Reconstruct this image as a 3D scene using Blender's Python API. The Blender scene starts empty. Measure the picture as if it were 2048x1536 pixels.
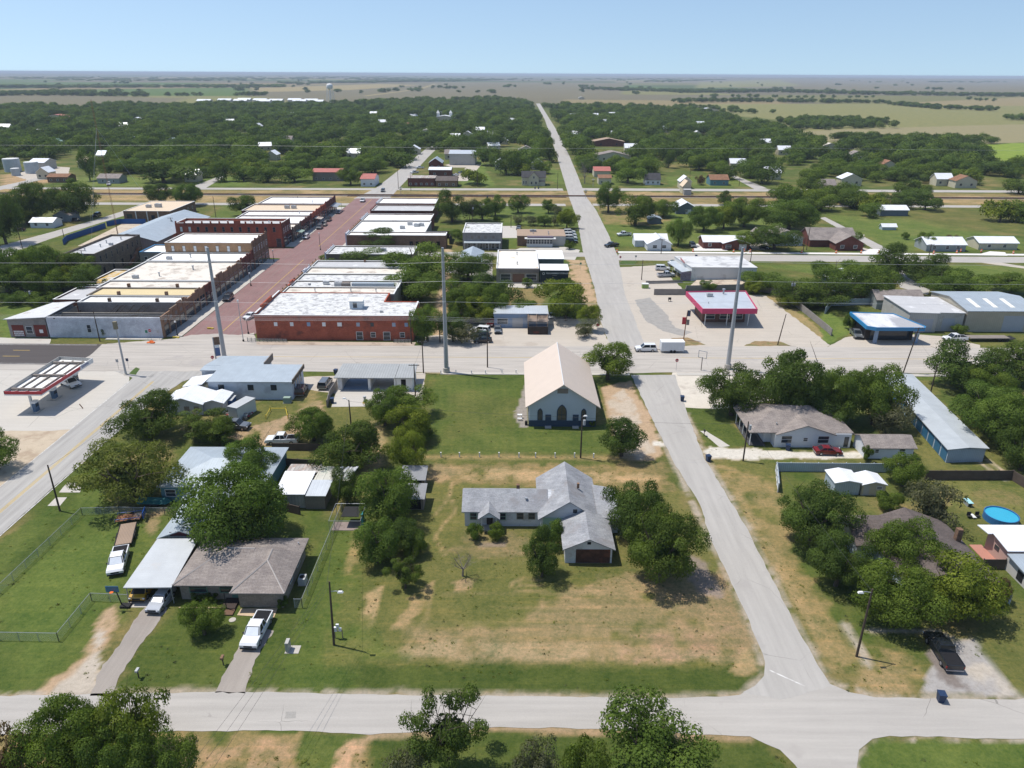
import bpy, math, random
import numpy as np
from mathutils import Vector, Matrix, geometry
random.seed(7)
SC = bpy.context.scene
COL = SC.collection
R_ = math.radians
F = 1480.0; H = 62.0; ROLL = R_(0.3); PT = math.atan2(621, F)
def ray(px, py):
 a = (px-1024)/F; b = -(py-768)/F
 c, s = math.cos(ROLL), math.sin(ROLL)
 a, b = a*c-b*s, a*s+b*c
 return (a, math.cos(PT)+b*math.sin(PT), -math.sin(PT)+b*math.cos(PT))
def G(px, py, z=0.0):
 d = ray(px, py); t = (z-H)/d[2]
 return (d[0]*t, d[1]*t)
def PX(x, y, z=0.0):
 z -= H
 cz = y*math.cos(PT)-z*math.sin(PT); b = (y*math.sin(PT)+z*math.cos(PT))/cz; a = x/cz
 c, s = math.cos(ROLL), math.sin(ROLL)
 a, b = a*c+b*s, -a*s+b*c
 return (1024+a*F, 768-b*F, cz)
def hgt(x, y, ty):
 lo, hi = 0.0, 61.0
 for i in range(40):
  m = (lo+hi)/2
  if PX(x, y, m)[1] > ty: lo = m
  else: hi = m
 return lo
def W(pts): return [G(*p) for p in pts]
cam = bpy.data.cameras.new("camera"); camo = bpy.data.objects.new("camera", cam); COL.objects.link(camo)
cam.sensor_width = 36; cam.sensor_fit = 'HORIZONTAL'; cam.lens = 36*F/2048; cam.clip_end = 200000; cam.clip_start = 0.5
camo.location = (0, 0, H)
camo.rotation_euler = (Matrix.Rotation(math.pi/2-PT, 4, 'X') @ Matrix.Rotation(ROLL, 4, 'Z')).to_euler()
SC.camera = camo
SUN_EL = R_(67); SUN_DIR = Vector((-0.95, 0.30, 0)).normalized()   # horizontal direction TO the sun
world = bpy.data.worlds.new("World"); SC.world = world; world.use_nodes = True
wn = world.node_tree; wn.nodes.clear()
sky = wn.nodes.new("ShaderNodeTexSky"); sky.sky_type = 'NISHITA'; sky.sun_disc = False
sky.sun_elevation = SUN_EL; sky.sun_rotation = math.atan2(SUN_DIR.x, SUN_DIR.y)
sky.air_density = 1.0; sky.dust_density = 0.7; sky.ozone_density = 2.0; sky.altitude = 150
bg = wn.nodes.new("ShaderNodeBackground"); bg.inputs[1].default_value = 0.15
wo = wn.nodes.new("ShaderNodeOutputWorld")
tcw = wn.nodes.new("ShaderNodeTexCoord"); mpw = wn.nodes.new("ShaderNodeMapping"); mpw.inputs["Scale"].default_value = (1, 1, .75); mpw.inputs["Location"].default_value = (0, 0, .11)
wn.links.new(tcw.outputs["Generated"], mpw.inputs[0]); nrm_ = wn.nodes.new("ShaderNodeVectorMath"); nrm_.operation = 'NORMALIZE'; wn.links.new(mpw.outputs[0], nrm_.inputs[0]); wn.links.new(nrm_.outputs[0], sky.inputs[0])
wn.links.new(sky.outputs[0], bg.inputs[0]); wn.links.new(bg.outputs[0], wo.inputs[0])
sl = bpy.data.lights.new("sun", 'SUN'); sl.energy = 4.7; sl.angle = R_(0.53); sl.color = (1, 0.95, 0.88)
so = bpy.data.objects.new("sun", sl); COL.objects.link(so)
v = Vector((SUN_DIR.x*math.cos(SUN_EL), SUN_DIR.y*math.cos(SUN_EL), math.sin(SUN_EL)))
so.rotation_euler = v.to_track_quat('Z', 'Y').to_euler(); so.location = (0, 0, 120)
SC.view_settings.view_transform = 'Standard'; SC.view_settings.look = 'None'; SC.view_settings.exposure = 0; SC.view_settings.gamma = 1
SC.cycles.max_bounces = 5; SC.cycles.diffuse_bounces = 2; SC.cycles.glossy_bounces = 2; SC.cycles.transmission_bounces = 3
SC.cycles.transparent_max_bounces = 6; SC.cycles.volume_bounces = 0
def _t(name):
 m = bpy.data.materials.new(name); m.use_nodes = True
 nt = m.node_tree; return m, nt, nt.nodes["Principled BSDF"]
def N(nt, ty, **k):
 n = nt.nodes.new(ty)
 for a, b in k.items():
  if a.startswith("i_"): n.inputs[a[2:].replace("_", " ")].default_value = b
  else: setattr(n, a, b)
 return n
def ocoord(nt, sc=(1, 1, 1)):
 tc = N(nt, "ShaderNodeTexCoord"); mp = N(nt, "ShaderNodeMapping"); mp.inputs["Scale"].default_value = sc
 nt.links.new(tc.outputs["Object"], mp.inputs[0]); return mp.outputs[0]
def noise(nt, vec, s, d=4, r=.55):
 n = N(nt, "ShaderNodeTexNoise"); n.inputs["Scale"].default_value = s; n.inputs["Detail"].default_value = d; n.inputs["Roughness"].default_value = r
 nt.links.new(vec, n.inputs["Vector"]); return n.outputs["Fac"]
def ramp(nt, fac, a, b, ca=(0, 0, 0, 1), cb=(1, 1, 1, 1)):
 r = N(nt, "ShaderNodeValToRGB"); r.color_ramp.elements[0].position = a; r.color_ramp.elements[1].position = b
 r.color_ramp.elements[0].color = ca; r.color_ramp.elements[1].color = cb
 nt.links.new(fac, r.inputs[0]); return r.outputs[0]
def mix(nt, fac, a, b, mode='MIX'):
 m = N(nt, "ShaderNodeMix"); m.data_type = 'RGBA'; m.blend_type = mode
 for k, s in ((0, fac), (6, a), (7, b)):
  if isinstance(s, (int, float)): m.inputs[k].default_value = s
  elif isinstance(s, tuple): m.inputs[k].default_value = (*s[:3], 1)
  else: nt.links.new(s, m.inputs[k])
 return m.outputs[2]
def math_(nt, op, a, b=None, c=None):
 m = N(nt, "ShaderNodeMath"); m.operation = op
 for i, s in enumerate((a, b, c)):
  if s is None: continue
  if isinstance(s, (int, float)): m.inputs[i].default_value = s
  else: nt.links.new(s, m.inputs[i])
 return m.outputs[0]
def bump(nt, bs, h, st, dist=.05):
 b = N(nt, "ShaderNodeBump"); b.inputs["Strength"].default_value = st; b.inputs["Distance"].default_value = dist
 nt.links.new(h, b.inputs["Height"]); nt.links.new(b.outputs[0], bs.inputs["Normal"])
def c4(c): return (c[0], c[1], c[2], 1)
def sc_(c, k): return tuple(min(.95, x*k) for x in c[:3])
_mats = {}
def mat(name, col, rough=.85, var=.18, scale=.6, stain=None, stain_amt=.0, stain_scale=.25, stretch=(1, 1, 1), metal=0.0, spec=.3, bmp=0.0, fine=12):
 """plain weathered surface"""
 if name in _mats: return _mats[name]
 m, nt, bs = _t(name)
 o = ocoord(nt, stretch)
 base = mix(nt, ramp(nt, noise(nt, o, scale, 5), .3, .7), sc_(col, 1-var), sc_(col, 1+var))
 base = mix(nt, .5, base, mix(nt, ramp(nt, noise(nt, o, fine, 3), .35, .65), sc_(col, 1-var), sc_(col, 1+var)))
 if stain: base = mix(nt, ramp(nt, noise(nt, o, stain_scale, 6, .65), .62-stain_amt*.3, .70-stain_amt*.2), base, stain)
 nt.links.new(base, bs.inputs["Base Color"])
 bs.inputs["Roughness"].default_value = rough; bs.inputs["Metallic"].default_value = metal; bs.inputs["Specular IOR Level"].default_value = spec
 if bmp: bump(nt, bs, noise(nt, o, fine, 3), bmp)
 _mats[name] = m; return m
def stripes(name, col, axis='x', pitch=.6, dark=.7, width=.12, rough=.5, metal=0.0, var=.08, stain=None, stain_amt=0, spec=.4, panel=0.0):
 """ribbed metal, lap siding, planks: lines along one axis"""
 if name in _mats: return _mats[name]
 m, nt, bs = _t(name)
 tc = N(nt, "ShaderNodeTexCoord"); sp = N(nt, "ShaderNodeSeparateXYZ"); nt.links.new(tc.outputs["Object"], sp.inputs[0])
 if axis == 'xy': s = math_(nt, 'ADD', sp.outputs[0], sp.outputs[1])
 else: s = sp.outputs["xyz".index(axis)]
 q = math_(nt, 'MULTIPLY', s, 1/pitch); fr = math_(nt, 'FRACT', q)
 line = math_(nt, 'LESS_THAN', fr, width)
 o = tc.outputs["Object"]
 base = mix(nt, ramp(nt, noise(nt, o, .5, 5), .3, .7), sc_(col, 1-var), sc_(col, 1+var))
 if panel:
  wn_ = N(nt, "ShaderNodeTexWhiteNoise"); wn_.noise_dimensions = '1D'; nt.links.new(math_(nt, 'FLOOR', q), wn_.inputs["W"])
  base = mix(nt, math_(nt, 'MULTIPLY', wn_.outputs[0], panel), base, sc_(col, .45))
 if stain: base = mix(nt, ramp(nt, noise(nt, o, .35, 6, .65), .62-stain_amt*.3, .72-stain_amt*.2), base, stain)
 base = mix(nt, line, base, sc_(col, dark))
 nt.links.new(base, bs.inputs["Base Color"])
 bs.inputs["Roughness"].default_value = rough; bs.inputs["Metallic"].default_value = metal; bs.inputs["Specular IOR Level"].default_value = spec
 bump(nt, bs, math_(nt, 'SINE', math_(nt, 'MULTIPLY', q, 6.2832)), .25, .03)
 _mats[name] = m; return m
def brick(name, c1, c2, mortar=(.35, .3, .25), w=.5, h=.16, roof=False, rough=.9, ms=.02, stain=None, stain_amt=.2):
 if name in _mats: return _mats[name]
 m, nt, bs = _t(name)
 tc = N(nt, "ShaderNodeTexCoord"); sp = N(nt, "ShaderNodeSeparateXYZ"); nt.links.new(tc.outputs["Object"], sp.inputs[0])
 cb = N(nt, "ShaderNodeCombineXYZ")
 if roof: nt.links.new(sp.outputs[0], cb.inputs[0]); nt.links.new(math_(nt, 'ADD', sp.outputs[1], sp.outputs[2]), cb.inputs[1])
 else: nt.links.new(math_(nt, 'ADD', sp.outputs[0], sp.outputs[1]), cb.inputs[0]); nt.links.new(sp.outputs[2], cb.inputs[1])
 b = N(nt, "ShaderNodeTexBrick"); nt.links.new(cb.outputs[0], b.inputs["Vector"])
 b.inputs["Scale"].default_value = 1; b.inputs["Brick Width"].default_value = w; b.inputs["Row Height"].default_value = h
 b.inputs["Mortar Size"].default_value = ms; b.inputs["Color1"].default_value = c4(c1); b.inputs["Color2"].default_value = c4(c2); b.inputs["Mortar"].default_value = c4(mortar)
 o = tc.outputs["Object"]
 base = mix(nt, ramp(nt, noise(nt, o, .45, 6, .65), .35, .65), b.outputs[0], mix(nt, 1.0, b.outputs[0], (.72, .72, .74), 'MULTIPLY'))
 base = mix(nt, ramp(nt, noise(nt, o, 5, 3), .35, .65), base, mix(nt, 1.0, base, (.8, .78, .76), 'MULTIPLY'))
 if stain: base = mix(nt, ramp(nt, noise(nt, o, .3, 6, .65), .62-stain_amt*.3, .72-stain_amt*.2), base, stain)
 nt.links.new(base, bs.inputs["Base Color"]); bs.inputs["Roughness"].default_value = rough; bs.inputs["Specular IOR Level"].default_value = .2
 _mats[name] = m; return m
def glossy(name, col, rough=.12, metal=0.0, spec=.5, coat=0.0):
 if name in _mats: return _mats[name]
 m, nt, bs = _t(name)
 o = ocoord(nt); base = mix(nt, noise(nt, o, 2.0, 2), sc_(col, .9), sc_(col, 1.1))
 nt.links.new(base, bs.inputs["Base Color"]); bs.inputs["Roughness"].default_value = rough; bs.inputs["Metallic"].default_value = metal
 bs.inputs["Specular IOR Level"].default_value = spec; bs.inputs["Coat Weight"].default_value = coat; bs.inputs["Coat Roughness"].default_value = .05
 _mats[name] = m; return m
class MB:
 def __init__(s): s.v = []; s.f = []; s.m = []
 def face(s, pts, m=0):
  n = len(s.v); s.v += [tuple(p) for p in pts]; s.f.append(tuple(range(n, n+len(pts)))); s.m.append(m); return s
 def solid(s, vs, fs, m=0):
  n = len(s.v); s.v += [tuple(p) for p in vs]
  for f in fs: s.f.append(tuple(n+i for i in f)); s.m.append(m)
  return s
 def box(s, x0, y0, z0, x1, y1, z1, m=0):
  if x0 > x1: x0, x1 = x1, x0
  if y0 > y1: y0, y1 = y1, y0
  vs = [(x0, y0, z0), (x1, y0, z0), (x1, y1, z0), (x0, y1, z0), (x0, y0, z1), (x1, y0, z1), (x1, y1, z1), (x0, y1, z1)]
  return s.solid(vs, [(3, 2, 1, 0), (4, 5, 6, 7), (0, 1, 5, 4), (1, 2, 6, 5), (2, 3, 7, 6), (3, 0, 4, 7)], m)
 def prism(s, pts, z0, z1, m=0):
  a = sum(pts[i][0]*pts[(i+1) % len(pts)][1]-pts[(i+1) % len(pts)][0]*pts[i][1] for i in range(len(pts)))
  if a < 0: pts = pts[::-1]
  n = len(pts); zz = z1 if isinstance(z1, (list, tuple)) else [z1]*n
  if a < 0 and isinstance(z1, (list, tuple)): zz = zz[::-1]
  vs = [(p[0], p[1], z0) for p in pts]+[(p[0], p[1], zz[i]) for i, p in enumerate(pts)]
  fs = [tuple(range(n-1, -1, -1)), tuple(range(n, 2*n))]+[(i, (i+1) % n, n+(i+1) % n, n+i) for i in range(n)]
  return s.solid(vs, fs, m)
 def slab(s, quad, t, m=0):
  n = len(quad); vs = [tuple(q) for q in quad]+[(q[0], q[1], q[2]-t) for q in quad]
  fs = [tuple(range(n)), tuple(range(2*n-1, n-1, -1))]+[(i, n+i, n+(i+1) % n, (i+1) % n) for i in range(n)]
  return s.solid(vs, fs, m)
 def tube(s, pts, rs, n=8, m=0, cap=True):
  if not isinstance(rs, (list, tuple)): rs = [rs]*len(pts)
  pts = [Vector(p) for p in pts]; base = len(s.v)
  for i, p in enumerate(pts):
   d = (pts[min(i+1, len(pts)-1)]-pts[max(i-1, 0)]).normalized()
   u = d.cross(Vector((0, 0, 1)) if abs(d.z) < .9 else Vector((1, 0, 0))).normalized(); w = d.cross(u)
   for k in range(n):
    a = 2*math.pi*k/n; q = p+(u*math.cos(a)+w*math.sin(a))*rs[i]; s.v.append(tuple(q))
  for i in range(len(pts)-1):
   for k in range(n):
    a = base+i*n+k; b = base+i*n+(k+1) % n; s.f.append((a, b, b+n, a+n)); s.m.append(m)
  if cap:
   s.f.append(tuple(base+k for k in range(n))[::-1]); s.m.append(m)
   e = base+(len(pts)-1)*n; s.f.append(tuple(e+k for k in range(n))); s.m.append(m)
  return s
 def disc(s, c, r, z0, z1, n=20, m=0): return s.prism([(c[0]+r*math.cos(2*math.pi*k/n), c[1]+r*math.sin(2*math.pi*k/n)) for k in range(n)], z0, z1, m)
 def build(s, name, mats, parent=None, off=None, smooth=False):
  me = bpy.data.meshes.new(name)
  o_ = off if off is not None else ((parent.matrix_world_loc if hasattr(parent, 'matrix_world_loc') else (0, 0, 0)))
  vs = [(p[0]-o_[0], p[1]-o_[1], p[2]-o_[2]) for p in s.v] if any(o_) else s.v
  me.from_pydata(vs, [], s.f)
  if not isinstance(mats, (list, tuple)): mats = [mats]
  for m in mats: me.materials.append(m)
  if len(mats) > 1: me.polygons.foreach_set("material_index", s.m)
  if smooth: me.polygons.foreach_set("use_smooth", [True]*len(me.polygons))
  me.update()
  o = bpy.data.objects.new(name, me); COL.objects.link(o)
  if parent: o.parent = parent
  return o
OFF = {}
def thing(name, label, cat, loc=(0, 0, 0), rz=0, group=None):
 o = bpy.data.objects.new(name, None); COL.objects.link(o); o.empty_display_size = .5
 o.location = loc if len(loc) == 3 else (*loc, 0); o.rotation_euler = (0, 0, rz)
 o["label"] = label; o["category"] = cat
 if group: o["group"] = group
 return o
def part(mb, name, mats, root, smooth=False):
 """mesh authored in world coordinates, parented to an unrotated thing (or to its part)"""
 r = root;
 while r.parent: r = r.parent
 return mb.build(name, mats, root, off=tuple(r.location), smooth=smooth)
def tag(o, label, cat, group=None, kind=None):
 if label: o["label"] = label
 if cat: o["category"] = cat
 if group: o["group"] = group
 if kind: o["kind"] = kind
 return o
def struct(mb, name, mats, smooth=False):
 o = mb.build(name, mats, smooth=smooth); o["kind"] = "structure"; return o
def copy_thing(root, loc, rz=0, scale=None, label=None, group=None, matmap=None):
 r = root.copy(); COL.objects.link(r); r.location = loc if len(loc) == 3 else (*loc, 0); r.rotation_euler = (0, 0, rz)
 if scale: r.scale = scale
 if label: r["label"] = label
 if group: r["group"] = group
 def rec(a, b):
  for ch in list(a.children):
   c = ch.copy(); COL.objects.link(c); c.parent = b
   rec(ch, c)
 rec(root, r)
 return r
M = dict(
 glass=glossy("window_glass", (.03, .04, .05), .08), dark=mat("dark_opening", (.012, .012, .014), .9, .2),
 white=mat("white_paint", (.72, .72, .70), .6, .06), trim=mat("white_trim", (.66, .66, .64), .6, .06),
 black=mat("black_rubber", (.02, .02, .02), .8, .2), steel=mat("galvanised_steel", (.36, .38, .40), .45, .08, metal=.35, spec=.5),
 wood_pole=mat("creosote_wood", (.075, .055, .042), .9, .25, stretch=(6, 6, .6)), concrete=mat("pale_concrete", (.44, .41, .36), .9, .1, stain=(.3, .28, .25), stain_amt=.2),
 ac=mat("grey_metal_unit", (.42, .43, .43), .6, .1), wire=mat("aluminium_cable", (.55, .56, .57), .5, .05, metal=.3), darkwire=mat("dark_cable", (.05, .05, .05), .6, .1),
 rust=mat("rusty_metal", (.22, .10, .05), .85, .3, stain=(.35, .3, .26), stain_amt=.3),
)
def _hash(i, j, seed):
 n = (i.astype(np.int64)*374761393+j.astype(np.int64)*668265263+seed*2147483647) & 0xffffffff
 n = ((n ^ (n >> 13))*1274126177) & 0xffffffff
 return ((n ^ (n >> 16)) & 0xffff)/65535.0
def vnoise(x, y, s, seed=1, octv=3):
 t = np.zeros_like(x); a = 1.0; tot = 0
 for o in range(octv):
  X = x*s*(2**o); Y = y*s*(2**o); i = np.floor(X); j = np.floor(Y); u = X-i; v_ = Y-j
  u = u*u*(3-2*u); v_ = v_*v_*(3-2*v_)
  i = i.astype(np.int64); j = j.astype(np.int64)
  n = (_hash(i, j, seed+o)*(1-u)+_hash(i+1, j, seed+o)*u)*(1-v_)+(_hash(i, j+1, seed+o)*(1-u)+_hash(i+1, j+1, seed+o)*u)*v_
  t += n*a; tot += a; a *= .5
 return t/tot
def axis_steps(lo, hi, dense_lo, dense_hi, d, g):
 a = list(np.arange(dense_lo, dense_hi+d, d)); s = d
 while a[-1] < hi: s *= g; a.append(a[-1]+s)
 b = []; x = dense_lo; s = d
 while x > lo: s *= g; x -= s; b.append(x)
 return np.array(b[::-1]+a)
xs = axis_steps(-60000, 60000, -100, 100, .55, 1.028)
ys = axis_steps(-3000, 90000, 42, 190, .55, 1.012)
GX, GY = np.meshgrid(xs, ys); gx = GX.ravel(); gy = GY.ravel()
def pdist(poly):
 """signed distance (neg inside) to world polygon, for a subset of ground vertices"""
 P = np.array(poly); mn = P.min(0); mx = P.max(0); m = max(mx-mn)*.15+12
 idx = np.nonzero((gx > mn[0]-m) & (gx < mx[0]+m) & (gy > mn[1]-m) & (gy < mx[1]+m))[0]
 x = gx[idx]; y = gy[idx]; d = np.full(len(idx), 1e9); ins = np.zeros(len(idx), bool)
 n = len(P)
 for i in range(n):
  ax, ay = P[i]; bx, by = P[(i+1) % n]; dx, dy = bx-ax, by-ay; L = dx*dx+dy*dy+1e-9
  t = np.clip(((x-ax)*dx+(y-ay)*dy)/L, 0, 1); d = np.minimum(d, np.hypot(x-ax-t*dx, y-ay-t*dy))
  c = ((ay > y) != (by > y)) & (x < (bx-ax)*(y-ay)/(by-ay+1e-12)+ax); ins ^= c
 return idx, np.where(ins, -d, d)
def ldist(pts):
 P = np.array(pts); mn = P.min(0); mx = P.max(0); m = 14
 idx = np.nonzero((gx > mn[0]-m) & (gx < mx[0]+m) & (gy > mn[1]-m) & (gy < mx[1]+m))[0]
 x = gx[idx]; y = gy[idx]; d = np.full(len(idx), 1e9)
 for i in range(len(P)-1):
  ax, ay = P[i]; bx, by = P[i+1]; dx, dy = bx-ax, by-ay; L = dx*dx+dy*dy+1e-9
  t = np.clip(((x-ax)*dx+(y-ay)*dy)/L, 0, 1); d = np.minimum(d, np.hypot(x-ax-t*dx, y-ay-t*dy))
 return idx, d
LUSH = np.array((.066, .102, .024)); MID = np.array((.105, .118, .038)); DRY = np.array((.205, .172, .082)); STRAW = np.array((.33, .262, .145))
BROWN = np.array((.228, .188, .106)); DIRT = np.array((.40, .29, .185)); CALI = np.array((.50, .44, .36)); WHITE_G = np.array((.62, .58, .50))
DARKG = np.array((.035, .055, .016)); FTAN = np.array((.24, .22, .12)); FMAUVE = np.array((.138, .138, .092)); FGREEN = np.array((.075, .13, .035)); FPALE = np.array((.17, .185, .08)); FBR = np.array((.16, .24, .04))
n1 = vnoise(gx, gy, 1/25., 3, 4); n2 = vnoise(gx, gy, 1/3.2, 11, 3); n3 = vnoise(gx, gy, 1/900., 5, 3)
col = np.empty((len(gx), 3)); gr = np.ones(len(gx))
k = np.clip((n1*.6+n2*.4-.40)*3.2, 0, 1)[:, None]
col[:] = LUSH*(1-k)+MID*k
k2 = np.clip((vnoise(gx, gy, 1/9., 21, 4)-.56)*5, 0, 1)[:, None]*.6
col = col*(1-k2)+DRY*k2
far = np.clip((np.hypot(gx*.8, gy)-1400)/500, 0, 1)
cellx = np.floor((gx+vnoise(gx, gy, 1/4000., 9, 2)*900)/1300); celly = np.floor((gy+vnoise(gx, gy, 1/4000., 19, 2)*900)/1100)
hv = _hash(cellx.astype(np.int64), celly.astype(np.int64), 77)
pal = np.array([FMAUVE, FTAN*.8, FMAUVE*1.1, FGREEN, FPALE, FMAUVE, DARKG*1.8, FPALE*.8, FMAUVE*.9])
fc = .95*pal[np.clip((hv*len(pal)).astype(int), 0, len(pal)-1)]
col = col*(1-far[:, None])+fc*far[:, None]
def paint(poly, c, soft=1.0, wob=1.5, amt=1.0, grass=None, ws=1/4., px=True, mottle=0.0, ms=1/2.5):
 pts = W(poly) if px else poly
 idx, d = pdist(pts)
 if len(idx) == 0: return
 hf = (vnoise(gx[idx], gy[idx], 1/1.3, 71, 2)-.5)*min(soft*2.4, 2.4) if d.min() < 60 else 0
 d = d+(vnoise(gx[idx], gy[idx], ws, 31, 3)-.5)*2*wob+hf
 a = np.clip(.5-d/(2*soft*.42), 0, 1)*amt
 if mottle:
  mm = np.clip((vnoise(gx[idx], gy[idx], ms, 57, 4)-.5+(.5-mottle)*.9)*5+.5, 0, 1); a = a*mm
 col[idx] = col[idx]*(1-a[:, None])+np.array(c)*a[:, None]
 if grass is not None: gr[idx] = gr[idx]*(1-a)+grass*a
def line(pts, w, c, soft=.5, wob=.4, amt=1.0, grass=None, px=True, mottle=0.0, ms=1/1.5):
 p = W(pts) if px else pts
 idx, d = ldist(p)
 if len(idx) == 0: return
 d = d-w/2+(vnoise(gx[idx], gy[idx], 1/2., 41, 3)-.5)*2*wob
 a = np.clip(.5-d/(2*soft), 0, 1)*amt
 if mottle: a = a*np.clip((vnoise(gx[idx], gy[idx], ms, 57, 4)-.5+(.5-mottle)*.9)*5+.5, 0, 1)
 col[idx] = col[idx]*(1-a[:, None])+np.array(c)*a[:, None]
 if grass is not None: gr[idx] = gr[idx]*(1-a)+grass*a
paint([(-900, 222), (-900, 192), (140, 190), (330, 196), (700, 194), (660, 207), (300, 212), (0, 216)], FMAUVE*1.0, 20, 10)
paint([(200, 191), (180, 179), (480, 175), (560, 183), (480, 192)], FGREEN, 15, 8)
paint([(490, 192), (500, 174), (750, 166), (1250, 170), (1240, 195), (640, 198)], FMAUVE, 20, 10)
paint([(500, 176), (760, 168), (840, 170), (700, 180), (520, 184)], FTAN, 20, 10)
paint([(330, 211), (370, 197), (500, 193), (600, 205), (520, 212)], FPALE, 20, 10)
paint([(1120, 205), (1130, 199), (1350, 201), (1560, 203), (1600, 212), (1300, 214)], FTAN*.8, 15, 8)
paint([(1350, 158), (2600, 160), (2600, 188), (1700, 185), (1400, 172)], FMAUVE, 40, 20)
paint([(1390, 176), (1400, 164), (1560, 160), (1600, 172)], FPALE, 20, 10)
paint([(1360, 222), (1370, 209), (1780, 207), (2700, 190), (2700, 262), (2048, 256), (1580, 262), (1560, 240)], FPALE, 12, 8)
paint([(1780, 207), (2100, 192), (2600, 196), (2600, 210), (1950, 212)], FTAN*.85, 12, 8)
paint([(1560, 264), (1760, 256), (2060, 248), (2500, 240), (2500, 296), (2048, 286), (1960, 288), (1860, 292), (1700, 288), (1590, 275)], FTAN, 6, 4, grass=.3)
paint([(1930, 291), (2048, 285), (2400, 290), (2400, 360), (2060, 332), (1990, 318), (1945, 300)], FBR, 5, 3)
line([(1950, 289), (2048, 285), (2400, 282)], 3, DARKG, 1.5)
line([(730, 192), (840, 178), (870, 168)], 12, FTAN*1.3, 4)
paint([(-1200, 428), (-210, 428), (300, 384), (1500, 384)], DRY, .1, .1, 0)
paint([(-400, 384), (500, 384), (500, 433), (-400, 431)], DRY*1.05, 5, 2.5, .8, px=False, mottle=.15, ms=1/9.)
paint([(-400, 384), (500, 384), (500, 433), (-400, 431)], STRAW, 3, 2.5, .7, px=False, mottle=.55, ms=1/14.)
line([(-400, 414), (400, 415.5)], 7, (.24, .20, .17), 1.0, .6, grass=0, px=False)
paint([(700, 1395), (840, 925), (1330, 915), (1420, 1100), (1545, 1345), (1490, 1390)], MID*1.05, 2, 2, .85)
paint([(845, 965), (850, 930), (1330, 925), (1350, 985)], DRY, 1.0, 1.2, .9, mottle=.25)
paint([(850, 958), (900, 935), (1200, 942), (1320, 950), (1330, 968), (1100, 962)], STRAW, .6, .7, .85, mottle=.35)
paint([(835, 945), (880, 930), (915, 940), (905, 962), (850, 960)], BROWN*1.1, .8, .6, .8)
paint([(820, 1325), (820, 1265), (1010, 1250), (1210, 1150), (1390, 1150), (1440, 1160), (1510, 1310), (1490, 1330)], BROWN*1.1, 1.5, 1.5, .8, mottle=.25)
paint([(1330, 1250), (1350, 1185), (1440, 1140), (1500, 1290), (1400, 1300)], BROWN*1.0, 1.5, 1.5, .8, mottle=.2)
paint([(800, 1300), (860, 1282), (1180, 1285), (1440, 1300), (1440, 1320), (810, 1318)], (.31, .258, .155), .6, .7, .7, mottle=.45)
paint([(1230, 1330), (1250, 1270), (1460, 1265), (1480, 1310)], (.28, .20, .135), .8, .7, .6, mottle=.4)
paint([(700, 1290), (725, 1160), (770, 1140), (800, 1200), (790, 1290)], MID*1.1, 1.5, 1.2, .6)
paint([(715, 1250), (735, 1185), (765, 1172), (760, 1210), (735, 1255)], STRAW, .5, .5, .9, mottle=.2)
paint([(790, 1255), (830, 1180), (865, 1165), (850, 1210), (820, 1245)], STRAW*.9, .5, .5, .7, mottle=.35)
paint([(640, 1250), (690, 1180), (760, 1300), (900, 1320), (700, 1320)], LUSH*1.25, 2, 2, .6)
paint([(700, 1394), (500, 1392), (560, 1330), (830, 1328), (1535, 1335), (1535, 1394)], LUSH*.85, 1.0, .8, .95)
paint([(500, 1395), (500, 1386), (1500, 1388), (1500, 1397)], DRY*1.1, .3, .4, .7, mottle=.4)
paint([(1460, 1345), (1490, 1300), (1515, 1330), (1500, 1350)], STRAW, .4, .4, .8, mottle=.3)
for tr in ([(890, 1110), (870, 1075), (890, 1045), (910, 1025), (905, 1000)], [(1200, 1185), (1100, 1185), (1030, 1180), (1022, 1165), (1045, 1157), (1080, 1160)], [(1080, 1172), (1040, 1172), (1035, 1165)],
     [(870, 1030), (895, 1000), (905, 965)], [(860, 1180), (850, 1240), (810, 1300)], [(1400, 1190), (1420, 1270)], [(1230, 1180), (1330, 1160)]):
 line(tr, .3, STRAW*.95, .25, .15, .8)
line([(960, 1095), (1000, 1100), (1060, 1108)], .35, DIRT, .3, .2, .6)
paint([(960, 1095), (962, 1083), (1010, 1084), (1015, 1094)], (.30, .22, .19), .2, .2, .9, grass=0)
paint([(905, 1100), (940, 1060), (1060, 1070), (1070, 1110), (960, 1120)], BROWN, .8, .8, .55, mottle=.4)
paint([(905, 1165), (925, 1155), (950, 1160), (945, 1180), (915, 1180)], DIRT, .5, .4, .6, mottle=.3)
paint([(1370, 1140), (1380, 1115), (1410, 1125), (1440, 1190), (1400, 1190)], (.27, .22, .19), .6, .6, .8, grass=0)
for i in range(9): line([(860+i*9, 1000+i*14), (1150+i*20, 1010+i*16), (1400, 1040+i*24)], .5, DRY, .4, .3, .3)
rm_ = random.Random(8)
for i in range(13): x_ = rm_.randint(0, 330); y_ = 1190+i*9+rm_.uniform(-5, 5); line([(770+x_, y_), (1130, y_-rm_.uniform(0, 9)), (1490-rm_.randint(0, 260), y_+rm_.uniform(-4, 8))], rm_.uniform(.25, .7), (STRAW, LUSH, MID)[i % 3], .3, .45, rm_.uniform(.2, .5), mottle=.25)
paint([(855, 908), (850, 750), (1050, 748), (1052, 850), (1205, 850), (1195, 770), (1215, 850), (1228, 905)], LUSH*1.05, .6, .5, .95)
paint([(900, 870), (900, 780), (1040, 800), (1040, 850)], MID, 3, 3, .5)
for i in range(10): line([(868+i*18, 905), (866+i*18*.85, 752)], .5, MID*1.3, .5, .2, .28)
for i in range(7): line([(855, 862+i*7), (1215, 862+i*7)], .5, MID*1.25, .5, .2, .25)
line([(835, 915), (1000, 914), (1300, 917)], 1.4, DRY*1.15, .6, .5, .9, mottle=.2)
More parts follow.
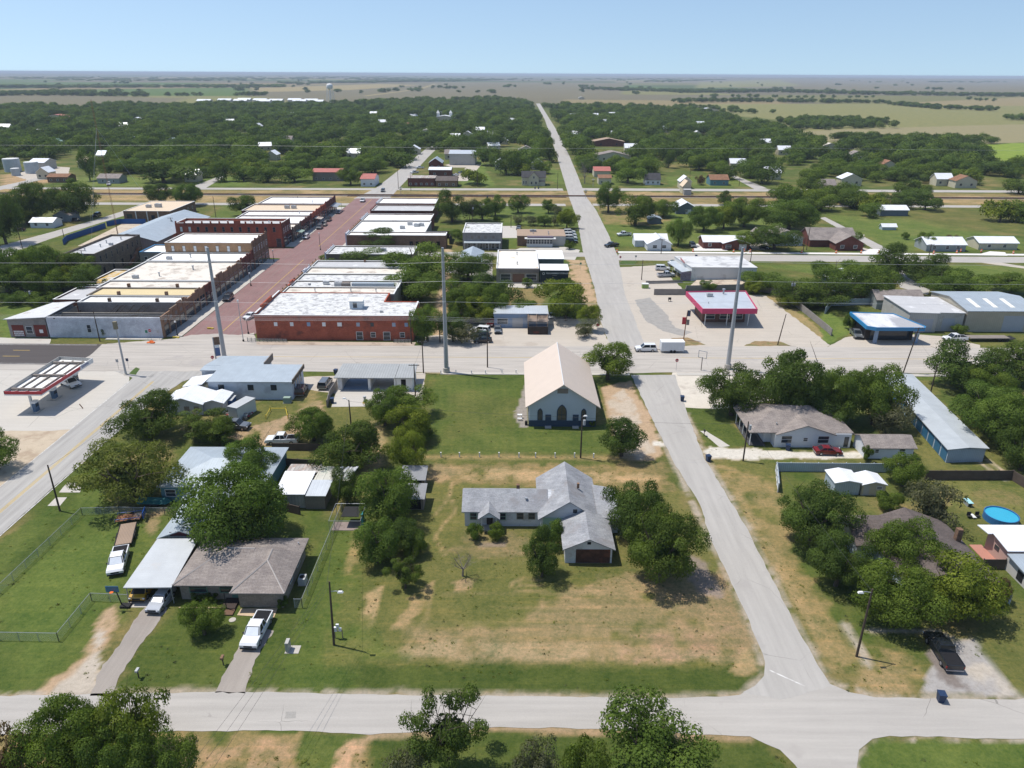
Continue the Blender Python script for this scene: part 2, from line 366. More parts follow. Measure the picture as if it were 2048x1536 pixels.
paint([(1042, 855), (1028, 833), (1050, 770), (1056, 855)], (.30, .27, .24), .2, .2, .95, grass=0)
line([(853, 744), (1050, 745)], 1.3, CALI*.9, .2, .1, .8, grass=0)
paint([(1200, 775), (1235, 765), (1260, 762), (1300, 830), (1325, 905), (1300, 925), (1240, 915), (1225, 860)], DIRT*1.05, .5, .6, 1, grass=.1)
paint([(1215, 800), (1250, 770), (1280, 850), (1310, 900), (1280, 920), (1235, 880)], CALI, .6, 1, .7, grass=0, mottle=.4)
paint([(1305, 892), (1306, 880), (1330, 885), (1328, 893)], WHITE_G, .25, .2, 1, grass=0)
paint([(-700, 1400), (-700, 1250), (0, 1090), (240, 895), (330, 950), (330, 1170), (250, 1190), (180, 1395)], LUSH*1.15, 1, 1, .9)
paint([(60, 1340), (0, 1180), (120, 1100), (250, 1040), (200, 1180), (120, 1280)], LUSH*1.35, 3, 2, .8)
line([(20, 1140), (100, 1060), (150, 985)], 1.6, LUSH*.7, .7, .5, .5)
paint([(230, 900), (340, 880), (350, 1040), (270, 1040), (180, 980)], DRY, 2, 2, .55, mottle=.4)
paint([(290, 1030), (330, 1000), (340, 1010), (300, 1080)], BROWN*1.1, .5, .6, .8, mottle=.3)
paint([(-60, 1410), (-60, 1392), (60, 1388), (140, 1340), (180, 1290), (205, 1230), (225, 1215), (228, 1260), (200, 1320), (195, 1394)], DIRT*1.05, .5, .7, 1, grass=.1, mottle=.22, ms=1/1.2)
paint([(90, 1392), (150, 1345), (185, 1300), (195, 1260), (210, 1265), (200, 1330), (190, 1394)], CALI*.95, .4, .5, .95, grass=0, mottle=.15)
paint([(232, 1392), (250, 1330), (360, 1210), (500, 1220), (560, 1210), (640, 1390), (440, 1392)], LUSH*.95, .8, .8, .9)
paint([(590, 1220), (660, 1040), (710, 1040), (700, 1120), (720, 1200), (700, 1390), (560, 1390)], LUSH*1.1, 1, 1, .9)
paint([(640, 1250), (690, 1170), (730, 1200), (720, 1330), (660, 1330)], MID*1.15, 1.5, 1.5, .7, mottle=.4)
paint([(690, 1150), (710, 1060), (725, 1080), (715, 1150)], DRY*1.3, .6, .6, .7, mottle=.4)
line([(230, 1388), (300, 1380), (400, 1386)], .6, DRY, .4, .3, .7)
paint([(345, 860), (470, 835), (600, 770), (720, 790), (860, 760), (860, 900), (700, 900), (560, 920), (400, 900)], MID, 1, 1, .8)
paint([(455, 868), (560, 835), (640, 800), (650, 850), (560, 890), (470, 890)], DIRT*.95, .6, 1, .85, mottle=.3, grass=.3)
paint([(590, 800), (610, 760), (640, 780), (630, 830)], DRY*1.2, .8, 1, .8, mottle=.3)
paint([(655, 870), (665, 815), (760, 810), (740, 880)], MID*1.05, .8, .8, .9)
line([(740, 850), (755, 880), (745, 930), (720, 960)], 3, BROWN*1.4, .8, .8, .9, mottle=.15)
line([(885, 690), (880, 640), (888, 570), (895, 500)], 3, DIRT*1.15, .6, .7, .95, grass=.1)
paint([(1345, 810), (1440, 815), (1500, 890), (1420, 900)], LUSH, .5, .5, .9)
line([(1375, 830), (1400, 880)], .8, DRY, .5, .4, .6)
paint([(1420, 925), (1480, 915), (2060, 960), (2060, 940), (1700, 930), (1560, 945), (1600, 1100), (1650, 1300), (1700, 1390), (1640, 1340), (1560, 1180)], MID*1.05, 1, 1, .8)
paint([(1430, 930), (1550, 960), (1580, 1050), (1630, 1180), (1720, 1290), (1860, 1330), (1850, 1390), (1720, 1385), (1640, 1320), (1570, 1170)], DRY*1.15, 1.2, 1.2, .85, mottle=.35)
line([(1470, 980), (1540, 1100), (1600, 1220), (1680, 1320)], 1.4, STRAW, .8, .7, .6, mottle=.35)
paint([(1660, 1320), (1760, 1330), (1840, 1350), (1830, 1385), (1740, 1380)], STRAW*.9, .8, .8, .6, mottle=.4)
paint([(1420, 893), (1560, 902), (1720, 905), (1730, 915), (1500, 920), (1420, 917), (1405, 905)], WHITE_G*.95, .5, .5, 1, grass=0, mottle=.12, ms=1/1.5)
paint([(1850, 1390), (1860, 1310), (1900, 1280), (1960, 1280), (2000, 1340), (2048, 1395)], (.36, .34, .32), .5, .5, 1, grass=0)
paint([(1895, 1375), (1850, 1310), (1860, 1300), (1945, 1385)], (.20, .17, .15), .3, .3, .95, grass=0)
paint([(1940, 1340), (1960, 1310), (2048, 1390), (1960, 1392)], CALI, .5, .6, .8, grass=0, mottle=.4)
paint([(1950, 1290), (1990, 1230), (2200, 1230), (2200, 1395), (2040, 1395)], MID*1.1, .8, .8, .9)
paint([(1860, 960), (1930, 958), (2040, 975), (2300, 1080), (2048, 1060), (1940, 1030), (1890, 1000)], MID*1.25, 1, 1, .9)
paint([(1860, 975), (2040, 985), (2048, 1010), (1900, 1010)], DRY, 1, 1, .6, mottle=.4)
line([(1690, 1250), (1720, 1300), (1735, 1328)], 1.1, CALI*.85, .2, .2, .8, grass=0)
line([(1740, 1262), (1870, 1262), (1900, 1275)], .8, CALI*.85, .2, .2, .8, grass=0)
paint([(1780, 750), (1850, 740), (1880, 800), (1990, 900), (2048, 940), (1830, 930)], MID*1.1, 1, 1, .9)
paint([(1650, 740), (2048, 735), (2048, 750), (1780, 765), (1650, 745)], LUSH*1.3, .5, .5, .8)
line([(1960, 925), (2010, 960)], .7, CALI, .3, .2, .7); line([(1975, 920), (2025, 955)], .7, CALI, .3, .2, .7)
for sh_ in ([(0, 1391), (370, 1384), (700, 1388), (1024, 1392), (1300, 1395), (1480, 1390), (1515, 1370), (1531, 1340), (1500, 1240), (1440, 1118), (1420, 1080), (1345, 918), (1320, 870)], [(2048, 1397), (1750, 1394), (1662, 1366), (1592, 1248), (1548, 1160), (1492, 1048), (1412, 918), (1375, 828)], [(1700, 1540), (1722, 1500), (1750, 1480), (2048, 1480)]):
 line(sh_, .9, CALI*.8, .4, .45, .85, grass=.1, mottle=.35, ms=1/1.1)
paint([(-200, 1545), (-200, 1470), (600, 1464), (740, 1470), (740, 1560)], DRY*1.1, .6, .6, .9, mottle=.35)
paint([(380, 1545), (400, 1480), (700, 1475), (640, 1545)], DIRT*.9, .8, .8, .6, mottle=.5, ms=1/1.)
paint([(590, 1490), (610, 1466), (730, 1468), (660, 1550), (590, 1550)], LUSH*1.1, .4, .4, .95)
paint([(660, 1550), (690, 1485), (735, 1480), (720, 1550)], DIRT, .4, .4, .9, mottle=.25)
paint([(730, 1550), (745, 1474), (1000, 1460), (1370, 1472), (1500, 1475), (1590, 1550)], LUSH*.9, .5, .4, .95)
line([(740, 1472), (1000, 1457), (1370, 1470), (1500, 1475)], .9, DIRT*.95, .3, .4, .85, grass=.3)
paint([(1715, 1560), (1718, 1510), (1760, 1480), (2100, 1486), (2100, 1560)], LUSH*1.25, .3, .3, 1)
paint([(0, 690), (0, 600), (120, 600), (100, 640), (60, 680)], LUSH*1.35, 1, 1, .9)
paint([(108, 681), (335, 681), (330, 689), (105, 690)], MID, .3, .3, .9)
paint([(195, 440), (290, 420), (400, 410), (400, 402), (200, 400)], MID*1.1, 2, 1, .8)
paint([(0, 500), (200, 440), (270, 425), (250, 440), (60, 490)], LUSH*1.3, 2, 1, .7)
paint([(400, 450), (450, 410), (560, 405), (520, 430)], LUSH*1.3, 2, 1, .7)
paint([(905, 440), (930, 415), (1150, 415), (1160, 455), (1000, 450)], LUSH*1.3, 1.5, 1, .8)
paint([(1003, 497), (1005, 476), (1033, 476), (1033, 497)], LUSH*1.25, .3, .2, 1)
paint([(1195, 410), (1550, 408), (1600, 440), (1500, 490), (1240, 492), (1180, 440)], LUSH*1.5, 2, 1, .7)
paint([(1190, 410), (1300, 410), (1340, 440), (1300, 452), (1210, 448)], DRY, 2, 2, .8, mottle=.3)
paint([(1510, 530), (2048, 530), (2048, 640), (1980, 560), (1700, 560)], LUSH*1.5, 2, 1, .7)
paint([(1650, 430), (1850, 440), (2048, 480), (2048, 500), (1780, 500)], LUSH*1.45, 2, 1, .7)
paint([(1710, 410), (2048, 430), (2048, 470), (1900, 460)], MID, 2, 1, .6)
paint([(1015, 610), (1020, 575), (1090, 580), (1080, 620)], DRY, 1, 1, .8)
paint([(1150, 690), (1140, 520), (1170, 520), (1195, 600), (1215, 690)], DIRT*1.1, 1, 1.2, .9, mottle=.25, grass=.2)
paint([(1165, 660), (1160, 610), (1190, 600), (1212, 670)], MID*1.1, .6, 1, .6, mottle=.4)
paint([(1290, 610), (1300, 585), (1370, 590), (1370, 615)], DRY*1.1, .8, .8, .9)
paint([(1520, 590), (1560, 590), (1660, 680), (1640, 690)], DRY*1.25, .8, .8, .95, grass=.6)
paint([(1640, 655), (1640, 610), (1710, 660), (1650, 690)], LUSH*1.6, .6, .6, .95)
paint([(1920, 690), (1870, 680), (2060, 680), (2060, 690)], MID*1.1, .6, .6, .9)
paint([(1190, 372), (1200, 345), (1300, 350), (1300, 374)], LUSH*1.4, 2, 2, .6)
paint([(1340, 372), (1330, 352), (1500, 355), (1500, 374)], LUSH*1.6, 2, 2, .6)
paint([(920, 370), (925, 350), (960, 320), (975, 345), (990, 373)], LUSH*1.6, 2, 1, .8)
paint([(150, 372), (150, 355), (500, 355), (500, 372)], LUSH*1.6, 2, 2, .7)
paint([(1095, 360), (1100, 330), (1125, 345), (1130, 370)], LUSH*1.5, 2, 2, .7)
paint([(0, 372), (0, 350), (130, 340), (150, 360), (60, 370)], DIRT, 2, 2, .7)
print("ground verts", len(gx))
ny, nx = GX.shape
gme = bpy.data.meshes.new("ground")
co = np.empty((len(gx), 3), np.float32); co[:, 0] = gx; co[:, 1] = gy
fr_ = np.clip((np.hypot(gx, gy)-6000)/6000, 0, 1)
co[:, 2] = -0.0+fr_*(vnoise(gx, gy, 1/6000., 91, 3)*50-22)
ii = np.arange(ny*nx).reshape(ny, nx)
quads = np.stack([ii[:-1, :-1], ii[:-1, 1:], ii[1:, 1:], ii[1:, :-1]], -1).reshape(-1, 4)
gme.vertices.add(len(gx)); gme.vertices.foreach_set("co", co.ravel())
gme.loops.add(quads.size); gme.loops.foreach_set("vertex_index", quads.ravel().astype(np.int32))
gme.polygons.add(len(quads)); gme.polygons.foreach_set("loop_start", (np.arange(len(quads))*4).astype(np.int32))
gme.update(calc_edges=True)
ga_ = gme.attributes.new("turf", 'FLOAT', 'POINT'); ga_.data.foreach_set("value", gr.astype(np.float32))
ca = gme.color_attributes.new("Col", 'FLOAT_COLOR', 'POINT')
c_ = np.ones((len(gx), 4), np.float32); c_[:, :3] = col; c_[:, 3] = gr; ca.data.foreach_set("color", c_.ravel())
ground = bpy.data.objects.new("ground", gme); COL.objects.link(ground); ground["kind"] = "structure"
def ground_mat():
 m, nt, bs = _t("ground_cover")
 at = N(nt, "ShaderNodeVertexColor"); at.layer_name = "Col"
 o = ocoord(nt)
 f1 = ramp(nt, noise(nt, o, 2.2, 6, .8), .40, .60); f2 = ramp(nt, noise(nt, o, .8, 7, .8), .40, .60); f3 = ramp(nt, noise(nt, o, .13, 6, .65), .36, .64)
 c = at.outputs["Color"]; ta = N(nt, "ShaderNodeAttribute"); ta.attribute_name = "turf"; a = ta.outputs["Fac"]
 dry = mix(nt, 1.0, c, (1.75, 1.38, 1.35), 'MULTIPLY')
 lush = mix(nt, 1.0, c, (.50, .64, .50), 'MULTIPLY')
 g = mix(nt, f1, lush, dry); g = mix(nt, .5, g, mix(nt, f2, lush, dry)); g = mix(nt, .35, g, mix(nt, f3, lush, dry))
 g = mix(nt, ramp(nt, noise(nt, o, 1.9, 8, .8), .60, .70), g, mix(nt, 1.0, c, (2.1, 1.7, 1.9), 'MULTIPLY'))
 g = mix(nt, ramp(nt, noise(nt, ocoord(nt, (.07, 1.4, 1)), 1.0, 5, .6), .52, .66), g, mix(nt, 1.0, g, (1.22, 1.12, 1.1), 'MULTIPLY'))
 d = mix(nt, f1, mix(nt, 1.0, c, (.8, .8, .8), 'MULTIPLY'), mix(nt, 1.0, c, (1.12, 1.12, 1.12), 'MULTIPLY'))
 d = mix(nt, .5, d, mix(nt, f2, mix(nt, 1.0, c, (.82, .8, .78), 'MULTIPLY'), mix(nt, 1.0, c, (1.1, 1.1, 1.1), 'MULTIPLY')))
 nt.links.new(mix(nt, a, d, g), bs.inputs["Base Color"]); bs.inputs["Roughness"].default_value = .95; bs.inputs["Specular IOR Level"].default_value = .1
 bump(nt, bs, noise(nt, o, 2.5, 7, .8), .6, .25)
 return m
gme.materials.append(ground_mat())
def road_mat(name, col, along='x', streak=.12, patch=None, crack=True, var=.07):
 m, nt, bs = _t(name)
 st = (.06, 1.1, 1) if along == 'x' else (1.1, .06, 1)
 o = ocoord(nt); os_ = ocoord(nt, st)
 base = mix(nt, ramp(nt, noise(nt, o, .18, 6, .6), .3, .7), sc_(col, 1-var), sc_(col, 1+var))
 base = mix(nt, .6, base, mix(nt, ramp(nt, noise(nt, os_, 1.0, 5, .6), .32, .68), sc_(col, 1-streak*2), sc_(col, 1+streak)))
 base = mix(nt, .25, base, mix(nt, ramp(nt, noise(nt, o, 14, 3, .7), .3, .7), sc_(col, .7), sc_(col, 1.25)))
 if patch: base = mix(nt, ramp(nt, noise(nt, o, .09, 5, .6), .60, .66), base, patch)
 if crack:
  vo = N(nt, "ShaderNodeTexVoronoi"); vo.feature = 'DISTANCE_TO_EDGE'; vo.inputs["Scale"].default_value = .16
  wv = N(nt, "ShaderNodeTexNoise"); wv.inputs["Scale"].default_value = .5; wv.inputs["Detail"].default_value = 5
  nt.links.new(o, wv.inputs["Vector"]); nt.links.new(mix(nt, .35, o, wv.outputs["Color"]), vo.inputs["Vector"])
  ck = math_(nt, 'LESS_THAN', vo.outputs["Distance"], .003); gate = ramp(nt, noise(nt, o, .07, 3), .52, .60)
  base = mix(nt, mix(nt, 1.0, ck, gate, 'MULTIPLY'), base, sc_(col, .6))
 nt.links.new(base, bs.inputs["Base Color"]); bs.inputs["Roughness"].default_value = .9; bs.inputs["Specular IOR Level"].default_value = .2
 return m
RX = road_mat("chip_seal_cross", (.40, .375, .34), 'x', .12, (.36, .335, .305)); RY = road_mat("chip_seal_long", (.39, .37, .34), 'y', .12, (.35, .33, .305))
HW = road_mat("highway_pavement", (.43, .395, .35), 'x', .2, (.37, .34, .31)); ASPH = road_mat("new_asphalt", (.085, .075, .072), 'x', .1, crack=False)
OLD = road_mat("old_concrete_road", (.375, .36, .335), 'y', .2, (.31, .3, .28)); LOT = road_mat("caliche_lot", (.46, .41, .345), 'x', .08, (.40, .35, .29), var=.12); BLKP = mat("oil_stained_asphalt", (.30, .285, .26), .9, .2)
CONC = road_mat("concrete_slab", (.48, .45, .40), 'x', .06, (.41, .37, .33)); WHC = mat("fresh_concrete", (.66, .64, .60), .9, .06)
def brick_street():
 m, nt, bs = _t("brick_paving")
 o = ocoord(nt)
 b = N(nt, "ShaderNodeTexBrick"); nt.links.new(o, b.inputs["Vector"]); b.inputs["Scale"].default_value = 1; b.inputs["Brick Width"].default_value = .45; b.inputs["Row Height"].default_value = .22
 b.inputs["Mortar Size"].default_value = .012; b.inputs["Color1"].default_value = (.22, .115, .105, 1); b.inputs["Color2"].default_value = (.165, .09, .085, 1); b.inputs["Mortar"].default_value = (.2, .14, .12, 1)
 base = mix(nt, ramp(nt, noise(nt, o, .12, 6, .6), .35, .65), b.outputs[0], mix(nt, 1.0, b.outputs[0], (1.25, 1.25, 1.28), 'MULTIPLY'))
 base = mix(nt, ramp(nt, noise(nt, ocoord(nt, (1.2, .05, 1)), 1.0, 5, .6), .45, .75), base, (.22, .15, .135))
 base = mix(nt, ramp(nt, noise(nt, o, .3, 7, .7), .68, .72), base, (.36, .27, .24))
 nt.links.new(base, bs.inputs["Base Color"]); bs.inputs["Roughness"].default_value = .85; return m
BRK = brick_street()
def flat(name, pts, z, m, px=True, jit=.0, step=1.2, mb=None, t=0.0):
 P = W(pts) if px else list(pts)
 if jit:
  Q = []; rnd = random.Random(sum(map(ord, name))+len(pts))
  for i in range(len(P)):
   a = Vector(P[i]).to_2d() if len(P[i]) == 2 else Vector(P[i][:2]); b = Vector(P[(i+1) % len(P)][:2]); L = (b-a).length; n = max(1, int(L/step))
   if n > 150: n = 150
   for k_ in range(n):
    p = a.lerp(b, k_/n)
    if k_: p += Vector((rnd.uniform(-jit, jit), rnd.uniform(-jit, jit)))
    Q.append((p.x, p.y))
  P = Q
 tri = geometry.tessellate_polygon([[Vector((p[0], p[1], 0)) for p in P]])
 mb2 = mb or MB(); n0 = len(mb2.v); mb2.v += [(p[0], p[1], z) for p in P]
 for t_ in tri:
  a, b, c = [P[i] for i in t_]
  if (b[0]-a[0])*(c[1]-a[1])-(b[1]-a[1])*(c[0]-a[0]) < 0: t_ = t_[::-1]
  mb2.f.append(tuple(n0+i for i in t_)); mb2.m.append(0)
 if mb is None:
  o = mb2.build(name, m); o["kind"] = "structure"; return o
flat("parking_lot", [(-800, 860), (-800, 735), (250, 735), (262, 742), (240, 850), (100, 862)], .012, CONC, jit=.15)
flat("gravel_lot", [(-400, 1010), (-200, 862), (250, 840), (170, 925), (0, 1040)], .008, mat("sandy_ground", (.46, .38, .28), .95, .14, stain=(.36, .28, .2), stain_amt=.4), jit=.2)
flat("parking_lot", [(845, 695), (850, 672), (905, 668), (900, 650), (985, 640), (1155, 632), (1200, 645), (1222, 695)], .012, LOT, jit=.25)
flat("parking_lot", [(1270, 695), (1225, 560), (1235, 535), (1320, 530), (1345, 560), (1380, 590), (1530, 590), (1660, 690), (1650, 697)], .012, LOT, jit=.25)
flat("asphalt_patch", [(1270, 600), (1300, 595), (1330, 625), (1350, 655), (1385, 665), (1365, 672), (1325, 662), (1290, 640)], .018, BLKP, jit=.3)
flat("parking_lot", [(1650, 697), (1690, 675), (1760, 665), (1880, 672), (1960, 690), (1960, 697)], .014, LOT, jit=.15)
flat("gravel_lot", [(1345, 745), (1420, 742), (1640, 745), (1600, 790), (1440, 818), (1370, 815), (1345, 800)], .012, mat("caliche_gravel", (.55, .5, .42), .95, .12, stain=(.42, .37, .31), stain_amt=.3), jit=.2)
flat("parking_lot", [(340, 800), (400, 740), (470, 715), (590, 755), (660, 752), (850, 745), (845, 800), (820, 812), (595, 775), (560, 760), (420, 790)], .010, LOT, jit=.2)
flat("concrete_apron", [(663, 814), (676, 772), (800, 772), (795, 800), (738, 813)], .03, CONC)
flat("concrete_slab", [(-800, 690), (-800, 668), (-40, 674), (102, 678), (98, 692)], .014, CONC, jit=.1)
flat("sand_lot", [(155, 492), (250, 445), (320, 452), (400, 440), (330, 470), (270, 492)], .014, mat("pale_sand", (.5, .42, .32), .95, .12, stain=(.3, .22, .17), stain_amt=.3))
flat("parking_lot", [(893, 545), (905, 515), (985, 520), (985, 556)], .014, BLKP, jit=.1)
flat("concrete_slab", [(1000, 476), (1002, 452), (1035, 452), (1034, 476)], .014, CONC)
flat("concrete_slab", [(1000, 512), (1040, 496), (1130, 494), (1160, 500), (1150, 520)], .014, CONC)
flat("concrete_slab", [(1015, 574), (1015, 565), (1085, 570), (1085, 578)], .014, CONC)
flat("sidewalk", [(513, 690), (505, 683), (832, 685), (828, 692)], .05, mat("old_sidewalk", (.42, .34, .27), .95, .15, stain=(.3, .24, .19), stain_amt=.4))
flat("parking_lot", [(920, 345), (895, 362), (935, 362), (962, 330), (930, 322), (890, 330), (905, 335), (932, 335)], .014, LOT, jit=.1)
flat("gravel_lot", [(30, 352), (70, 330), (140, 335), (135, 355), (60, 362)], .014, LOT, jit=.2)
flat("bottom_road", [(-700, 1400), (0, 1392), (370, 1385), (440, 1383), (700, 1389), (1024, 1393), (1300, 1396), (1440, 1394), (1480, 1390), (1510, 1372), (1660, 1368), (1700, 1385), (1750, 1395), (1850, 1398), (2700, 1400), (2700, 1480), (2048, 1478), (1780, 1472), (1745, 1478), (1718, 1500), (1712, 1600), (1640, 1600), (1590, 1530), (1560, 1500), (1500, 1473), (1370, 1468), (1180, 1458), (1000, 1454), (900, 1462), (740, 1470), (560, 1462), (330, 1464), (0, 1470), (-700, 1480)], .03, RX, jit=.13)
flat("side_street", [(1485, 1385), (1510, 1372), (1528, 1352), (1530, 1325), (1500, 1245), (1440, 1120), (1424, 1085), (1400, 1010), (1345, 920), (1300, 830), (1262, 750), (1350, 750), (1375, 830), (1410, 920), (1490, 1050), (1545, 1160), (1590, 1250), (1625, 1310), (1662, 1372), (1560, 1400)], .036, RY, jit=.12)
flat("north_street", [(1228, 697), (1215, 680), (1200, 640), (1190, 580), (1178, 540), (1165, 500), (1155, 440), (1140, 400), (1125, 350), (1110, 300), (1090, 240), (1072, 207), (1080, 207), (1113, 260), (1138, 310), (1155, 350), (1170, 390), (1192, 420), (1215, 465), (1235, 510), (1242, 545), (1250, 590), (1270, 640), (1292, 697)], .026, RY, jit=.12)
flat("highway", [(-400, 154.3), (26.5, 154.3), (36, 155), (400, 156), (400, 172.5), (36, 172.3), (22, 172), (-60, 171.8), (-400, 171.2)], .042, HW, px=False, jit=.1)
flat("new_asphalt_road", [(-400, 157.8), (-98.8, 157.8), (-101, 171.6), (-400, 171.6)], .05, ASPH, px=False)
flat("main_road", [(-83, 20), (-82.4, 103), (-83.2, 150), (-92, 156), (-66, 156), (-71.5, 148), (-73.5, 135), (-74.0, 103), (-74, 20)], .046, OLD, px=False, jit=.1)
flat("junction_pavement", [(-100, 154), (-62, 154), (-63, 172), (-66.5, 181), (-70, 179), (-75, 180), (-82, 179), (-85, 176), (-100, 172)], .055, HW, px=False, jit=.2)
flat("brick_street", [(-83.7, 176), (-66, 176), (-65.8, 264), (-46, 267), (-46, 276), (-65.8, 281), (-66, 403), (-84, 403), (-84, 281), (-112, 277), (-112, 268), (-84, 264)], .038, BRK, px=False)
flat("north_main_road", [(-85, 402), (-66, 402), (-66.5, 440), (-68, 620), (-68, 900), (-76, 900), (-78, 620), (-80, 440)], .03, RY, px=False, jit=.1)
flat("cross_street", [(37, 263.5), (420, 262), (420, 272), (150, 272.5), (40, 275)], .022, RX, px=False, jit=.1)
flat("cross_street", [(-46, 268.5), (27, 269), (27, 276), (-46, 275.5)], .022, RX, px=False, jit=.1)
flat("railside_road", [(-420, 428.5), (29, 435.5), (29, 444.5), (-60, 442), (-420, 434.5)], .02, RX, px=False, jit=.1)
flat("railside_road", [(40, 436), (320, 437), (320, 446), (40, 446)], .02, RX, px=False, jit=.1)
flat("railside_road", [(-420, 376), (-84, 380), (-84, 387), (-420, 383)], .02, RX, px=False, jit=.1)
flat("railside_road", [(-66, 380), (27, 382), (27, 389), (-66, 387)], .02, RX, px=False, jit=.1)
flat("railside_road", [(41, 383), (330, 384), (330, 391), (41, 390)], .02, RX, px=False, jit=.1)
flat("west_street", [(-100, 560), (0, 492), (100, 465), (200, 437), (270, 414), (300, 405), (345, 404), (310, 412), (270, 425), (200, 446), (100, 478), (40, 500), (-100, 580)], .024, RX, jit=.1)
flat("east_lane", [(1640, 436), (1650, 434), (1780, 500), (1815, 555), (1860, 580), (1855, 590), (1800, 575), (1760, 506), (1700, 470)], .024, RX, jit=.1)
flat("east_lane", [(2800, 560), (2048, 533), (1940, 515), (1900, 516), (1980, 528), (2048, 537), (2800, 566)], .018, LOT, jit=.1)
flat("north_lane", [(1460, 352), (1468, 350), (1535, 377), (1510, 379)], .024, RX, jit=.1)
flat("north_lane", [(380, 375), (440, 352), (452, 352), (410, 377)], .024, RX, jit=.1)
flat("north_lane", [(-60, 385), (30, 366), (110, 347), (120, 350), (50, 368), (-60, 395)], .024, RX, jit=.1)
GRV = road_mat("gravel_drive", (.31, .275, .24), 'y', .15, (.26, .22, .19), crack=False, var=.2)
flat("driveway", [(180, 1392), (205, 1330), (245, 1280), (280, 1225), (310, 1200), (335, 1215), (320, 1240), (280, 1290), (240, 1350), (228, 1393)], .03, GRV, jit=.18, step=.7)
flat("driveway", [(430, 1386), (450, 1345), (475, 1300), (500, 1255), (548, 1262), (530, 1290), (510, 1320), (490, 1387)], .03, GRV, jit=.15, step=.7)
flat("driveway", [(250, 1215), (262, 1195), (350, 1195), (330, 1215)], .034, CONC)
flat("porch_slab", [(474, 1231), (482, 1218), (556, 1216), (548, 1236)], .06, mat("sandstone_slab", (.5, .38, .25), .9, .1))
flat("sidewalk", [(1400, 862), (1412, 862), (1460, 892), (1440, 895)], .02, CONC, jit=.1)
flat("driveway", [(1700, 462), (1730, 470), (1700, 490), (1770, 505), (1740, 506), (1670, 494)], .02, LOT, jit=.1)
flat("driveway", [(1440, 488), (1500, 470), (1540, 488), (1530, 500), (1440, 500)], .02, LOT, jit=.1)
flat("curb_strip", [(39.5, 275.2), (420, 273.2), (420, 276), (39.5, 278)], .10, WHC, px=False)
flat("driveway", [(1385, 502), (1392, 488), (1450, 488), (1455, 502)], .09, WHC)
flat("driveway", [(1720, 506), (1740, 498), (1780, 500), (1785, 508)], .112, WHC)
flat("driveway", [(1950, 511), (1980, 503), (2010, 505), (2015, 512)], .112, WHC)
sw = MB(); sw.box(-87.7, 177.5, 0, -83.9, 262, .14); sw.box(-87.7, 283, 0, -83.9, 375, .14); struct(sw, "sidewalk", CONC)
sw = MB(); sw.box(-66, 181, 0, -64.3, 264, .14); sw.box(-66, 282, 0, -64.3, 375, .14); struct(sw, "sidewalk", CONC)
sw = MB(); sw.box(-102, 175, 0, -88, 176.4, .13); struct(sw, "sidewalk", CONC)
sw = MB(); sw.box(-16, 153.0, 0, 26.3, 154.2, .12); sw.box(37, 153.2, 0, 150, 154.6, .1); struct(sw, "curb", CONC)
YEL = mat("yellow_marking", (.55, .38, .08), .8, .25); WHM = mat("white_marking", (.62, .61, .58), .8, .2, stain=(.42, .4, .37), stain_amt=.6, stain_scale=1.5)
def dashes(mb, x0, y0, x1, y1, w, on, gap, z):
 L = math.hypot(x1-x0, y1-y0); d = ((x1-x0)/L, (y1-y0)/L); n = (-d[1]*w/2, d[0]*w/2); t = 0
 while t < L:
  e = min(t+on, L); a = (x0+d[0]*t, y0+d[1]*t); b = (x0+d[0]*e, y0+d[1]*e)
  mb.face([(a[0]-n[0], a[1]-n[1], z), (b[0]-n[0], b[1]-n[1], z), (b[0]+n[0], b[1]+n[1], z), (a[0]+n[0], a[1]+n[1], z)])
  t = e+gap if gap else L
 return mb
mk = MB(); dashes(mk, -78.2, 30, -78.0, 148, .13, 400, 0, .056); dashes(mk, -77.85, 30, -77.65, 148, .13, 400, 0, .056)
dashes(mk, -75, 182, -75, 262, .16, 90, 0, .052); dashes(mk, -75, 284, -75, 400, .16, 120, 0, .052)
dashes(mk, -300, 167.0, -108, 167.0, .18, 4, 8, .062); dashes(mk, -300, 163.0, -112, 163, .18, 4, 8, .062)
dashes(mk, 40, 164.2, 300, 164.6, .14, 300, 0, .056); dashes(mk, -60, 163.6, 20, 164.0, .14, 300, 0, .056)
o = mk.build("yellow_road_markings", YEL); o["kind"] = "structure"
mk = MB(); dashes(mk, -82.0, 30, -82.9, 148, .16, 400, 0, .056); dashes(mk, -74.4, 30, -73.4, 140, .16, 400, 0, .056)
dashes(mk, -300, 158.4, -99.5, 158.4, .16, 400, 0, .062); dashes(mk, -300, 171.0, -102, 171.0, .16, 400, 0, .062)
dashes(mk, 29.2, 64.6, 32.4, 62.2, .18, 9, 0, .05)
o = mk.build("white_road_markings", WHM); o["kind"] = "structure"
flat("road_patch", [(569, 1437), (571, 1424), (592, 1424), (592, 1436)], .045, BLKP, jit=.05, step=.4)
rl = MB(); rl.prism([(-420, 412.4), (330, 413.8), (330, 417.2), (-420, 415.8)], 0, .35)
o = rl.build("railway_ballast", mat("ballast", (.19, .165, .15), .95, .3, fine=6)); o["kind"] = "structure"
rl = MB(); rl.box(-420, 413.4, .35, 330, 413.52, .55); rl.box(-420, 414.9, .35, 330, 415.02, .55); rl.box(-90, 409.4, .05, 29, 409.5, .25); rl.box(-90, 410.9, .05, 29, 411.0, .25)
o = rl.build("railway_track", M["rust"]); tag(o, "long railway track crossing behind the downtown blocks", "railway track")
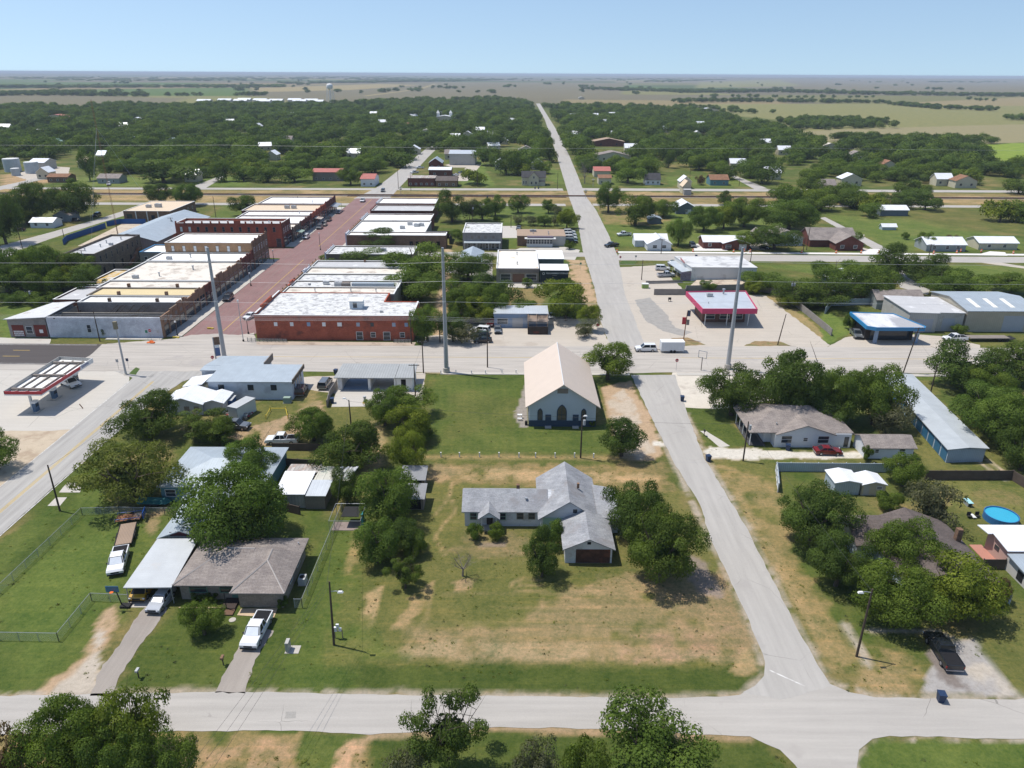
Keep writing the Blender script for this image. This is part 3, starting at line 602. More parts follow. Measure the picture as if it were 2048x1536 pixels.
MT = dict(
 redbrick=brick("red_brick", (.54, .125, .065), (.42, .095, .05), (.28, .15, .11), .45, .15, stain=(.16, .06, .045), stain_amt=.25),
 tanbrick=brick("tan_brick", (.52, .30, .15), (.43, .24, .12), (.36, .28, .2), .45, .15),
 darkbrick=brick("dark_red_brick", (.24, .075, .05), (.17, .055, .04), (.14, .08, .07), .45, .15),
 brownbrick=brick("brown_brick", (.32, .19, .115), (.19, .11, .07), (.22, .17, .13), .45, .15),
 facadebrick=brick("buff_facade_brick", (.38, .23, .14), (.30, .17, .10), (.25, .19, .14), .45, .15),
 stone=brick("grey_stone", (.25, .20, .15), (.18, .15, .115), (.14, .12, .1), .9, .35, stain=(.1, .08, .07), stain_amt=.3),
 greybrick=brick("pale_grey_brick", (.36, .34, .31), (.29, .27, .25), (.33, .31, .29), .5, .16),
 whitewash=brick("whitewashed_brick", (.78, .81, .86), (.72, .75, .81), (.6, .62, .66), .45, .15, stain=(.42, .43, .47), stain_amt=.3),
 block=brick("concrete_block", (.42, .38, .31), (.37, .33, .27), (.3, .27, .23), .8, .4),
 pinkmetal=stripes("mauve_metal_wall", (.32, .25, .26), 'xy', .9, .8),
 greymetal=stripes("grey_metal_wall", (.42, .41, .38), 'xy', .5, .75, stain=(.3, .27, .22), stain_amt=.1),
 tanmetal=stripes("tan_metal_wall", (.40, .36, .28), 'xy', .5, .85),
 bluewall=mat("faded_blue_wall", (.24, .32, .44), .8, .1, stain=(.35, .38, .42), stain_amt=.3), bluetrim=glossy("blue_canopy", (.02, .20, .42), .35),
 whiteroof=mat("white_membrane_roof", (.80, .80, .78), .75, .06, .3, stain=(.56, .53, .48), stain_amt=.28),
 dirtyroof=mat("patchy_white_roof", (.60, .60, .58), .85, .16, .9, stain=(.34, .34, .34), stain_amt=.45, stain_scale=.7),
 creamroof=mat("cream_roof", (.66, .61, .53), .85, .09, .4, stain=(.42, .37, .31), stain_amt=.38),
 tanroof=mat("sand_coloured_roof", (.60, .49, .28), .85, .07, .4), beigeroof=mat("beige_flat_roof", (.62, .50, .36), .85, .07),
 brownroof=mat("brown_gravel_roof", (.34, .25, .18), .9, .12), greyroof=mat("grey_membrane_roof", (.46, .46, .46), .8, .08, stain=(.6, .6, .6), stain_amt=.2),
 lichen=mat("stained_roof", (.55, .52, .46), .9, .1, .5, stain=(.52, .33, .07), stain_amt=.7, stain_scale=.3),
 metalroof=stripes("pale_metal_roof", (.55, .58, .60), 'x', .6, .85, .1, .45, .3), metalroofy=stripes("pale_metal_roof_cross", (.52, .56, .58), 'y', .6, .85, .1, .45, .3),
 bluegreyroof=stripes("blue_grey_metal_roof", (.38, .43, .465), 'x', .9, .85, .08, .5, .2), rustroof=stripes("rusty_tin_roof", (.5, .46, .42), 'x', .6, .6, .3, .7, panel=.5, stain=(.28, .14, .08), stain_amt=.5),
 whitemetal=stripes("white_metal_roof", (.80, .81, .82), 'x', .5, .88, .1, .4, .1), charred=mat("charred_wood", (.045, .036, .03), .95, .4),
 awning=mat("dark_awning", (.10, .12, .11), .8, .1), greenaw=mat("faded_green_awning", (.25, .33, .28), .8, .1), board=mat("weathered_boards", (.22, .19, .165), .9, .2, stretch=(1, 1, .2)),
)
def wpart(root, side, a, z, w, h, rect, m=None, frame=None, name='window', proud=.04, sub='frame', parent=None):
 """an opening on a wall: side S/N (a = x) or E/W (a = y); rect = x0,y0,x1,y1"""
 x0, y0, x1, y1 = rect
 def bx(mb, w_, h_, p, z_):
  if side == 'S': mb.box(a-w_/2, y0-p, z_-h_/2, a+w_/2, y0+.02, z_+h_/2)
  if side == 'N': mb.box(a-w_/2, y1-.02, z_-h_/2, a+w_/2, y1+p, z_+h_/2)
  if side == 'E': mb.box(x1-.02, a-w_/2, z_-h_/2, x1+p, a+w_/2, z_+h_/2)
  if side == 'W': mb.box(x0-p, a-w_/2, z_-h_/2, x0+.02, a+w_/2, z_+h_/2)
  return mb
 o = part(bx(MB(), w, h, proud, z), name, m or M['glass'], parent or root)
 if frame:
  mb = MB(); t = .09; q = proud+.03
  for (da, dz, ww, hh) in ((-w/2, 0, t, h+t), (w/2, 0, t, h+t), (0, h/2, w-t, t), (0, -h/2, w-t, t), (0, 0, w-t, t*.6)):
   A = a+da; Z = z+dz
   if side == 'S': mb.box(A-ww/2, y0-q, Z-hh/2, A+ww/2, y0-.01, Z+hh/2)
   if side == 'N': mb.box(A-ww/2, y1+.01, Z-hh/2, A+ww/2, y1+q, Z+hh/2)
   if side == 'E': mb.box(x1+.01, A-ww/2, Z-hh/2, x1+q, A+ww/2, Z+hh/2)
   if side == 'W': mb.box(x0-q, A-ww/2, Z-hh/2, x0-.01, A+ww/2, Z+hh/2)
  part(mb, sub, frame, o)
 return o
def ring(mb, x0, y0, x1, y1, z0, z1, t=.3, m=0):
 mb.box(x0, y0, z0, x1, y0+t, z1, m); mb.box(x0, y1-t, z0, x1, y1, z1, m)
 mb.box(x0, y0+t, z0, x0+t, y1-t, z1, m); mb.box(x1-t, y0+t, z0, x1, y1-t, z1, m)
def flatb(name, label, rect, h, wall, roof, par=.35, coping=None, front=None, cat='building', group=None, steps=None):
 """flat roofed building: wall ring with parapet, roof deck, coping, optional facade wall facing the street (E/W)"""
 x0, y0, x1, y1 = rect; t = thing(name, label, cat, (x0, y0, 0), group=group)
 mb = MB(); X0, X1 = x0, x1
 if front and front[0] == 'E': X1 = x1-.35
 if front and front[0] == 'W': X0 = x0+.35
 ring(mb, X0, y0, X1, y1, 0, h); part(mb, 'wall', MT[wall], t)
 part(MB().box(X0+.3, y0+.3, h-par-.15, X1-.3, y1-.3, h-par), 'roof', MT[roof], t)
 cp = MB(); ring(cp, X0-.05, y0-.05, X1+(0 if front and front[0] == 'E' else .05), y1+.05, h, h+.07, .42); part(cp, 'coping', coping or M['trim'], t)
 if front:
  sd, fm, fh, nb = front[0], front[1], front[2], front[3]; xa, xb = (x1-.35, x1) if sd == 'E' else (x0, x0+.35)
  mb = MB(); mb.box(xa, y0, 0, xb, y1, fh)
  st = steps or []
  for (a, b, hh) in st: mb.box(xa, y0+(y1-y0)*a, fh, xb, y0+(y1-y0)*b, fh+hh)
  L = (y1-y0); n = max(1, round(L/4.2))
  for i in range(n+1):
   yy = y0+L*i/n; s = .25; off = .12
   yy = min(max(yy, y0+s), y1-s); mb.box(xb if sd == 'E' else xa-off, yy-s, 0, xb+off if sd == 'E' else xa, yy+s, fh+.35)
  part(mb, 'facade', MT[fm], t)
  for i in range(n):
   yc = y0+L*(i+.5)/n; w = L/n-1.0
   wpart(t, sd, yc, 1.5, w, 2.5, (xa, y0, xb, y1), frame=M['trim'] if i % 2 else MT['board'], name='shop_window', proud=.05)
   for q in (-.25, .25): wpart(t, sd, yc+q*w*1.1, 3.45, w*.4, .8, (xa, y0, xb, y1), name='transom_window', proud=.05)
  if fh > 7.5:
   m2 = round(L/2.6)
   for i in range(m2): wpart(t, sd, y0+L*(i+.5)/m2, 6.3, .95, 1.9, (xa, y0, xb, y1), frame=M['trim'], proud=.05)
 return t
def rooftop(root, kind, x, y, z, s=1.0):
 mb = MB()
 if kind == 'ac': mb.box(x-.9*s, y-.6*s, z+.12, x+.9*s, y+.6*s, z+1.1*s); mb.box(x-.8*s, y-.5*s, z, x-.6*s, y+.5*s, z+.12); mb.box(x+.6*s, y-.5*s, z, x+.8*s, y+.5*s, z+.12); mb.disc((x-.3*s, y), .4*s, z+1.1*s, z+1.2*s, 12); part(mb, 'rooftop_unit', M['ac'], root)
 if kind == 'vent': mb.tube([(x, y, z-.05), (x, y, z+.7*s)], .13*s, 8); mb.disc((x, y), .24*s, z+.7*s, z+.85*s, 10); part(mb, 'roof_vent', M['steel'], root)
 if kind == 'chimney': mb.box(x-.35*s, y-.35*s, z-.3, x+.35*s, y+.35*s, z+.9*s); part(mb, 'chimney', MT['brownbrick'], root)
 if kind == 'dish': mb.tube([(x, y, z), (x, y, z+.6)], .04, 6); mb.box(x-.4, y-.08, z+.5, x+.4, y, z+1.1); part(mb, 'satellite_dish', M['steel'], root)
g1 = "storefront buildings along the west side of the brick street"; g2 = "storefront buildings along the east side of the brick street"
XW = -87.7; XE = -64.0
t = thing('burned_building', 'roofless burned-out corner building with white painted side wall and collapsed charred rafters', 'building', (-116.6, 176.6, 0))
mb = MB(); mb.box(-116.6, 176.6, 0, XW-.35, 176.95, 5.35); part(mb, 'painted_wall', MT['whitewash'], t)
mb = MB(); mb.box(-116.6, 176.95, 0, -116.3, 190, 4.2); mb.box(-116.3, 182.8, 0, XW-.35, 183.1, 4.6); part(mb, 'interior_wall', MT['block'], t)
part(MB().box(-116.3, 176.95, 0, XW-.35, 190, .12), 'floor', mat('burned_rubble', (.2, .16, .125), .95, .5, fine=3), t)
mb = MB(); mb.box(XW-.35, 176.6, 0, XW, 190, 5.6); mb.box(XW-.35, 182, 5.6, XW, 190, 6.0); mb.box(XW-.35, 186.5, 6.0, XW, 189, 6.5)
for y in (176.9, 180.2, 183.4, 186.6, 189.7): mb.box(XW, y-.28, 0, XW+.14, y+.28, 5.4)
part(mb, 'facade', MT['facadebrick'], t)
for y in (178.5, 181.8, 185, 188.2): wpart(t, 'E', y, 1.6, 2.3, 2.7, (0, 0, XW, 0), frame=MT['awning'], name='shop_window'); wpart(t, 'E', y, 4.1, 1.3, 1.0, (0, 0, XW, 0), m=MT['board'])
wpart(t, 'S', -106.3, 2.4, 1.0, 2.0, (0, 176.6, 0, 0), frame=M['trim'])
wpart(t, 'S', -114.5, 5.0, .4, .3, (0, 176.6, 0, 0), m=M['dark'], name='wall_vent')
rng = random.Random(5)
rf = MB()
for i in range(17):
 x = -99+i*.62+rng.uniform(-.1, .1); rf.tube([(x, 177.1, 4.6+rng.uniform(-.4, .2)), (x+1.2, 182.7, 3.8+rng.uniform(-.6, .3))], .09, 4)
for i in range(9):
 x = -107+i*1.0+rng.uniform(-.2, .2); rf.tube([(x, 183.3, 1.2+rng.uniform(0, 1)), (x+2.0+rng.uniform(-1, 1), 189.7, 4.6)], .09, 4)
for i in range(16):
 x = -114.8+rng.uniform(-1, 3.2); y = rng.uniform(178, 189); rf.tube([(x, y, .4), (x+rng.uniform(-2, 2), y+rng.uniform(-2, 2), rng.uniform(2, 4.6))], .09, 4)
part(rf, 'collapsed_rafters', MT['charred'], t)
t = thing('workshop', 'low shed-roofed corner workshop with dark red garage doors on the left edge', 'workshop', (-126.5, 176.0, 0))
ring_ = MB(); ring_.prism([(-126.5, 176.6), (-116.9, 176.6), (-116.9, 189.6), (-122.2, 189.6)], 0, 4.7); part(ring_, 'wall', MT['greybrick'], t)
mb = MB(); mb.slab([(-127.0, 176.1, 4.9), (-116.4, 176.1, 5.5), (-116.4, 190, 5.5), (-122.6, 190, 5.1)], .16); part(mb, 'roof', mat('patched_tin_roof', (.58, .58, .57), .6, .14, .8, stain=(.36, .27, .2), stain_amt=.2), t)
REDD = mat('dark_red_door', (.16, .035, .025), .7, .15)
d = wpart(t, 'S', -124.2, 1.75, 3.0, 3.0, (0, 176.6, 0, 0), m=REDD, name='garage_door', frame=None)
mb = MB()
for i in range(7):
 for j in range(3): mb.box(-125.4+i*.36, 176.5, .4+j*.5, -125.15+i*.36, 176.55, .75+j*.5)
part(mb, 'door_panes', M['white'], d)
wpart(t, 'S', -121.4, 1.9, 1.6, 1.9, (0, 176.6, 0, 0), frame=M['trim'])
d = wpart(t, 'S', -118.6, 1.75, 3.1, 3.1, (0, 176.6, 0, 0), m=REDD, name='garage_door')
part(MB().box(-118.9, 176.5, 1.2, -118, 176.55, 2.1), 'door_notice', M['white'], d)
rows = [
 (190.0, 196.2, -116.0, 5.3, 'whiteroof', 'facadebrick', 5.6, [(.0, .2, 1.0), (.2, .4, .5)], 'buff brick storefront with bright white roof right behind the burned-out building'),
 (196.2, 204.3, -116.8, 5.4, 'tanroof', 'facadebrick', 5.8, [(.3, .7, .5)], 'storefront building with sand coloured roof between two white roofs'),
 (204.3, 212.0, -118.4, 5.4, 'creamroof', 'darkbrick', 5.8, [], 'dark brick storefront with cream roof behind the sand coloured one'),
 (212.0, 235.5, -118.4, 5.5, 'creamroof', 'facadebrick', 5.9, [(.1, .3, .7), (.5, .6, .6), (.85, .95, .6)], 'widest west-side storefront with blotchy cream roof and long row of brick pilasters'),
 (235.5, 247.4, -118.4, 5.7, 'whiteroof', 'darkbrick', 6.2, [(.0, .1, .5), (.5, .6, .5), (.88, 1, .6)], 'dark brick storefront with clean white roof beside the two-storey tan building'),
]
for (ya, yb, xa, h, rm, fm, fh, st, lab) in rows:
 t = flatb('storefront_building', lab, (xa, ya, XW, yb), h, 'block' if rm == 'tanroof' else 'greybrick', rm, front=('E', fm, fh, 1), steps=st, group=g1, coping=MT['board'] if rm == 'tanroof' else None)
 if ya < 205:
  for q in (.3, .75): rooftop(t, 'chimney', xa+(XW-xa)*q, ya+.5, h+.1)
 if ya > 205: rooftop(t, 'vent', xa+12, ya+6, h-.35, 1.4); rooftop(t, 'ac', xa+6, ya+3.5, h-.35, .9)
 if 'widest' in lab: rooftop(t, 'vent', xa+19, ya+14, h-.35, 1.6)
flatb('rear_annex', 'low annex with blue-grey roof and red end wall behind the storefronts', (-126.5, 196.5, -116.9, 209.5), 4.1, 'darkbrick', 'greyroof', group=g1)
flatb('rear_annex', 'low annex whose roof is streaked with orange lichen', (-126.0, 211, -118.5, 230), 4.2, 'stone', 'lichen', group=g1)
t = flatb('two_storey_building', 'two-storey tan brick corner building with row of arched side windows', (-117.2, 247.6, XW, 263.5), 9.0, 'tanbrick', 'whiteroof', front=('E', 'brownbrick', 9.5, 1), steps=[(.2, .26, .5), (.48, .54, .5), (.9, 1, .5)])
for i in range(7): wpart(t, 'S', -114.6+i*3.75, 7.0, .95, 1.9, (0, 247.6, 0, 0), m=M['trim'], frame=MT['board'])
t = flatb('rear_annex', 'white roofed annex with blue trim joined to the tan two-storey building', (-127.5, 250, -117.4, 262), 5.2, 'greybrick', 'whiteroof', coping=MT['bluetrim'])
wpart(t, 'S', -125.5, 2.6, 1.1, 2.1, (0, 250, 0, 0), frame=M['trim']); wpart(t, 'S', -121.5, 2.6, 1.1, 2.1, (0, 250, 0, 0), frame=M['trim'])
t = flatb('two_storey_building', 'long dark red brick two-storey corner building with knobbed parapet', (-128, 281.5, XW+.3, 292), 9.2, 'redbrick', 'greyroof', par=.9, front=('E', 'darkbrick', 9.3, 1))
for i in range(13): part(MB().box(-127.8+i*3.3, 281.3, 8.9, -127.2+i*3.3, 281.5, 10.0), 'parapet_knob', MT['redbrick'], t)
part(MB().box(-105.5, 281.28, 8.9, -103, 281.49, 10.3), 'parapet_crest', MT['redbrick'], t)
for i in range(12): wpart(t, 'S', -125.8+i*3.2, 6.9, .95, 1.8, (0, 281.5, 0, 0), m=M['glass'] if i > 1 else M['trim'], frame=MT['board'])
for x in (-96.5, -89.3): wpart(t, 'S', x, 1.9, 1.8, 3.2, (0, 281.5, 0, 0), frame=MT['board'], name='door')
for q in (-110, -101, -94): rooftop(t, 'vent', q, 287, 8.2, 1.3)
rows = [
 (292, 304, -121, 5.0, 'creamroof', 'stone', 'storefront with cream roof and dark awning just past the red two-storey building'),
 (304, 321, -117, 5.2, 'whiteroof', 'darkbrick', 'dark brick storefront with white roof and wooden street awning'),
 (321, 331, -117, 5.4, 'whiteroof', 'redbrick', 'red brick storefront with white roof two doors before the rail end'),
 (331, 348, -120, 5.6, 'beigeroof', 'redbrick', 'taller red brick storefront with beige roof and rooftop units'),
 (348, 368, -118, 6.0, 'whiteroof', 'darkbrick', 'last west-side storefront before the railway with white roof'),
]
for (ya, yb, xa, h, rm, fm, lab) in rows:
 t = flatb('storefront_building', lab, (xa, ya, XW+1.0, yb), h, 'darkbrick', rm, front=('E', fm, h+.5, 1), steps=[(.0, .07, .4), (.46, .54, .4), (.93, 1, .4)], group=g1)
 if rm == 'beigeroof': rooftop(t, 'ac', xa+18, ya+8, h-.35, 1.2); rooftop(t, 'ac', xa+21, ya+8, h-.35, 1.2)
 else: rooftop(t, 'vent', xa+24, ya+5, h-.35, 1.2)
def awning(x, y0, y1, z, w, m, lab):
 t = thing('street_awning', lab, 'awning', (x, y0, 0)); mb = MB(); mb.slab([(x, y0, z+.5), (x+w, y0, z), (x+w, y1, z), (x, y1, z+.5)], .1); part(mb, 'awning_roof', m, t)
 for yy in (y0+.2, y1-.2):
  mb = MB(); mb.tube([(x+w-.2, yy, 0.1), (x+w-.2, yy, z)], .07, 6); part(mb, 'post', M['steel'], t)
awning(XW+.2, 296, 301, 3.0, 3.2, MT['greenaw'], 'faded green street awning near the red two-storey corner')
awning(XW+1.2, 324, 329, 3.2, 3.2, MT['rustroof'], 'rust brown tin street awning above parked cars')
awning(XW+1.2, 355, 366, 3.3, 3.2, M['steel'], 'pale metal street awning at the rail end of the street')
t = thing('stone_building', 'two-storey dark stone building with grey roof and outside stair behind the storefronts', 'building', (-143, 232, 0))
P4 = [(-143.5, 233), (-133.2, 233), (-133.2, 264), (-143.5, 264)]
mb = MB(); ring(mb, -143.5, 233, -133.2, 264, 0, 8.4, .35); part(mb, 'wall', MT['stone'], t)
part(MB().box(-143.1, 233.4, 7.6, -133.6, 263.6, 7.75), 'roof', MT['greyroof'], t)
for i in range(8): wpart(t, 'E', 236+i*3.6, 6.2, .95, 1.9, (-143.5, 233, -133.2, 264), frame=MT['board']);
for i in range(5): wpart(t, 'E', 237+i*6, 2.0, 1.2, 2.4, (-143.5, 233, -133.2, 264), m=M['dark'])
mb = MB(); mb.slab([(-133.1, 252, .2), (-132.1, 252, .2), (-132.1, 260, 4.4), (-133.1, 260, 4.4)], .2); mb.box(-133.1, 260, 4.2, -132, 262, 4.35); mb.tube([(-132.1, 252, 1.1), (-132.1, 260, 5.3)], .05, 5); part(mb, 'outside_stair', M['rust'], t)
for x, y in ((-140, 240), (-138, 246), (-139, 252), (-137, 258)): rooftop(t, 'vent', x, y, 7.75, 1.2)
rooftop(t, 'ac', -136, 249, 7.75, .7)
def gable_roof(mb, x0, y0, x1, y1, ez, rz, axis='x', oh=.4, t=.14, gy=None):
 """two slabs; axis = direction of the ridge"""
 if axis == 'x':
  m = (y0+y1)/2; k = (rz-ez)/(m-y0); a, b = x0-oh, x1+oh
  mb.slab([(a, y0-oh, ez-oh*k), (b, y0-oh, ez-oh*k), (b, m, rz), (a, m, rz)], t); mb.slab([(a, m, rz), (b, m, rz), (b, y1+oh, ez-oh*k), (a, y1+oh, ez-oh*k)], t)
 else:
  m = (x0+x1)/2; k = (rz-ez)/(m-x0); a, b = y0-oh, y1+oh
  mb.slab([(x0-oh, a, ez-oh*k), (m, a, rz), (m, b, rz), (x0-oh, b, ez-oh*k)], t); mb.slab([(m, a, rz), (x1+oh, a, ez-oh*k), (x1+oh, b, ez-oh*k), (m, b, rz)], t)
def gable_wall(mb, x0, y0, x1, y1, ez, rz, axis='x', t=.12):
 e = ez-t*1.15; r = rz-t*1.15
 if axis == 'x':
  m = (y0+y1)/2; pr = [(y0, 0), (y1, 0), (y1, e), (m, r), (y0, e)]
  vs = [(x0, p[0], p[1]) for p in pr]+[(x1, p[0], p[1]) for p in pr]
 else:
  m = (x0+x1)/2; pr = [(x0, 0), (x1, 0), (x1, e), (m, r), (x0, e)]
  vs = [(p[0], y0, p[1]) for p in pr]+[(p[0], y1, p[1]) for p in pr]
 fs = [(0, 1, 2, 3, 4), (9, 8, 7, 6, 5)]+[(i, 5+i, 5+(i+1) % 5, (i+1) % 5) for i in range(5)]
 mb.solid(vs, fs)
def hip_roof(mb, x0, y0, x1, y1, ez, rz, oh=.45, t=.16, r=None):
 x0 -= oh; y0 -= oh; x1 += oh; y1 += oh; w, d = x1-x0, y1-y0; k = min(w, d)/2 if r is None else r
 if w >= d: a = (x0+k, (y0+y1)/2, rz); b = (x1-k, (y0+y1)/2, rz)
 else: a = ((x0+x1)/2, y0+k, rz); b = ((x0+x1)/2, y1-k, rz)
 e = ez; c = [(x0, y0, e), (x1, y0, e), (x1, y1, e), (x0, y1, e)]; c2 = [(p[0], p[1], e-t) for p in c]
 vs = c+c2+[a, b]
 if w >= d: fs = [(0, 1, 9, 8), (2, 3, 8, 9), (1, 2, 9), (3, 0, 8)]
 else: fs = [(0, 1, 8), (1, 2, 9, 8), (2, 3, 9), (3, 0, 8, 9)]
 fs += [(0, 4, 5, 1), (1, 5, 6, 2), (2, 6, 7, 3), (3, 7, 4, 0), (7, 6, 5, 4)]
 mb.solid(vs, fs)
def house(name, label, vols, wall, roof, wins=(), doors=(), cat='house', extras=None, group=None, glass=None, frame=True, oh=.4, winframe=None):
 """vols: (kind 'gx','gy','h','f', x0,y0,x1,y1, eave, ridge)"""
 x0, y0 = vols[0][1], vols[0][2]; t = thing(name, label, cat, (x0, y0, 0), group=group)
 mw = MB(); mr = MB()
 for v_ in vols:
  k, a, b, c, d, e, r = v_[:7]
  if k in ('gx', 'gy'): gable_wall(mw, a, b, c, d, e, r, k[1]); gable_roof(mr, a, b, c, d, e, r, k[1], oh)
  elif k == 'h': mw.box(a, b, 0, c, d, e-.16); hip_roof(mr, a, b, c, d, e, r, oh)
  elif k == 'f': mw.box(a, b, 0, c, d, e-.14); mr.slab([(a-oh*.5, b-oh*.5, e), (c+oh*.5, b-oh*.5, e), (c+oh*.5, d+oh*.5, r), (a-oh*.5, d+oh*.5, r)], .14)
  elif k == 'o':   # open canopy: roof only
   mr.slab([(a, b, e), (c, b, e), (c, d, r), (a, d, r)], .14)
 part(mw, 'wall', wall, t); part(mr, 'roof', roof, t)
 for w_ in wins:
  vi, side, a, z, w, h = w_[:6]; v_ = vols[vi]
  wpart(t, side, a, z, w, h, v_[1:5], frame=(winframe or M['trim']) if frame else None, m=w_[6] if len(w_) > 6 else None)
 for w_ in doors:
  vi, side, a, w, h, m_ = w_[:6]; v_ = vols[vi]; wpart(t, side, a, h/2+.05, w, h, v_[1:5], m=m_, name='door' if w < 2 else 'garage_door')
 return t
def warehouse():
 t = thing('metal_warehouse', 'mauve metal warehouse with pale blue gabled roof behind the brick blocks', 'warehouse', (-151, 270, 0))
 a = (-149.5, 266.5); b = (-126, 268.5); c = (-126, 318); d = (-149.5, 318); m = (-137, 0)
 mb = MB(); gable_wall(mb, -149.5, 268, -129.5, 318, 5.2, 8.0, 'y'); part(mb, 'wall', MT['pinkmetal'], t)
 mb = MB(); gable_roof(mb, -149.5, 268, -129.5, 318, 5.2, 8.0, 'y', .5); part(mb, 'roof', MT['bluegreyroof'], t)
warehouse()
t = flatb('tan_office_building', 'brown brick office with flat sand roof and white pilasters by the side street', (-174, 334, -153, 362), 4.6, 'brownbrick', 'beigeroof', par=.1)
for x in (-168.5, -163.5, -158.6): part(MB().box(x-.2, 333.8, 0, x+.2, 334, 4.4), 'pilaster', M['trim'], t)
rooftop(t, 'ac', -163, 345, 4.5, 1.5); rooftop(t, 'ac', -167, 344, 4.5, 1.2)
for i in range(5): wpart(t, 'E', 338+i*5, 2.4, 1.2, 1.2, (-174, 334, -153, 362), frame=M['trim'])
wpart(t, 'S', -171.5, 2.3, 2.4, 1.8, (0, 334, 0, 0)); wpart(t, 'S', -161, 1.6, 1.6, 2.4, (0, 334, 0, 0), name='door')
t = thing('red_brick_building', 'long red brick corner building with weathered white roof facing the highway', 'building', (XE, 175.5, 0))
X1, X2, YA, YB, YC = -24.7, -33.5, 175.5, 188.2, 196.5; h = 6.5
mb = MB(); mb.box(XE, YA, 0, X1, YA+.35, h); mb.box(X1-.35, YA+.35, 0, X1, YB, h); mb.box(X2, YB-.35, 0, X1-.35, YB, h); mb.box(X2-.35, YB-.35, 0, X2, YC, h); mb.box(XE+.35, YC-.35, 0, X2-.35, YC, h); mb.box(XE, YA+.35, 0, XE+.35, YC, h+.4); mb.box(XE, YA+5, h+.4, XE+.35, YA+14, h+1.1); part(mb, 'wall', MT['redbrick'], t)
mb = MB(); mb.prism([(XE+.35, YA+.35), (X1-.35, YA+.35), (X1-.35, YB-.35), (X2-.35, YB-.35), (X2-.35, YC-.35), (XE+.35, YC-.35)], h-.4, h-.2); part(mb, 'roof', MT['dirtyroof'], t)
mb = MB(); mb.box(XE, YA-.05, h, X1+.05, YA+.4, h+.07); mb.box(X1-.4, YA+.4, h, X1+.05, YB, h+.07); mb.box(XE-.03, YA+.4, h+.4, XE+.4, YA+5, h+.5); mb.box(XE-.03, YA+14, h+.4, XE+.4, YC, h+.5); part(mb, 'coping', M['trim'], t)
rc = (XE, YA, X1, YC)
for x, m_ in ((-58.9, M['white']), (-54.9, M['trim']), (-50.7, MT['bluewall']), (-46.9, M['white']), (-43.0, M['white']), (-38.4, MT['bluewall']), (-34.9, M['glass']), (-29.5, MT['bluewall']), (-26.4, MT['bluewall'])):
 wpart(t, 'S', x, 4.2, .85 if x != -43.0 else 1.1, 1.0, rc, m=m_, frame=None)
for x, w in ((-38.2, 1.6), (-31.4, 1.7)): wpart(t, 'S', x, 1.25, w, 2.1, rc, frame=M['white'], name='door')
for x in (-34.8, -27.5): wpart(t, 'S', x, 1.55, 1.2, 1.3, rc, frame=M['trim'])
for y in (179, 184, 189, 193.5): wpart(t, 'W', y, 1.6, 3.4, 2.6, rc, frame=M['trim'], name='shop_window')
mb = MB(); mb.box(-41.5, 181.5, h-.2, -38.3, 184.2, h+1.9); rh = part(mb, 'roof_hatch_house', mat('pale_blue_boards', (.52, .58, .62), .8, .08), t)
part(MB().slab([(-41.8, 181.2, h+2.0), (-38.0, 181.2, h+2.0), (-38.0, 184.6, h+2.2), (-41.8, 184.6, h+2.2)], .1), 'hatch_roof', M['trim'], rh); part(MB().box(-40.6, 181.43, h+.2, -39.6, 181.5, h+1.5), 'hatch_window', M['glass'], rh)
rooftop(t, 'ac', -33, 179, h-.2, .45)
part(MB().box(X2, YB, 0, -25.5, YC-.2, 3.6), 'rear_extension', MT['stone'], t)
part(MB().box(X2, YB+.1, 3.6, -25.5, YC-.1, 3.75), 'extension_roof', mat('tar_roof', (.13, .12, .11), .9, .2), t)
t2 = flatb('storefront_building', 'east-side storefront with bright cream roof next to the long red brick building', (XE, 196.7, -32.5, 204), 6.0, 'block', 'creamroof', front=('W', 'facadebrick', 6.4, 1), group=g2)
for x in (-55, -45, -38): rooftop(t2, 'vent', x, 200, 5.7, 1.0)
t2 = flatb('storefront_building', 'east-side storefront with cluttered white roof and long duct', (XE, 204.2, -32.5, 212), 5.7, 'block', 'dirtyroof', front=('W', 'redbrick', 6.2, 1), group=g2, steps=[(.3, .7, .5)])
part(MB().box(-46, 206, 5.6, -34, 207.4, 6.5), 'long_duct', MT['bluegreyroof'], t2); rooftop(t2, 'ac', -50, 207, 5.35, 1.2); rooftop(t2, 'ac', -54, 209, 5.35, .9); rooftop(t2, 'dish', -58, 206, 5.35)
part(MB().box(-49, 206.2, 5.4, -46.6, 207.4, 6.6), 'rooftop_box', MT['board'], t2)
t2 = flatb('storefront_building', 'east-side storefront with smooth grey-white roof', (XE, 212.2, -32.8, 220.5), 5.6, 'block', 'dirtyroof', front=('W', 'facadebrick', 6.1, 1), group=g2)
t2 = flatb('storefront_building', 'east-side storefront with peach-tinted roof before the shrub gap', (XE, 220.7, -33, 229), 5.5, 'greybrick', 'creamroof', front=('W', 'whitewash', 6.0, 1), group=g2, steps=[(.1, .4, .4)])
t2 = flatb('storefront_building', 'east-side storefront with plain grey roof beside the shrub gap', (XE, 229.2, -32.5, 237.5), 5.6, 'block', 'greyroof', front=('W', 'facadebrick', 5.9, 1), group=g2)
rooftop(t2, 'chimney', -48, 237, 5.2, .8)
t2 = flatb('storefront_building', 'grey concrete-walled building with white roof just past the shrubs', (XE, 249.5, -34, 262.5), 5.0, 'stone', 'dirtyroof', front=('W', 'whitewash', 5.4, 1), group=g2)
rooftop(t2, 'ac', -45, 256, 4.65, 1.0); rooftop(t2, 'vent', -55, 256, 4.65, 1.2)
t2 = flatb('storefront_building', 'low brick building with narrow white roof and arched back windows', (XE+.3, 281.5, -25.5, 288), 5.0, 'brownbrick', 'whiteroof', front=('W', 'whitewash', 5.6, 1), group=g2)
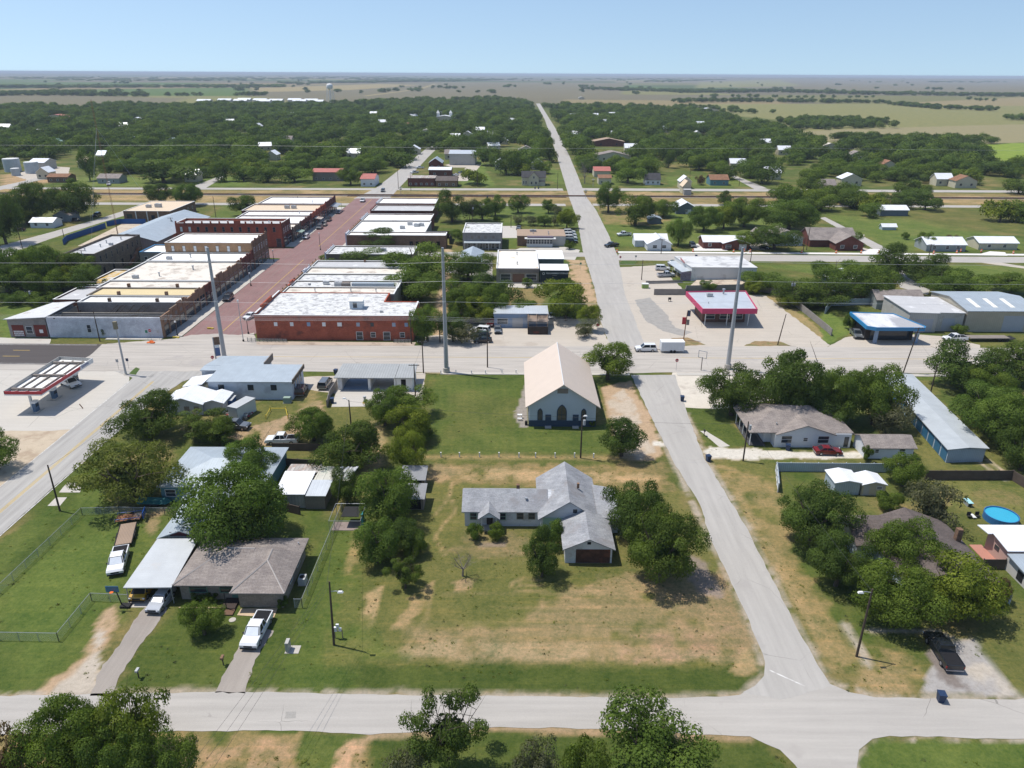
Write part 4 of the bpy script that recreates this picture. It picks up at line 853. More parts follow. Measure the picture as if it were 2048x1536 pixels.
for x in (-38.8, -36.4, -34.2, -31.3, -28.5): wpart(t2, 'S', x, 1.7, 1.3, 2.0, (0, 281.5, 0, 0), m=M['dark'])
t2 = flatb('storefront_building', 'wide white-roofed storefront carrying four cooling units', (XE+.3, 288.2, -34, 311), 5.0, 'greybrick', 'whiteroof', front=('W', 'facadebrick', 5.5, 1), group=g2)
for x, y in ((-44, 296), (-42, 304), (-39, 301), (-37, 302)): rooftop(t2, 'ac', x, y, 4.65, 1.1)
flatb('storefront_building', 'white-roofed storefront behind the one with cooling units', (XE+.3, 311.2, -34.5, 327), 5.2, 'darkbrick', 'whiteroof', front=('W', 'whitewash', 5.7, 1), group=g2)
t2 = flatb('storefront_building', 'red brick storefront with dull grey metal roof near the railway', (XE+.3, 335, -36, 350), 5.2, 'darkbrick', 'greyroof', front=('W', 'darkbrick', 5.6, 1), group=g2)
flatb('storefront_building', 'last east-side storefront before the railway with blinding white roof', (XE+.3, 350.2, -36, 366), 6.0, 'darkbrick', 'whiteroof', front=('W', 'whitewash', 6.4, 1), group=g2)
t = thing('back_lot_wall', 'dark ruined wall around a back lot with rusty scrap heap', 'wall', (-33.5, 289, 0)); mb = MB(); mb.box(-33.5, 300.2, 0, -24.6, 300.5, 3); mb.box(-24.9, 289, 0, -24.6, 300.2, 3); part(mb, 'wall', MT['charred'], t)
t = MB()
for i in range(90):
 a = rng.uniform(0, 6.28); r = rng.uniform(0, 3.6); x = -30+r*math.cos(a)*1.1; y = 294+r*math.sin(a)*.8; z = 1.8*(1-r/4)
 t.tube([(x, y, 0), (x+rng.uniform(-1, 1), y+rng.uniform(-1, 1), z+.2)], rng.uniform(.06, .22), 4)
tag(t.build('scrap_heap', M['rust']), 'brownish pink scrap heap behind the low brick building', 'scrap heap')
t = flatb('white_office_building', 'two-storey cream building with metal canopy and blotchy white roof', (-19, 280.3, -4.2, 300), 6.4, 'greybrick', 'dirtyroof', par=.3)
mb = MB(); mb.slab([(-18.5, 278.3, 2.9), (-4.6, 278.3, 2.9), (-4.6, 280.3, 3.3), (-18.5, 280.3, 3.3)], .12); part(mb, 'canopy', MT['bluegreyroof'], t)
for x in (-18.2, -13.6, -9.2, -4.9): part(MB().tube([(x, 278.5, 0), (x, 278.5, 2.8)], .07, 6), 'canopy_post', M['trim'], t)
for x in (-15.4, -12.9, -10.4, -7.4): wpart(t, 'S', x, 4.7, 1.0, 1.1, (0, 280.3, 0, 0), m=MT['board'])
for x in (-16.5, -14.6, -12, -9.7, -7.5, -5.8): wpart(t, 'S', x, 1.4, 1.1, 2.1, (0, 280.3, 0, 0), frame=M['trim'], name='window')
t = thing('town_office', 'long low office with brown gravel roof, dark porch roof and glass front', 'office', (1.8, 286.2, 0))
mb = MB(); mb.box(1.8, 287, 0, 19, 300, 3.7); part(mb, 'wall', MT['brownbrick'], t)
mb = MB(); mb.box(15.5, 286.6, 0, 20.5, 287, 3.8); part(mb, 'screen_wall', MT['greymetal'], t)
part(MB().box(1.6, 286.8, 3.7, 20.6, 300.2, 4.0), 'roof', MT['brownroof'], t)
part(MB().box(4.6, 284.2, 3.2, 16.6, 286.6, 3.45), 'porch_roof', M['trim'], t); part(MB().box(5.6, 285, 3.45, 15.6, 286.7, 4.1), 'porch_parapet', mat('purple_grey_metal', (.16, .13, .16), .7, .1), t)
part(MB().box(5.4, 285.2, 0, 15.4, 286.6, 1.1), 'front_wall', M['trim'], t)
for i in range(9): wpart(t, 'S', 6.0+i*1.1, 2.1, .9, 1.7, (0, 285.2, 0, 0), frame=M['trim'])
for x in (6.5, 7.6): rooftop(t, 'ac', x+1, 295, 4.0, .8)
for x, y in ((8, 291), (14, 292), (14, 289)): rooftop(t, 'vent', x, y, 4.0, 1)
t = thing('storage_building', 'cream flat-roofed storage building with brown roller door', 'building', (-5.2, 231.5, 0))
x0, y0, x1, y1 = -5.2, 231.7, 8.4, 258.5
mb = MB(); ring(mb, x0, y0, x1, y1, 0, 4.7); mb.box(x0, y1-.01, 0, x0+.1, y1, .1) ; part(mb, 'wall', MT['block'], t)
part(MB().box(x0+.3, y0+.3, 4.2, x1-.3, y1-.3, 4.4), 'roof', mat('rust_rimmed_cream_roof', (.74, .70, .62), .85, .05, stain=(.55, .36, .2), stain_amt=.06), t)
mb = MB(); ring(mb, x0-.05, y0-.05, x1+.05, y1+.05, 4.7, 4.78, .4); part(mb, 'coping', M['trim'], t)
part(MB().box(x0+.8, y0-.35, 3.4, x1, y0-.02, 4.6), 'fascia', MT['board'], t)
for x, w in ((-2.2, 3.2), (6.0, 3.4)): wpart(t, 'S', x, 1.9, w, 2.0, (0, y0, 0, 0), frame=M['trim'])
wpart(t, 'S', 1.9, 1.5, 3.8, 2.9, (0, y0, 0, 0), m=mat('brown_roller_door', (.16, .09, .06), .7, .1), name='roller_door')
for x, y in ((1.5, 238), (1.5, 252)): rooftop(t, 'vent', x, y, 4.4, 1.2)
t = thing('storage_annex', 'white-roofed annex with dark green end wall joined to the storage building', 'building', (8.6, 246, 0))
mb = MB(); mb.box(8.7, 246, 0, 17.2, 258.5, 4.4); part(mb, 'wall', mat('dark_green_metal', (.09, .12, .11), .7, .1), t); part(MB().box(8.6, 245.8, 4.4, 17.4, 258.6, 4.6), 'roof', MT['whiteroof'], t)
wpart(t, 'S', 13.6, 1.4, 2.4, 2.4, (0, 246, 0, 0), m=M['dark'], name='door')
t = thing('storage_sign_building', 'black storage shed with white roof and white lettering on its front', 'building', (8.9, 228.5, 0))
BLK = mat('black_sign_wall', (.012, .022, .032), .6, .1)
mb = MB(); mb.box(8.9, 228.8, 0, 17.6, 236, 4.9); part(mb, 'wall', BLK, t); part(MB().slab([(8.7, 228.6, 5.0), (17.8, 228.6, 5.0), (17.8, 236.2, 5.2), (8.7, 236.2, 5.2)], .14), 'roof', MT['whiteroof'], t)
def text(s_, size, loc, parent, m_, name='lettering', rot=(math.pi/2, 0, 0), ext=.01, align='LEFT', bold=0.0, sx=1.0):
 cu = bpy.data.curves.new(name, 'FONT'); cu.body = s_; cu.size = size; cu.extrude = ext; cu.align_x = align; cu.offset = bold; cu.materials.append(m_)
 tmp = bpy.data.objects.new(name, cu); COL.objects.link(tmp); dg = bpy.context.evaluated_depsgraph_get(); dg.update()
 me = bpy.data.meshes.new_from_object(tmp.evaluated_get(dg)); bpy.data.objects.remove(tmp)
 o = bpy.data.objects.new(name, me); COL.objects.link(o); me.name = name
 r = parent
 while r and r.parent: r = r.parent
 base = r.location if r else Vector((0, 0, 0)); o.parent = parent; o.location = Vector(loc)-base; o.rotation_euler = rot; o.scale = (sx, 1, 1); return o
text('TEXAS BASEMENT STORAGE', .62, (10.5, 228.76, 3.75), t, M['white'], 'sign_lettering', bold=.012, sx=.88)
text('--- --- ----', .34, (12.6, 228.76, 3.2), t, M['white'], 'small_print', bold=.012)
mb = MB()
for k in range(6):
 a0 = k*math.pi/3+.2; a1 = a0+math.pi/3-.25
 pts = [(9.8+.42*math.cos(a), 3.85+.42*math.sin(a)) for a in (a0, (a0+a1)/2, a1)]+[(9.8+.26*math.cos(a), 3.85+.26*math.sin(a)) for a in (a1, (a0+a1)/2, a0)]
 mb.face([(p[0], 228.75, p[1]) for p in pts][::-1])
part(mb, 'sign_emblem', M['white'], t)
house('metal_shed', 'pale blue gabled shed roof half hidden by trees beside the asphalt yard', [('gy', -17.8, 246, -10.5, 262, 3.6, 5.2)], MT['pinkmetal'], MT['bluegreyroof'], frame=False, cat='shed')
t = thing('blue_garage', 'small pale blue garage with ribbed roof, garage door and collapsed side awning', 'garage', (-4.8, 186.3, 0))
mb = MB(); mb.box(-4.8, 186.3, 0, 9.3, 192.5, 3.6); part(mb, 'wall', MT['bluewall'], t)
part(MB().slab([(-5, 186.1, 3.95), (9.5, 186.1, 3.95), (9.5, 192.9, 4.15), (-5, 192.9, 4.15)], .16), 'roof', MT['metalroof'], t)
part(MB().box(-4.9, 186.15, 3.0, 3.8, 186.3, 3.8), 'fascia', MT['bluewall'], t)
wpart(t, 'S', -2.6, 1.8, 2.8, 1.5, (0, 186.3, 0, 0), frame=M['trim']); wpart(t, 'S', 1.4, 1.35, 2.8, 2.6, (0, 186.3, 0, 0), m=mat('faded_roller_door', (.40, .40, .40), .6, .08), name='garage_door')
mb = MB(); mb.slab([(4, 184.0, 2.6), (9.4, 184.0, 2.4), (9.4, 186.2, 3.5), (4, 186.2, 3.6)], .2)
for x in (4.2, 6.4, 9.2): mb.tube([(x, 182.6, 0), (x, 184.1, 2.6), (x, 186, 3.9)], .12, 5)
part(mb, 'wrecked_awning', mat('burned_plaster', (.27, .20, .15), .95, .3, stain=(.05, .04, .035), stain_amt=.4), t)
mb = MB(); mb.box(4.0, 180.8, 0, 9.2, 181.0, 2.1); mb.box(4.0, 181, 0, 4.15, 186, 2.1); mb.box(9.05, 181, 0, 9.2, 186, 2.1); bb = part(mb, 'board_screen', MT['charred'], t)
text('X8X', .8, (5.4, 180.78, .35), bb, REDD, 'red_graffiti', bold=.02)
t = thing('pink_canopy_station', 'low filling station under a wide flat roof with bright pink fascia', 'filling station', (47.5, 187.5, 0))
PINK = stripes('pink_fascia', (.50, .05, .13), 'xy', .35, .8, .1, .6)
P4 = [(50.0, 187.2), (64.6, 187.4), (66.6, 205.2), (49.3, 204.2)]
mb = MB()
for i in range(4):
 a = P4[i]; b = P4[(i+1) % 4]; cx, cy = 57.5, 196
 def inn(p, k=.3): d = Vector((cx-p[0], cy-p[1])).normalized()*k; return (p[0]+d.x, p[1]+d.y)
 mb.prism([a, b, inn(b), inn(a)], 3.8, 5.2)
part(mb, 'fascia', PINK, t)
mb = MB(); mb.prism([inn(p) for p in P4], 4.7, 4.9); part(mb, 'roof', MT['metalroof'], t)
mb = MB(); mb.box(51.5, 192, 0, 63, 201, 4.68); part(mb, 'kiosk_wall', brick('kiosk_brick', (.20, .10, .07), (.15, .08, .06), (.2, .15, .12)), t)
for x in (53.5, 57.5, 61): wpart(t, 'S', x, 1.9, 2.6, 1.9, (0, 192, 0, 0), frame=M['trim'])
for x in (51.5, 57.3, 63): part(MB().tube([(x, 189, 0), (x, 189, 4.7)], .12, 8), 'column', M['trim'], t)
rooftop(t, 'ac', 55, 200, 4.9, .9); rooftop(t, 'vent', 53, 193, 4.9, .6); rooftop(t, 'vent', 59.5, 202.5, 4.9, 1.8)
t = thing('white_store', 'white block store with flat grey roof and striped front awning facing the car park', 'store', (55.5, 236.5, 0))
P4 = [(58, 235.2), (79, 235.2), (78, 250.5), (55.5, 250.5)]
mb = MB(); mb.prism(P4, 0, 4.5); part(mb, 'wall', mat('white_block_wall', (.62, .62, .60), .8, .06, stain=(.45, .44, .42), stain_amt=.15), t)
mb = MB(); mb.prism([(57.8, 235), (79.2, 235), (78.2, 250.7), (55.3, 250.7)], 4.5, 4.62); part(mb, 'roof', mat('grey_white_roof', (.58, .58, .57), .8, .08, .5, stain=(.36, .36, .36), stain_amt=.4), t)
part(MB().slab([(54.9, 235.4, 2.9), (57.9, 235.4, 3.4), (55.5, 249.5, 3.4), (52.8, 249.5, 2.9)], .12), 'front_awning', MT['metalroofy'], t)
for i in range(4): part(MB().tube([(55-.55*i, 235.7+i*4.5, 0), (55-.55*i, 235.7+i*4.5, 2.8)], .08, 6), 'awning_post', M['trim'], t)
part(MB().box(56.4, 240, 4.62, 56.6, 246, 5.2), 'roof_sign', mat('faded_red_sign', (.4, .2, .2), .8, .1), t)
part(MB().box(54.6, 235.3, 0, 58, 235.5, 2.9), 'side_screen', mat('poster_panel', (.25, .2, .24), .8, .5, fine=3), t)
t = thing('blue_canopy_shop', 'low shop under a curved bright blue edged flat roof', 'shop', (86, 172.5, 0))
pr = [(88.2, 175.6), (90.2, 174.4), (102.2, 174.5), (103.0, 175.5), (100.0, 186.5), (89.0, 187.5)]
mb = MB(); mb.prism([(89.4, 178), (101.5, 178), (99.5, 186), (90, 187)], 0, 3.7); part(mb, 'wall', MT['charred'], t)
mb = MB(); cx, cy = 96, 180
for i in range(6):
 a = pr[i]; b = pr[(i+1) % 6]; mb.prism([a, b, (b[0]+(cx-b[0])*.04, b[1]+(cy-b[1])*.04), (a[0]+(cx-a[0])*.04, a[1]+(cy-a[1])*.04)], 3.6, 4.5)
part(mb, 'fascia', MT['bluetrim'], t)
mb = MB(); mb.prism([(p[0]+(cx-p[0])*.04, p[1]+(cy-p[1])*.04) for p in pr], 4.1, 4.3); part(mb, 'roof', mat('mixed_roof', (.62, .62, .62), .8, .12, .2, stain=(.36, .36, .37), stain_amt=.6, stain_scale=.15, stretch=(1, .4, 1)), t)
for x, y in ((91, 175.6), (101.3, 175.8)): part(MB().box(x-.35, y-.35, 0, x+.35, y+.35, 3.6), 'column', MT['bluewall'], t)
part(MB().box(90.5, 177.6, .3, 100.5, 177.9, 3.0), 'shop_front', M['glass'], t)
ws = thing('metal_workshop', 'grey ribbed metal workshop with two roller doors beside the blue canopy shop', 'workshop', (102.8, 184.2, 0))
mb = MB(); mb.box(103.2, 184.2, 0, 110.6, 199, 5.2); mb.box(110.6, 185.2, 0, 118, 199, 5.0); part(mb, 'wall', MT['greymetal'], ws)
mb = MB(); mb.slab([(102.9, 183.9, 5.5), (110.9, 183.9, 5.3), (110.9, 199.3, 5.5), (102.9, 199.3, 5.7)], .18); mb.slab([(110.9, 184.9, 5.2), (118.2, 184.9, 5.1), (118.2, 199.3, 5.3), (110.9, 199.3, 5.4)], .18); part(mb, 'roof', MT['greyroof'], ws)
RD = mat('grey_roller_door', (.36, .38, .42), .6, .06)
wpart(ws, 'S', 107.3, 1.9, 4.6, 3.4, (0, 184.2, 0, 0), m=RD, name='roller_door'); wpart(ws, 'S', 114.2, 1.9, 3.2, 3.2, (0, 185.2, 0, 0), m=RD, name='roller_door')
ws = thing('metal_workshop', 'biggest metal workshop with skylight strips and one tall roller door', 'workshop', (118.4, 184.8, 0))
mb = MB(); mb.prism([(118.4, 184.8), (137, 184.8), (137, 203), (118.4, 203)], 0, 5.6); part(mb, 'wall', MT['tanmetal'], ws)
mb = MB(); mb.slab([(118.1, 184.4, 5.8), (137.3, 184.4, 5.8), (137.3, 194, 7.2), (118.1, 194, 7.2)], .18); mb.slab([(118.1, 194, 7.2), (137.3, 194, 7.2), (137.3, 203.4, 5.8), (118.1, 203.4, 5.8)], .18); part(mb, 'roof', MT['bluegreyroof'], ws)
part(MB().face([(118.4, 184.8, 5.6), (118.4, 203, 5.6), (118.4, 194, 6.95)]), 'gable_panel', MT['tanmetal'], ws)
wpart(ws, 'S', 131, 2.3, 5.6, 4.2, (0, 184.8, 0, 0), m=RD, name='roller_door')
for x in (121.5, 126, 130.5): part(MB().slab([(x, 186.6, 6.16), (x+1.2, 186.6, 6.16), (x+1.2, 192.2, 6.98), (x, 192.2, 6.98)], .03), 'skylight', mat('skylight_panel', (.78, .76, .68), .5, .04), ws)
SH = dict(
 greyshingle=brick("grey_brown_shingles", (.37, .325, .29), (.30, .26, .235), (.2, .18, .17), .9, .28, True), oldshingle=brick("weathered_shingles", (.41, .42, .44), (.33, .345, .36), (.36, .36, .36), .9, .3, True, stain=(.24, .23, .23), stain_amt=.25),
 brownshingle=brick("brown_shingles", (.19, .155, .14), (.15, .125, .115), (.09, .08, .07), .9, .28, True), beigemetal=stripes("beige_metal_roof", (.60, .50, .41), 'y', .45, .94, .1, .5, .05, .03),
 redroof=stripes("faded_red_roof", (.40, .13, .10), 'x', .5, .85, .1, .6), orangeroof=brick("orange_brown_shingles", (.35, .19, .11), (.28, .15, .09), (.2, .12, .08), .9, .28, True),
 greensh=stripes("sea_green_roof", (.22, .33, .28), 'x', .5, .85, .1, .6), darksh=brick("charcoal_shingles", (.09, .09, .095), (.07, .07, .075), (.05, .05, .05), .9, .28, True),
)
SD = dict(
 blue=stripes("pale_blue_siding", (.47, .52, .56), 'z', .22, .88, .1, .7, 0, .04), white=stripes("white_siding", (.62, .64, .66), 'z', .22, .9, .1, .7, 0, .04), oldwhite=stripes("peeling_white_siding", (.56, .58, .60), 'z', .24, .82, .12, .8, 0, .08, stain=(.32, .30, .28), stain_amt=.3),
 teal=stripes("teal_siding", (.10, .22, .26), 'z', .22, .85, .1, .7), green=stripes("mint_siding", (.30, .44, .36), 'z', .22, .85, .1, .7), navy=mat("navy_wainscot", (.035, .06, .10), .7, .1), limestone=brick("buff_limestone", (.40, .35, .29), (.33, .29, .24), (.3, .27, .23), .6, .2),
 grey=stripes("grey_siding", (.28, .31, .31), 'z', .22, .85, .1, .7), cream=stripes("cream_siding", (.50, .46, .34), 'z', .22, .88, .1, .7), pink=mat("pink_stucco", (.48, .32, .27), .85, .06), dkblue=stripes("slate_blue_siding", (.12, .15, .18), 'z', .22, .85, .1, .7),
 tin=stripes("light_blue_tin", (.40, .47, .53), 'xy', .35, .78, .12, .6, .2), redb=MT['darkbrick'],
)
GD = mat("white_garage_door", (.6, .6, .58), .6, .05); DKD = mat("brown_panel_door", (.07, .035, .03), .7, .2)
t = thing('church', 'pale blue church with beige gable roof and three pointed arch windows', 'church', (3.3, 127, 0))
x0, x1, y0, y1, ez, rz = 3.3, 15.9, 127.0, 149.0, 4.75, 8.9
mb = MB(); gable_wall(mb, x0, y0, x1, y1, ez, rz, 'y'); part(mb, 'wall', SD['blue'], t)
mb = MB(); ring(mb, x0-.06, y0-.06, x1+.06, y1+.06, 0, 1.25, .2); part(mb, 'wainscot', SD['navy'], t)
mb = MB(); gable_roof(mb, x0, y0, x1, y1, ez, rz, 'y', .75, .18); rf_ = part(mb, 'roof', SH['beigemetal'], t)
part(MB().tube([(9.6, y0-.75, rz+.02), (9.6, y1+.75, rz+.02)], .09, 6), 'ridge_cap', M['trim'], rf_)
def arch(cx, z0, w, h, y, m_, mf):
 def prof(w_, h_, z_):
  n = 7; r = w_; p = [(cx-w_/2, z_)]
  for i in range(n+1):
   a = math.pi-(math.pi/3)*i/n; p.append((cx+w_/2+r*math.cos(a), z_+h_-w_*.87+r*math.sin(a)))
  for i in range(1, n+1):
   a = math.pi/3-(math.pi/3)*i/n; p.append((cx-w_/2+r*math.cos(a), z_+h_-w_*.87+r*math.sin(a)))
  p.append((cx+w_/2, z_)); return p
 a = MB(); p = prof(w, h, z0); a.solid([(q[0], y-.08, q[1]) for q in p]+[(q[0], y+.02, q[1]) for q in p], [tuple(range(len(p)))[::-1]]+[(i, (i+1) % len(p), len(p)+(i+1) % len(p), len(p)+i) for i in range(len(p))])
 o = part(a, 'arched_window', mf, t)
 b = MB(); p = prof(w-.34, h-.3, z0+.12); b.face([(q[0], y-.10, q[1]) for q in p][::-1]); part(b, 'pane', mat('amber_glass', (.10, .085, .06), .3, .3, fine=4), o)
 c = MB(); c.box(cx-.04, y-.14, z0+.1, cx+.04, y-.105, z0+h-.2); c.box(cx-w/2+.1, y-.14, z0+h*.35, cx+w/2-.1, y-.106, z0+h*.35+.07); part(c, 'mullion', mf, o)
arch(5.35, 1.3, 1.0, 2.5, y0, 0, SD['navy']); arch(9.45, 1.3, 1.9, 3.3, y0, 0, SD['navy']); arch(13.6, 1.3, 1.0, 2.5, y0, 0, SD['navy'])
for x in (6.9, 12.1): wpart(t, 'S', x, 1.35, 1.1, 2.3, (0, y0-.08, 0, 0), m=SD['navy'], name='door', proud=.05); part(MB().box(x-.6, y0-1.0, 0, x+.6, y0-.1, .18), 'door_step', M['concrete'], t)
wpart(t, 'S', 9.5, 7.35, 2.0, 1.0, (0, y0, 0, 0), m=MT['board'], name='gable_vent')
for y in (131, 136, 141, 146): wpart(t, 'W', y, 2.5, 1.0, 2.2, (x0, 0, 0, 0), frame=SD['navy'])
tag(MB().box(2.5, 127.3, 0, 3.0, 127.9, .7).box(2.55, 127.35, .7, 2.95, 127.85, .8).build('black_utility_box', M['black']), 'small black utility box at the corner of the church', 'utility box')
t = thing('white_picnic_bench', 'white bench and table on the gravel patch beside the church', 'bench', (1.6, 130, 0))
part(MB().box(1.1, 129.3, .42, 2.0, 129.7, .5), 'seat', M['white'], t); part(MB().box(1.1, 130.3, .7, 2.0, 130.9, .78), 'table_top', M['white'], t)
for x in (1.15, 1.85): part(MB().box(x, 129.4, 0, x+.1, 129.5, .42), 'leg', M['white'], t); part(MB().box(x, 130.5, 0, x+.1, 130.6, .7), 'leg', M['white'], t)
t = thing('ranch_house', 'brown shingled ranch house with pale stone walls, left foreground', 'house', (-42, 76, 0))
mb = MB(); mb.box(-41.9, 76.3, 0, -28.5, 85.4, 2.55); mb.box(-34.0, 74.8, 0, -28.51, 76.3, 2.55); part(mb, 'wall', SD['limestone'], t)
mb = MB(); hip_roof(mb, -41.9, 76.0, -28.4, 85.4, 2.75, 4.7, .5)
e = 2.78; mb.solid([(-34.7, 74.0, e), (-27.9, 74.0, e), (-27.9, 82.5, e), (-34.7, 82.5, e), (-31.2, 78.6, 4.35), (-31.2, 80.9, 4.55)], [(0, 1, 4), (1, 2, 5, 4), (2, 3, 5), (3, 0, 4, 5)]); mb.box(-34.7, 74.0, e-.16, -27.9, 74.06, e-.003); mb.box(-27.96, 74.06, e-.16, -27.9, 76, e-.003); mb.box(-34.7, 74.06, e-.16, -34.64, 76, e-.003)
mb.face([(-34.7, 74.0, e-.16), (-34.7, 76.0, e-.16), (-27.9, 76.0, e-.16), (-27.9, 74.0, e-.16)]); part(mb, 'roof', SH['greyshingle'], t)
cp = MB()
for q in (((-42.4, 75.5), (-36.9, 81), 2.8, 4.72), ((-34.7, 74), (-31.2, 78.6), 2.82, 4.37), ((-27.9, 74), (-31.2, 78.6), 2.82, 4.37)): cp.tube([(*q[0], q[2]), (*q[1], q[3])], .10, 4)
cp.tube([(-36.8, 80.7, 4.72), (-33.4, 80.7, 4.72)], .1, 4); cp.tube([(-31.2, 78.6, 4.37), (-31.2, 80.8, 4.55)], .1, 4); part(cp, 'ridge_caps', mat('ridge_cap_shingle', (.42, .38, .35), .9, .1), t)  # caps coloured lighter than the shingles, standing in for faint shading between roof planes
GF = mat('green_window_frame', (.10, .22, .17), .6, .1)
for x, w in ((-39.6, 2.2), (-36.1, 1.5)): wpart(t, 'S', x, 1.7, w, 1.2, (0, 76.3, 0, 0), frame=GF)
wpart(t, 'S', -34.95, 1.1, .95, 2.1, (0, 76.3, 0, 0), m=GF, name='door')
for y in (78.5, 82): wpart(t, 'E', y, 1.7, 1.2, 1.0, (0, 0, -28.5, 0), frame=M['trim'])
part(MB().box(-36.2, 74.2, 0, -34.45, 76.28, .3), 'porch_floor', mat('dark_deck', (.05, .035, .03), .8, .2), t); part(MB().box(-35.6, 73.2, 0, -34.4, 74.18, .18), 'porch_step', mat('brown_step', (.14, .08, .05), .8, .2), t)
part(MB().tube([(-35.5, 74.3, .3), (-35.5, 74.3, 2.6)], .06, 6), 'porch_post', M['black'], t)
rooftop(t, 'vent', -39.3, 80.2, 3.7, .6); rooftop(t, 'vent', -28.8, 84.0, 3.0, .4)
part(MB().box(-41.6, 74.5, 0, -36.4, 74.62, .15), 'flowerbed_edging', mat('bed_edging', (.5, .38, .22), .9, .15), t)
t = thing('carport', 'long flat white metal carport attached to the ranch house', 'carport', (-48.4, 75.3, 0))
part(MB().slab([(-48.4, 75.2, 2.62), (-42.35, 75.2, 2.72), (-42.9, 85.4, 2.95), (-48.6, 85.4, 2.85)], .14), 'roof', stripes('carport_panels', (.47, .49, .50), 'y', .35, .9, .1, .5, 0, .08, stain=(.46, .46, .45), stain_amt=.2), t)
for x, y in ((-48.2, 75.5), (-48.2, 80), (-48.3, 84.8), (-42.6, 75.5)): part(MB().tube([(x, y, 0), (x, y, 2.6)], .06, 6), 'post', M['steel'], t)
part(MB().box(-48.45, 77.5, 0, -48.35, 85.2, 2.5), 'side_wall', MT['board'], t); part(MB().box(-48.3, 85.0, 0, -42.9, 85.1, 2.7), 'back_wall', MT['board'], t)
t = house('metal_garage', 'blue-grey metal garage with dark red gable behind the carport', [('gy', -48.6, 86.2, -42.6, 100.5, 2.7, 3.9)], MT['greymetal'], MT['bluegreyroof'], cat='garage', frame=False)
wpart(t, 'S', -45.6, 3.1, 3.2, .6, (0, 86.2, 0, 0), m=mat('maroon_gable', (.10, .03, .035), .8, .15), name='gable_panel')
house('metal_roofed_house', 'wide house with pale metal hip roof among the trees by the road', [('h', -54.5, 99.5, -38.5, 112, 2.9, 4.4), ('f', -50, 96.5, -44, 99.4, 2.0, 2.5)], SD['teal'], MT['bluegreyroof'], wins=[(0, 'S', -53, 1.6, 1.6, 1.2), (0, 'S', -46, 1.6, 1.6, 1.2)])
t = thing('tin_shed', 'patched shed with white, rust and green tin sheets', 'shed', (-34.6, 99, 0))
part(MB().box(-33.8, 99.4, 0, -29.9, 108, 2.5), 'wall', MT['greymetal'], t); part(MB().box(-29.85, 99.1, 0, -26.8, 106, 2.4), 'lean_to_wall', MT['board'], t)
part(MB().slab([(-34.4, 98.9, 2.7), (-29.7, 98.9, 2.7), (-29.5, 105.2, 3.2), (-34.4, 105.2, 3.2)], .1), 'roof', MT['whitemetal'], t)
part(MB().slab([(-34.4, 105.3, 2.9), (-29.3, 105.3, 2.9), (-29.3, 108.4, 2.7), (-34.4, 108.4, 2.7)], .1), 'rusty_roof', MT['rustroof'], t)
part(MB().slab([(-29.6, 98.8, 2.5), (-26.5, 98.8, 2.5), (-26.3, 103, 2.9), (-29.5, 103, 2.9)], .1), 'lean_to_roof', MT['metalroof'], t)
part(MB().slab([(-29.4, 103.2, 2.8), (-23.8, 103.2, 2.6), (-23.8, 107.6, 2.6), (-29.2, 107.6, 2.8)], .1), 'patched_roof', stripes('patched_sheets', (.6, .58, .5), 'x', 1.1, .5, .08, .6, 0, .1, stain=(.12, .24, .18), stain_amt=.25, panel=.3), t)
rng = random.Random(9); mb = MB()
for i in range(16): x = -27+rng.uniform(0, 3.5); mb.tube([(x, 103.5+rng.uniform(0, 2), 2.85+i*.01), (x+rng.uniform(.3, 1), 107, 2.9+i*.012)], .08, 4)
part(mb, 'stacked_pipes', M['white'], t)
t.location.x -= 1.8; t.location.y -= 1.5
t = thing('dog_kennel', 'chain link dog kennel with a black tarp roof', 'kennel', (-26.8, 92.5, 0))
mb = MB(); P = [(-26.6, 91.6), (-22.0, 91.6), (-22.0, 96.3), (-26.6, 96.3)]
for i in range(4):
 a, b = P[i], P[(i+1) % 4]; mb.tube([(*a, 1.8), (*b, 1.8)], .035, 5); mb.tube([(*a, 0), (*a, 1.8)], .04, 5)
part(mb, 'frame', M['steel'], t); part(MB().slab([(-25.0, 92.6, 1.9), (-22.4, 92.6, 1.9), (-22.6, 95.2, 2.0), (-25, 95.2, 2.0)], .06), 'tarp_roof', M['black'], t); part(MB().box(-26.4, 91.8, 0, -22.2, 94, .06), 'floor', mat('kennel_floor', (.25, .2, .18), .9, .2), t)
part(MB().box(-22.2, 93, .1, -21.9, 94, 1.9), 'leaning_tarp', mat('turquoise_tarp', (.03, .22, .26), .6, .1), t)
for i, (x, y, lab) in enumerate(((-14.4, 103.3, 'dark shed with grey flat roof, the farther of two beside the dry lot'), (-13.9, 97.6, 'dark shed with grey flat roof, the nearer of two beside the dry lot'))):
 t = thing('old_shed', lab, 'shed', (x-3, y, 0), group='old dark sheds'); part(MB().box(x-3.2, y, 0, x+.4, y+3.3, 2.1), 'wall', MT['board'], t)
 part(MB().slab([(x-3.5, y-.6, 2.2), (x+.7, y-.6, 2.2), (x+.7, y+3.6, 2.55), (x-3.5, y+3.6, 2.55)], .1), 'roof', mat('dull_grey_roof', (.24, .245, .25), .8, .12), t); part(MB().box(x-2.9, y-.03, .1, x, y, 2.0), 'open_front', M['dark'], t)
t = thing('abandoned_house', 'abandoned white wooden house with weathered grey roof and double garage', 'house', (-6.9, 93.2, 0))
mb = MB(); gable_wall(mb, -6.9, 93.2, 6.4, 99.2, 2.9, 4.6, 'x'); gable_wall(mb, 4.3, 91.4, 12.4, 102.5, 2.9, 5.6, 'y'); gable_wall(mb, 7.4, 84.3, 13.8, 91.35, 2.6, 4.1, 'y'); mb.box(12.45, 91.6, 0, 15.6, 100, 2.5); part(mb, 'wall', SD['oldwhite'], t)
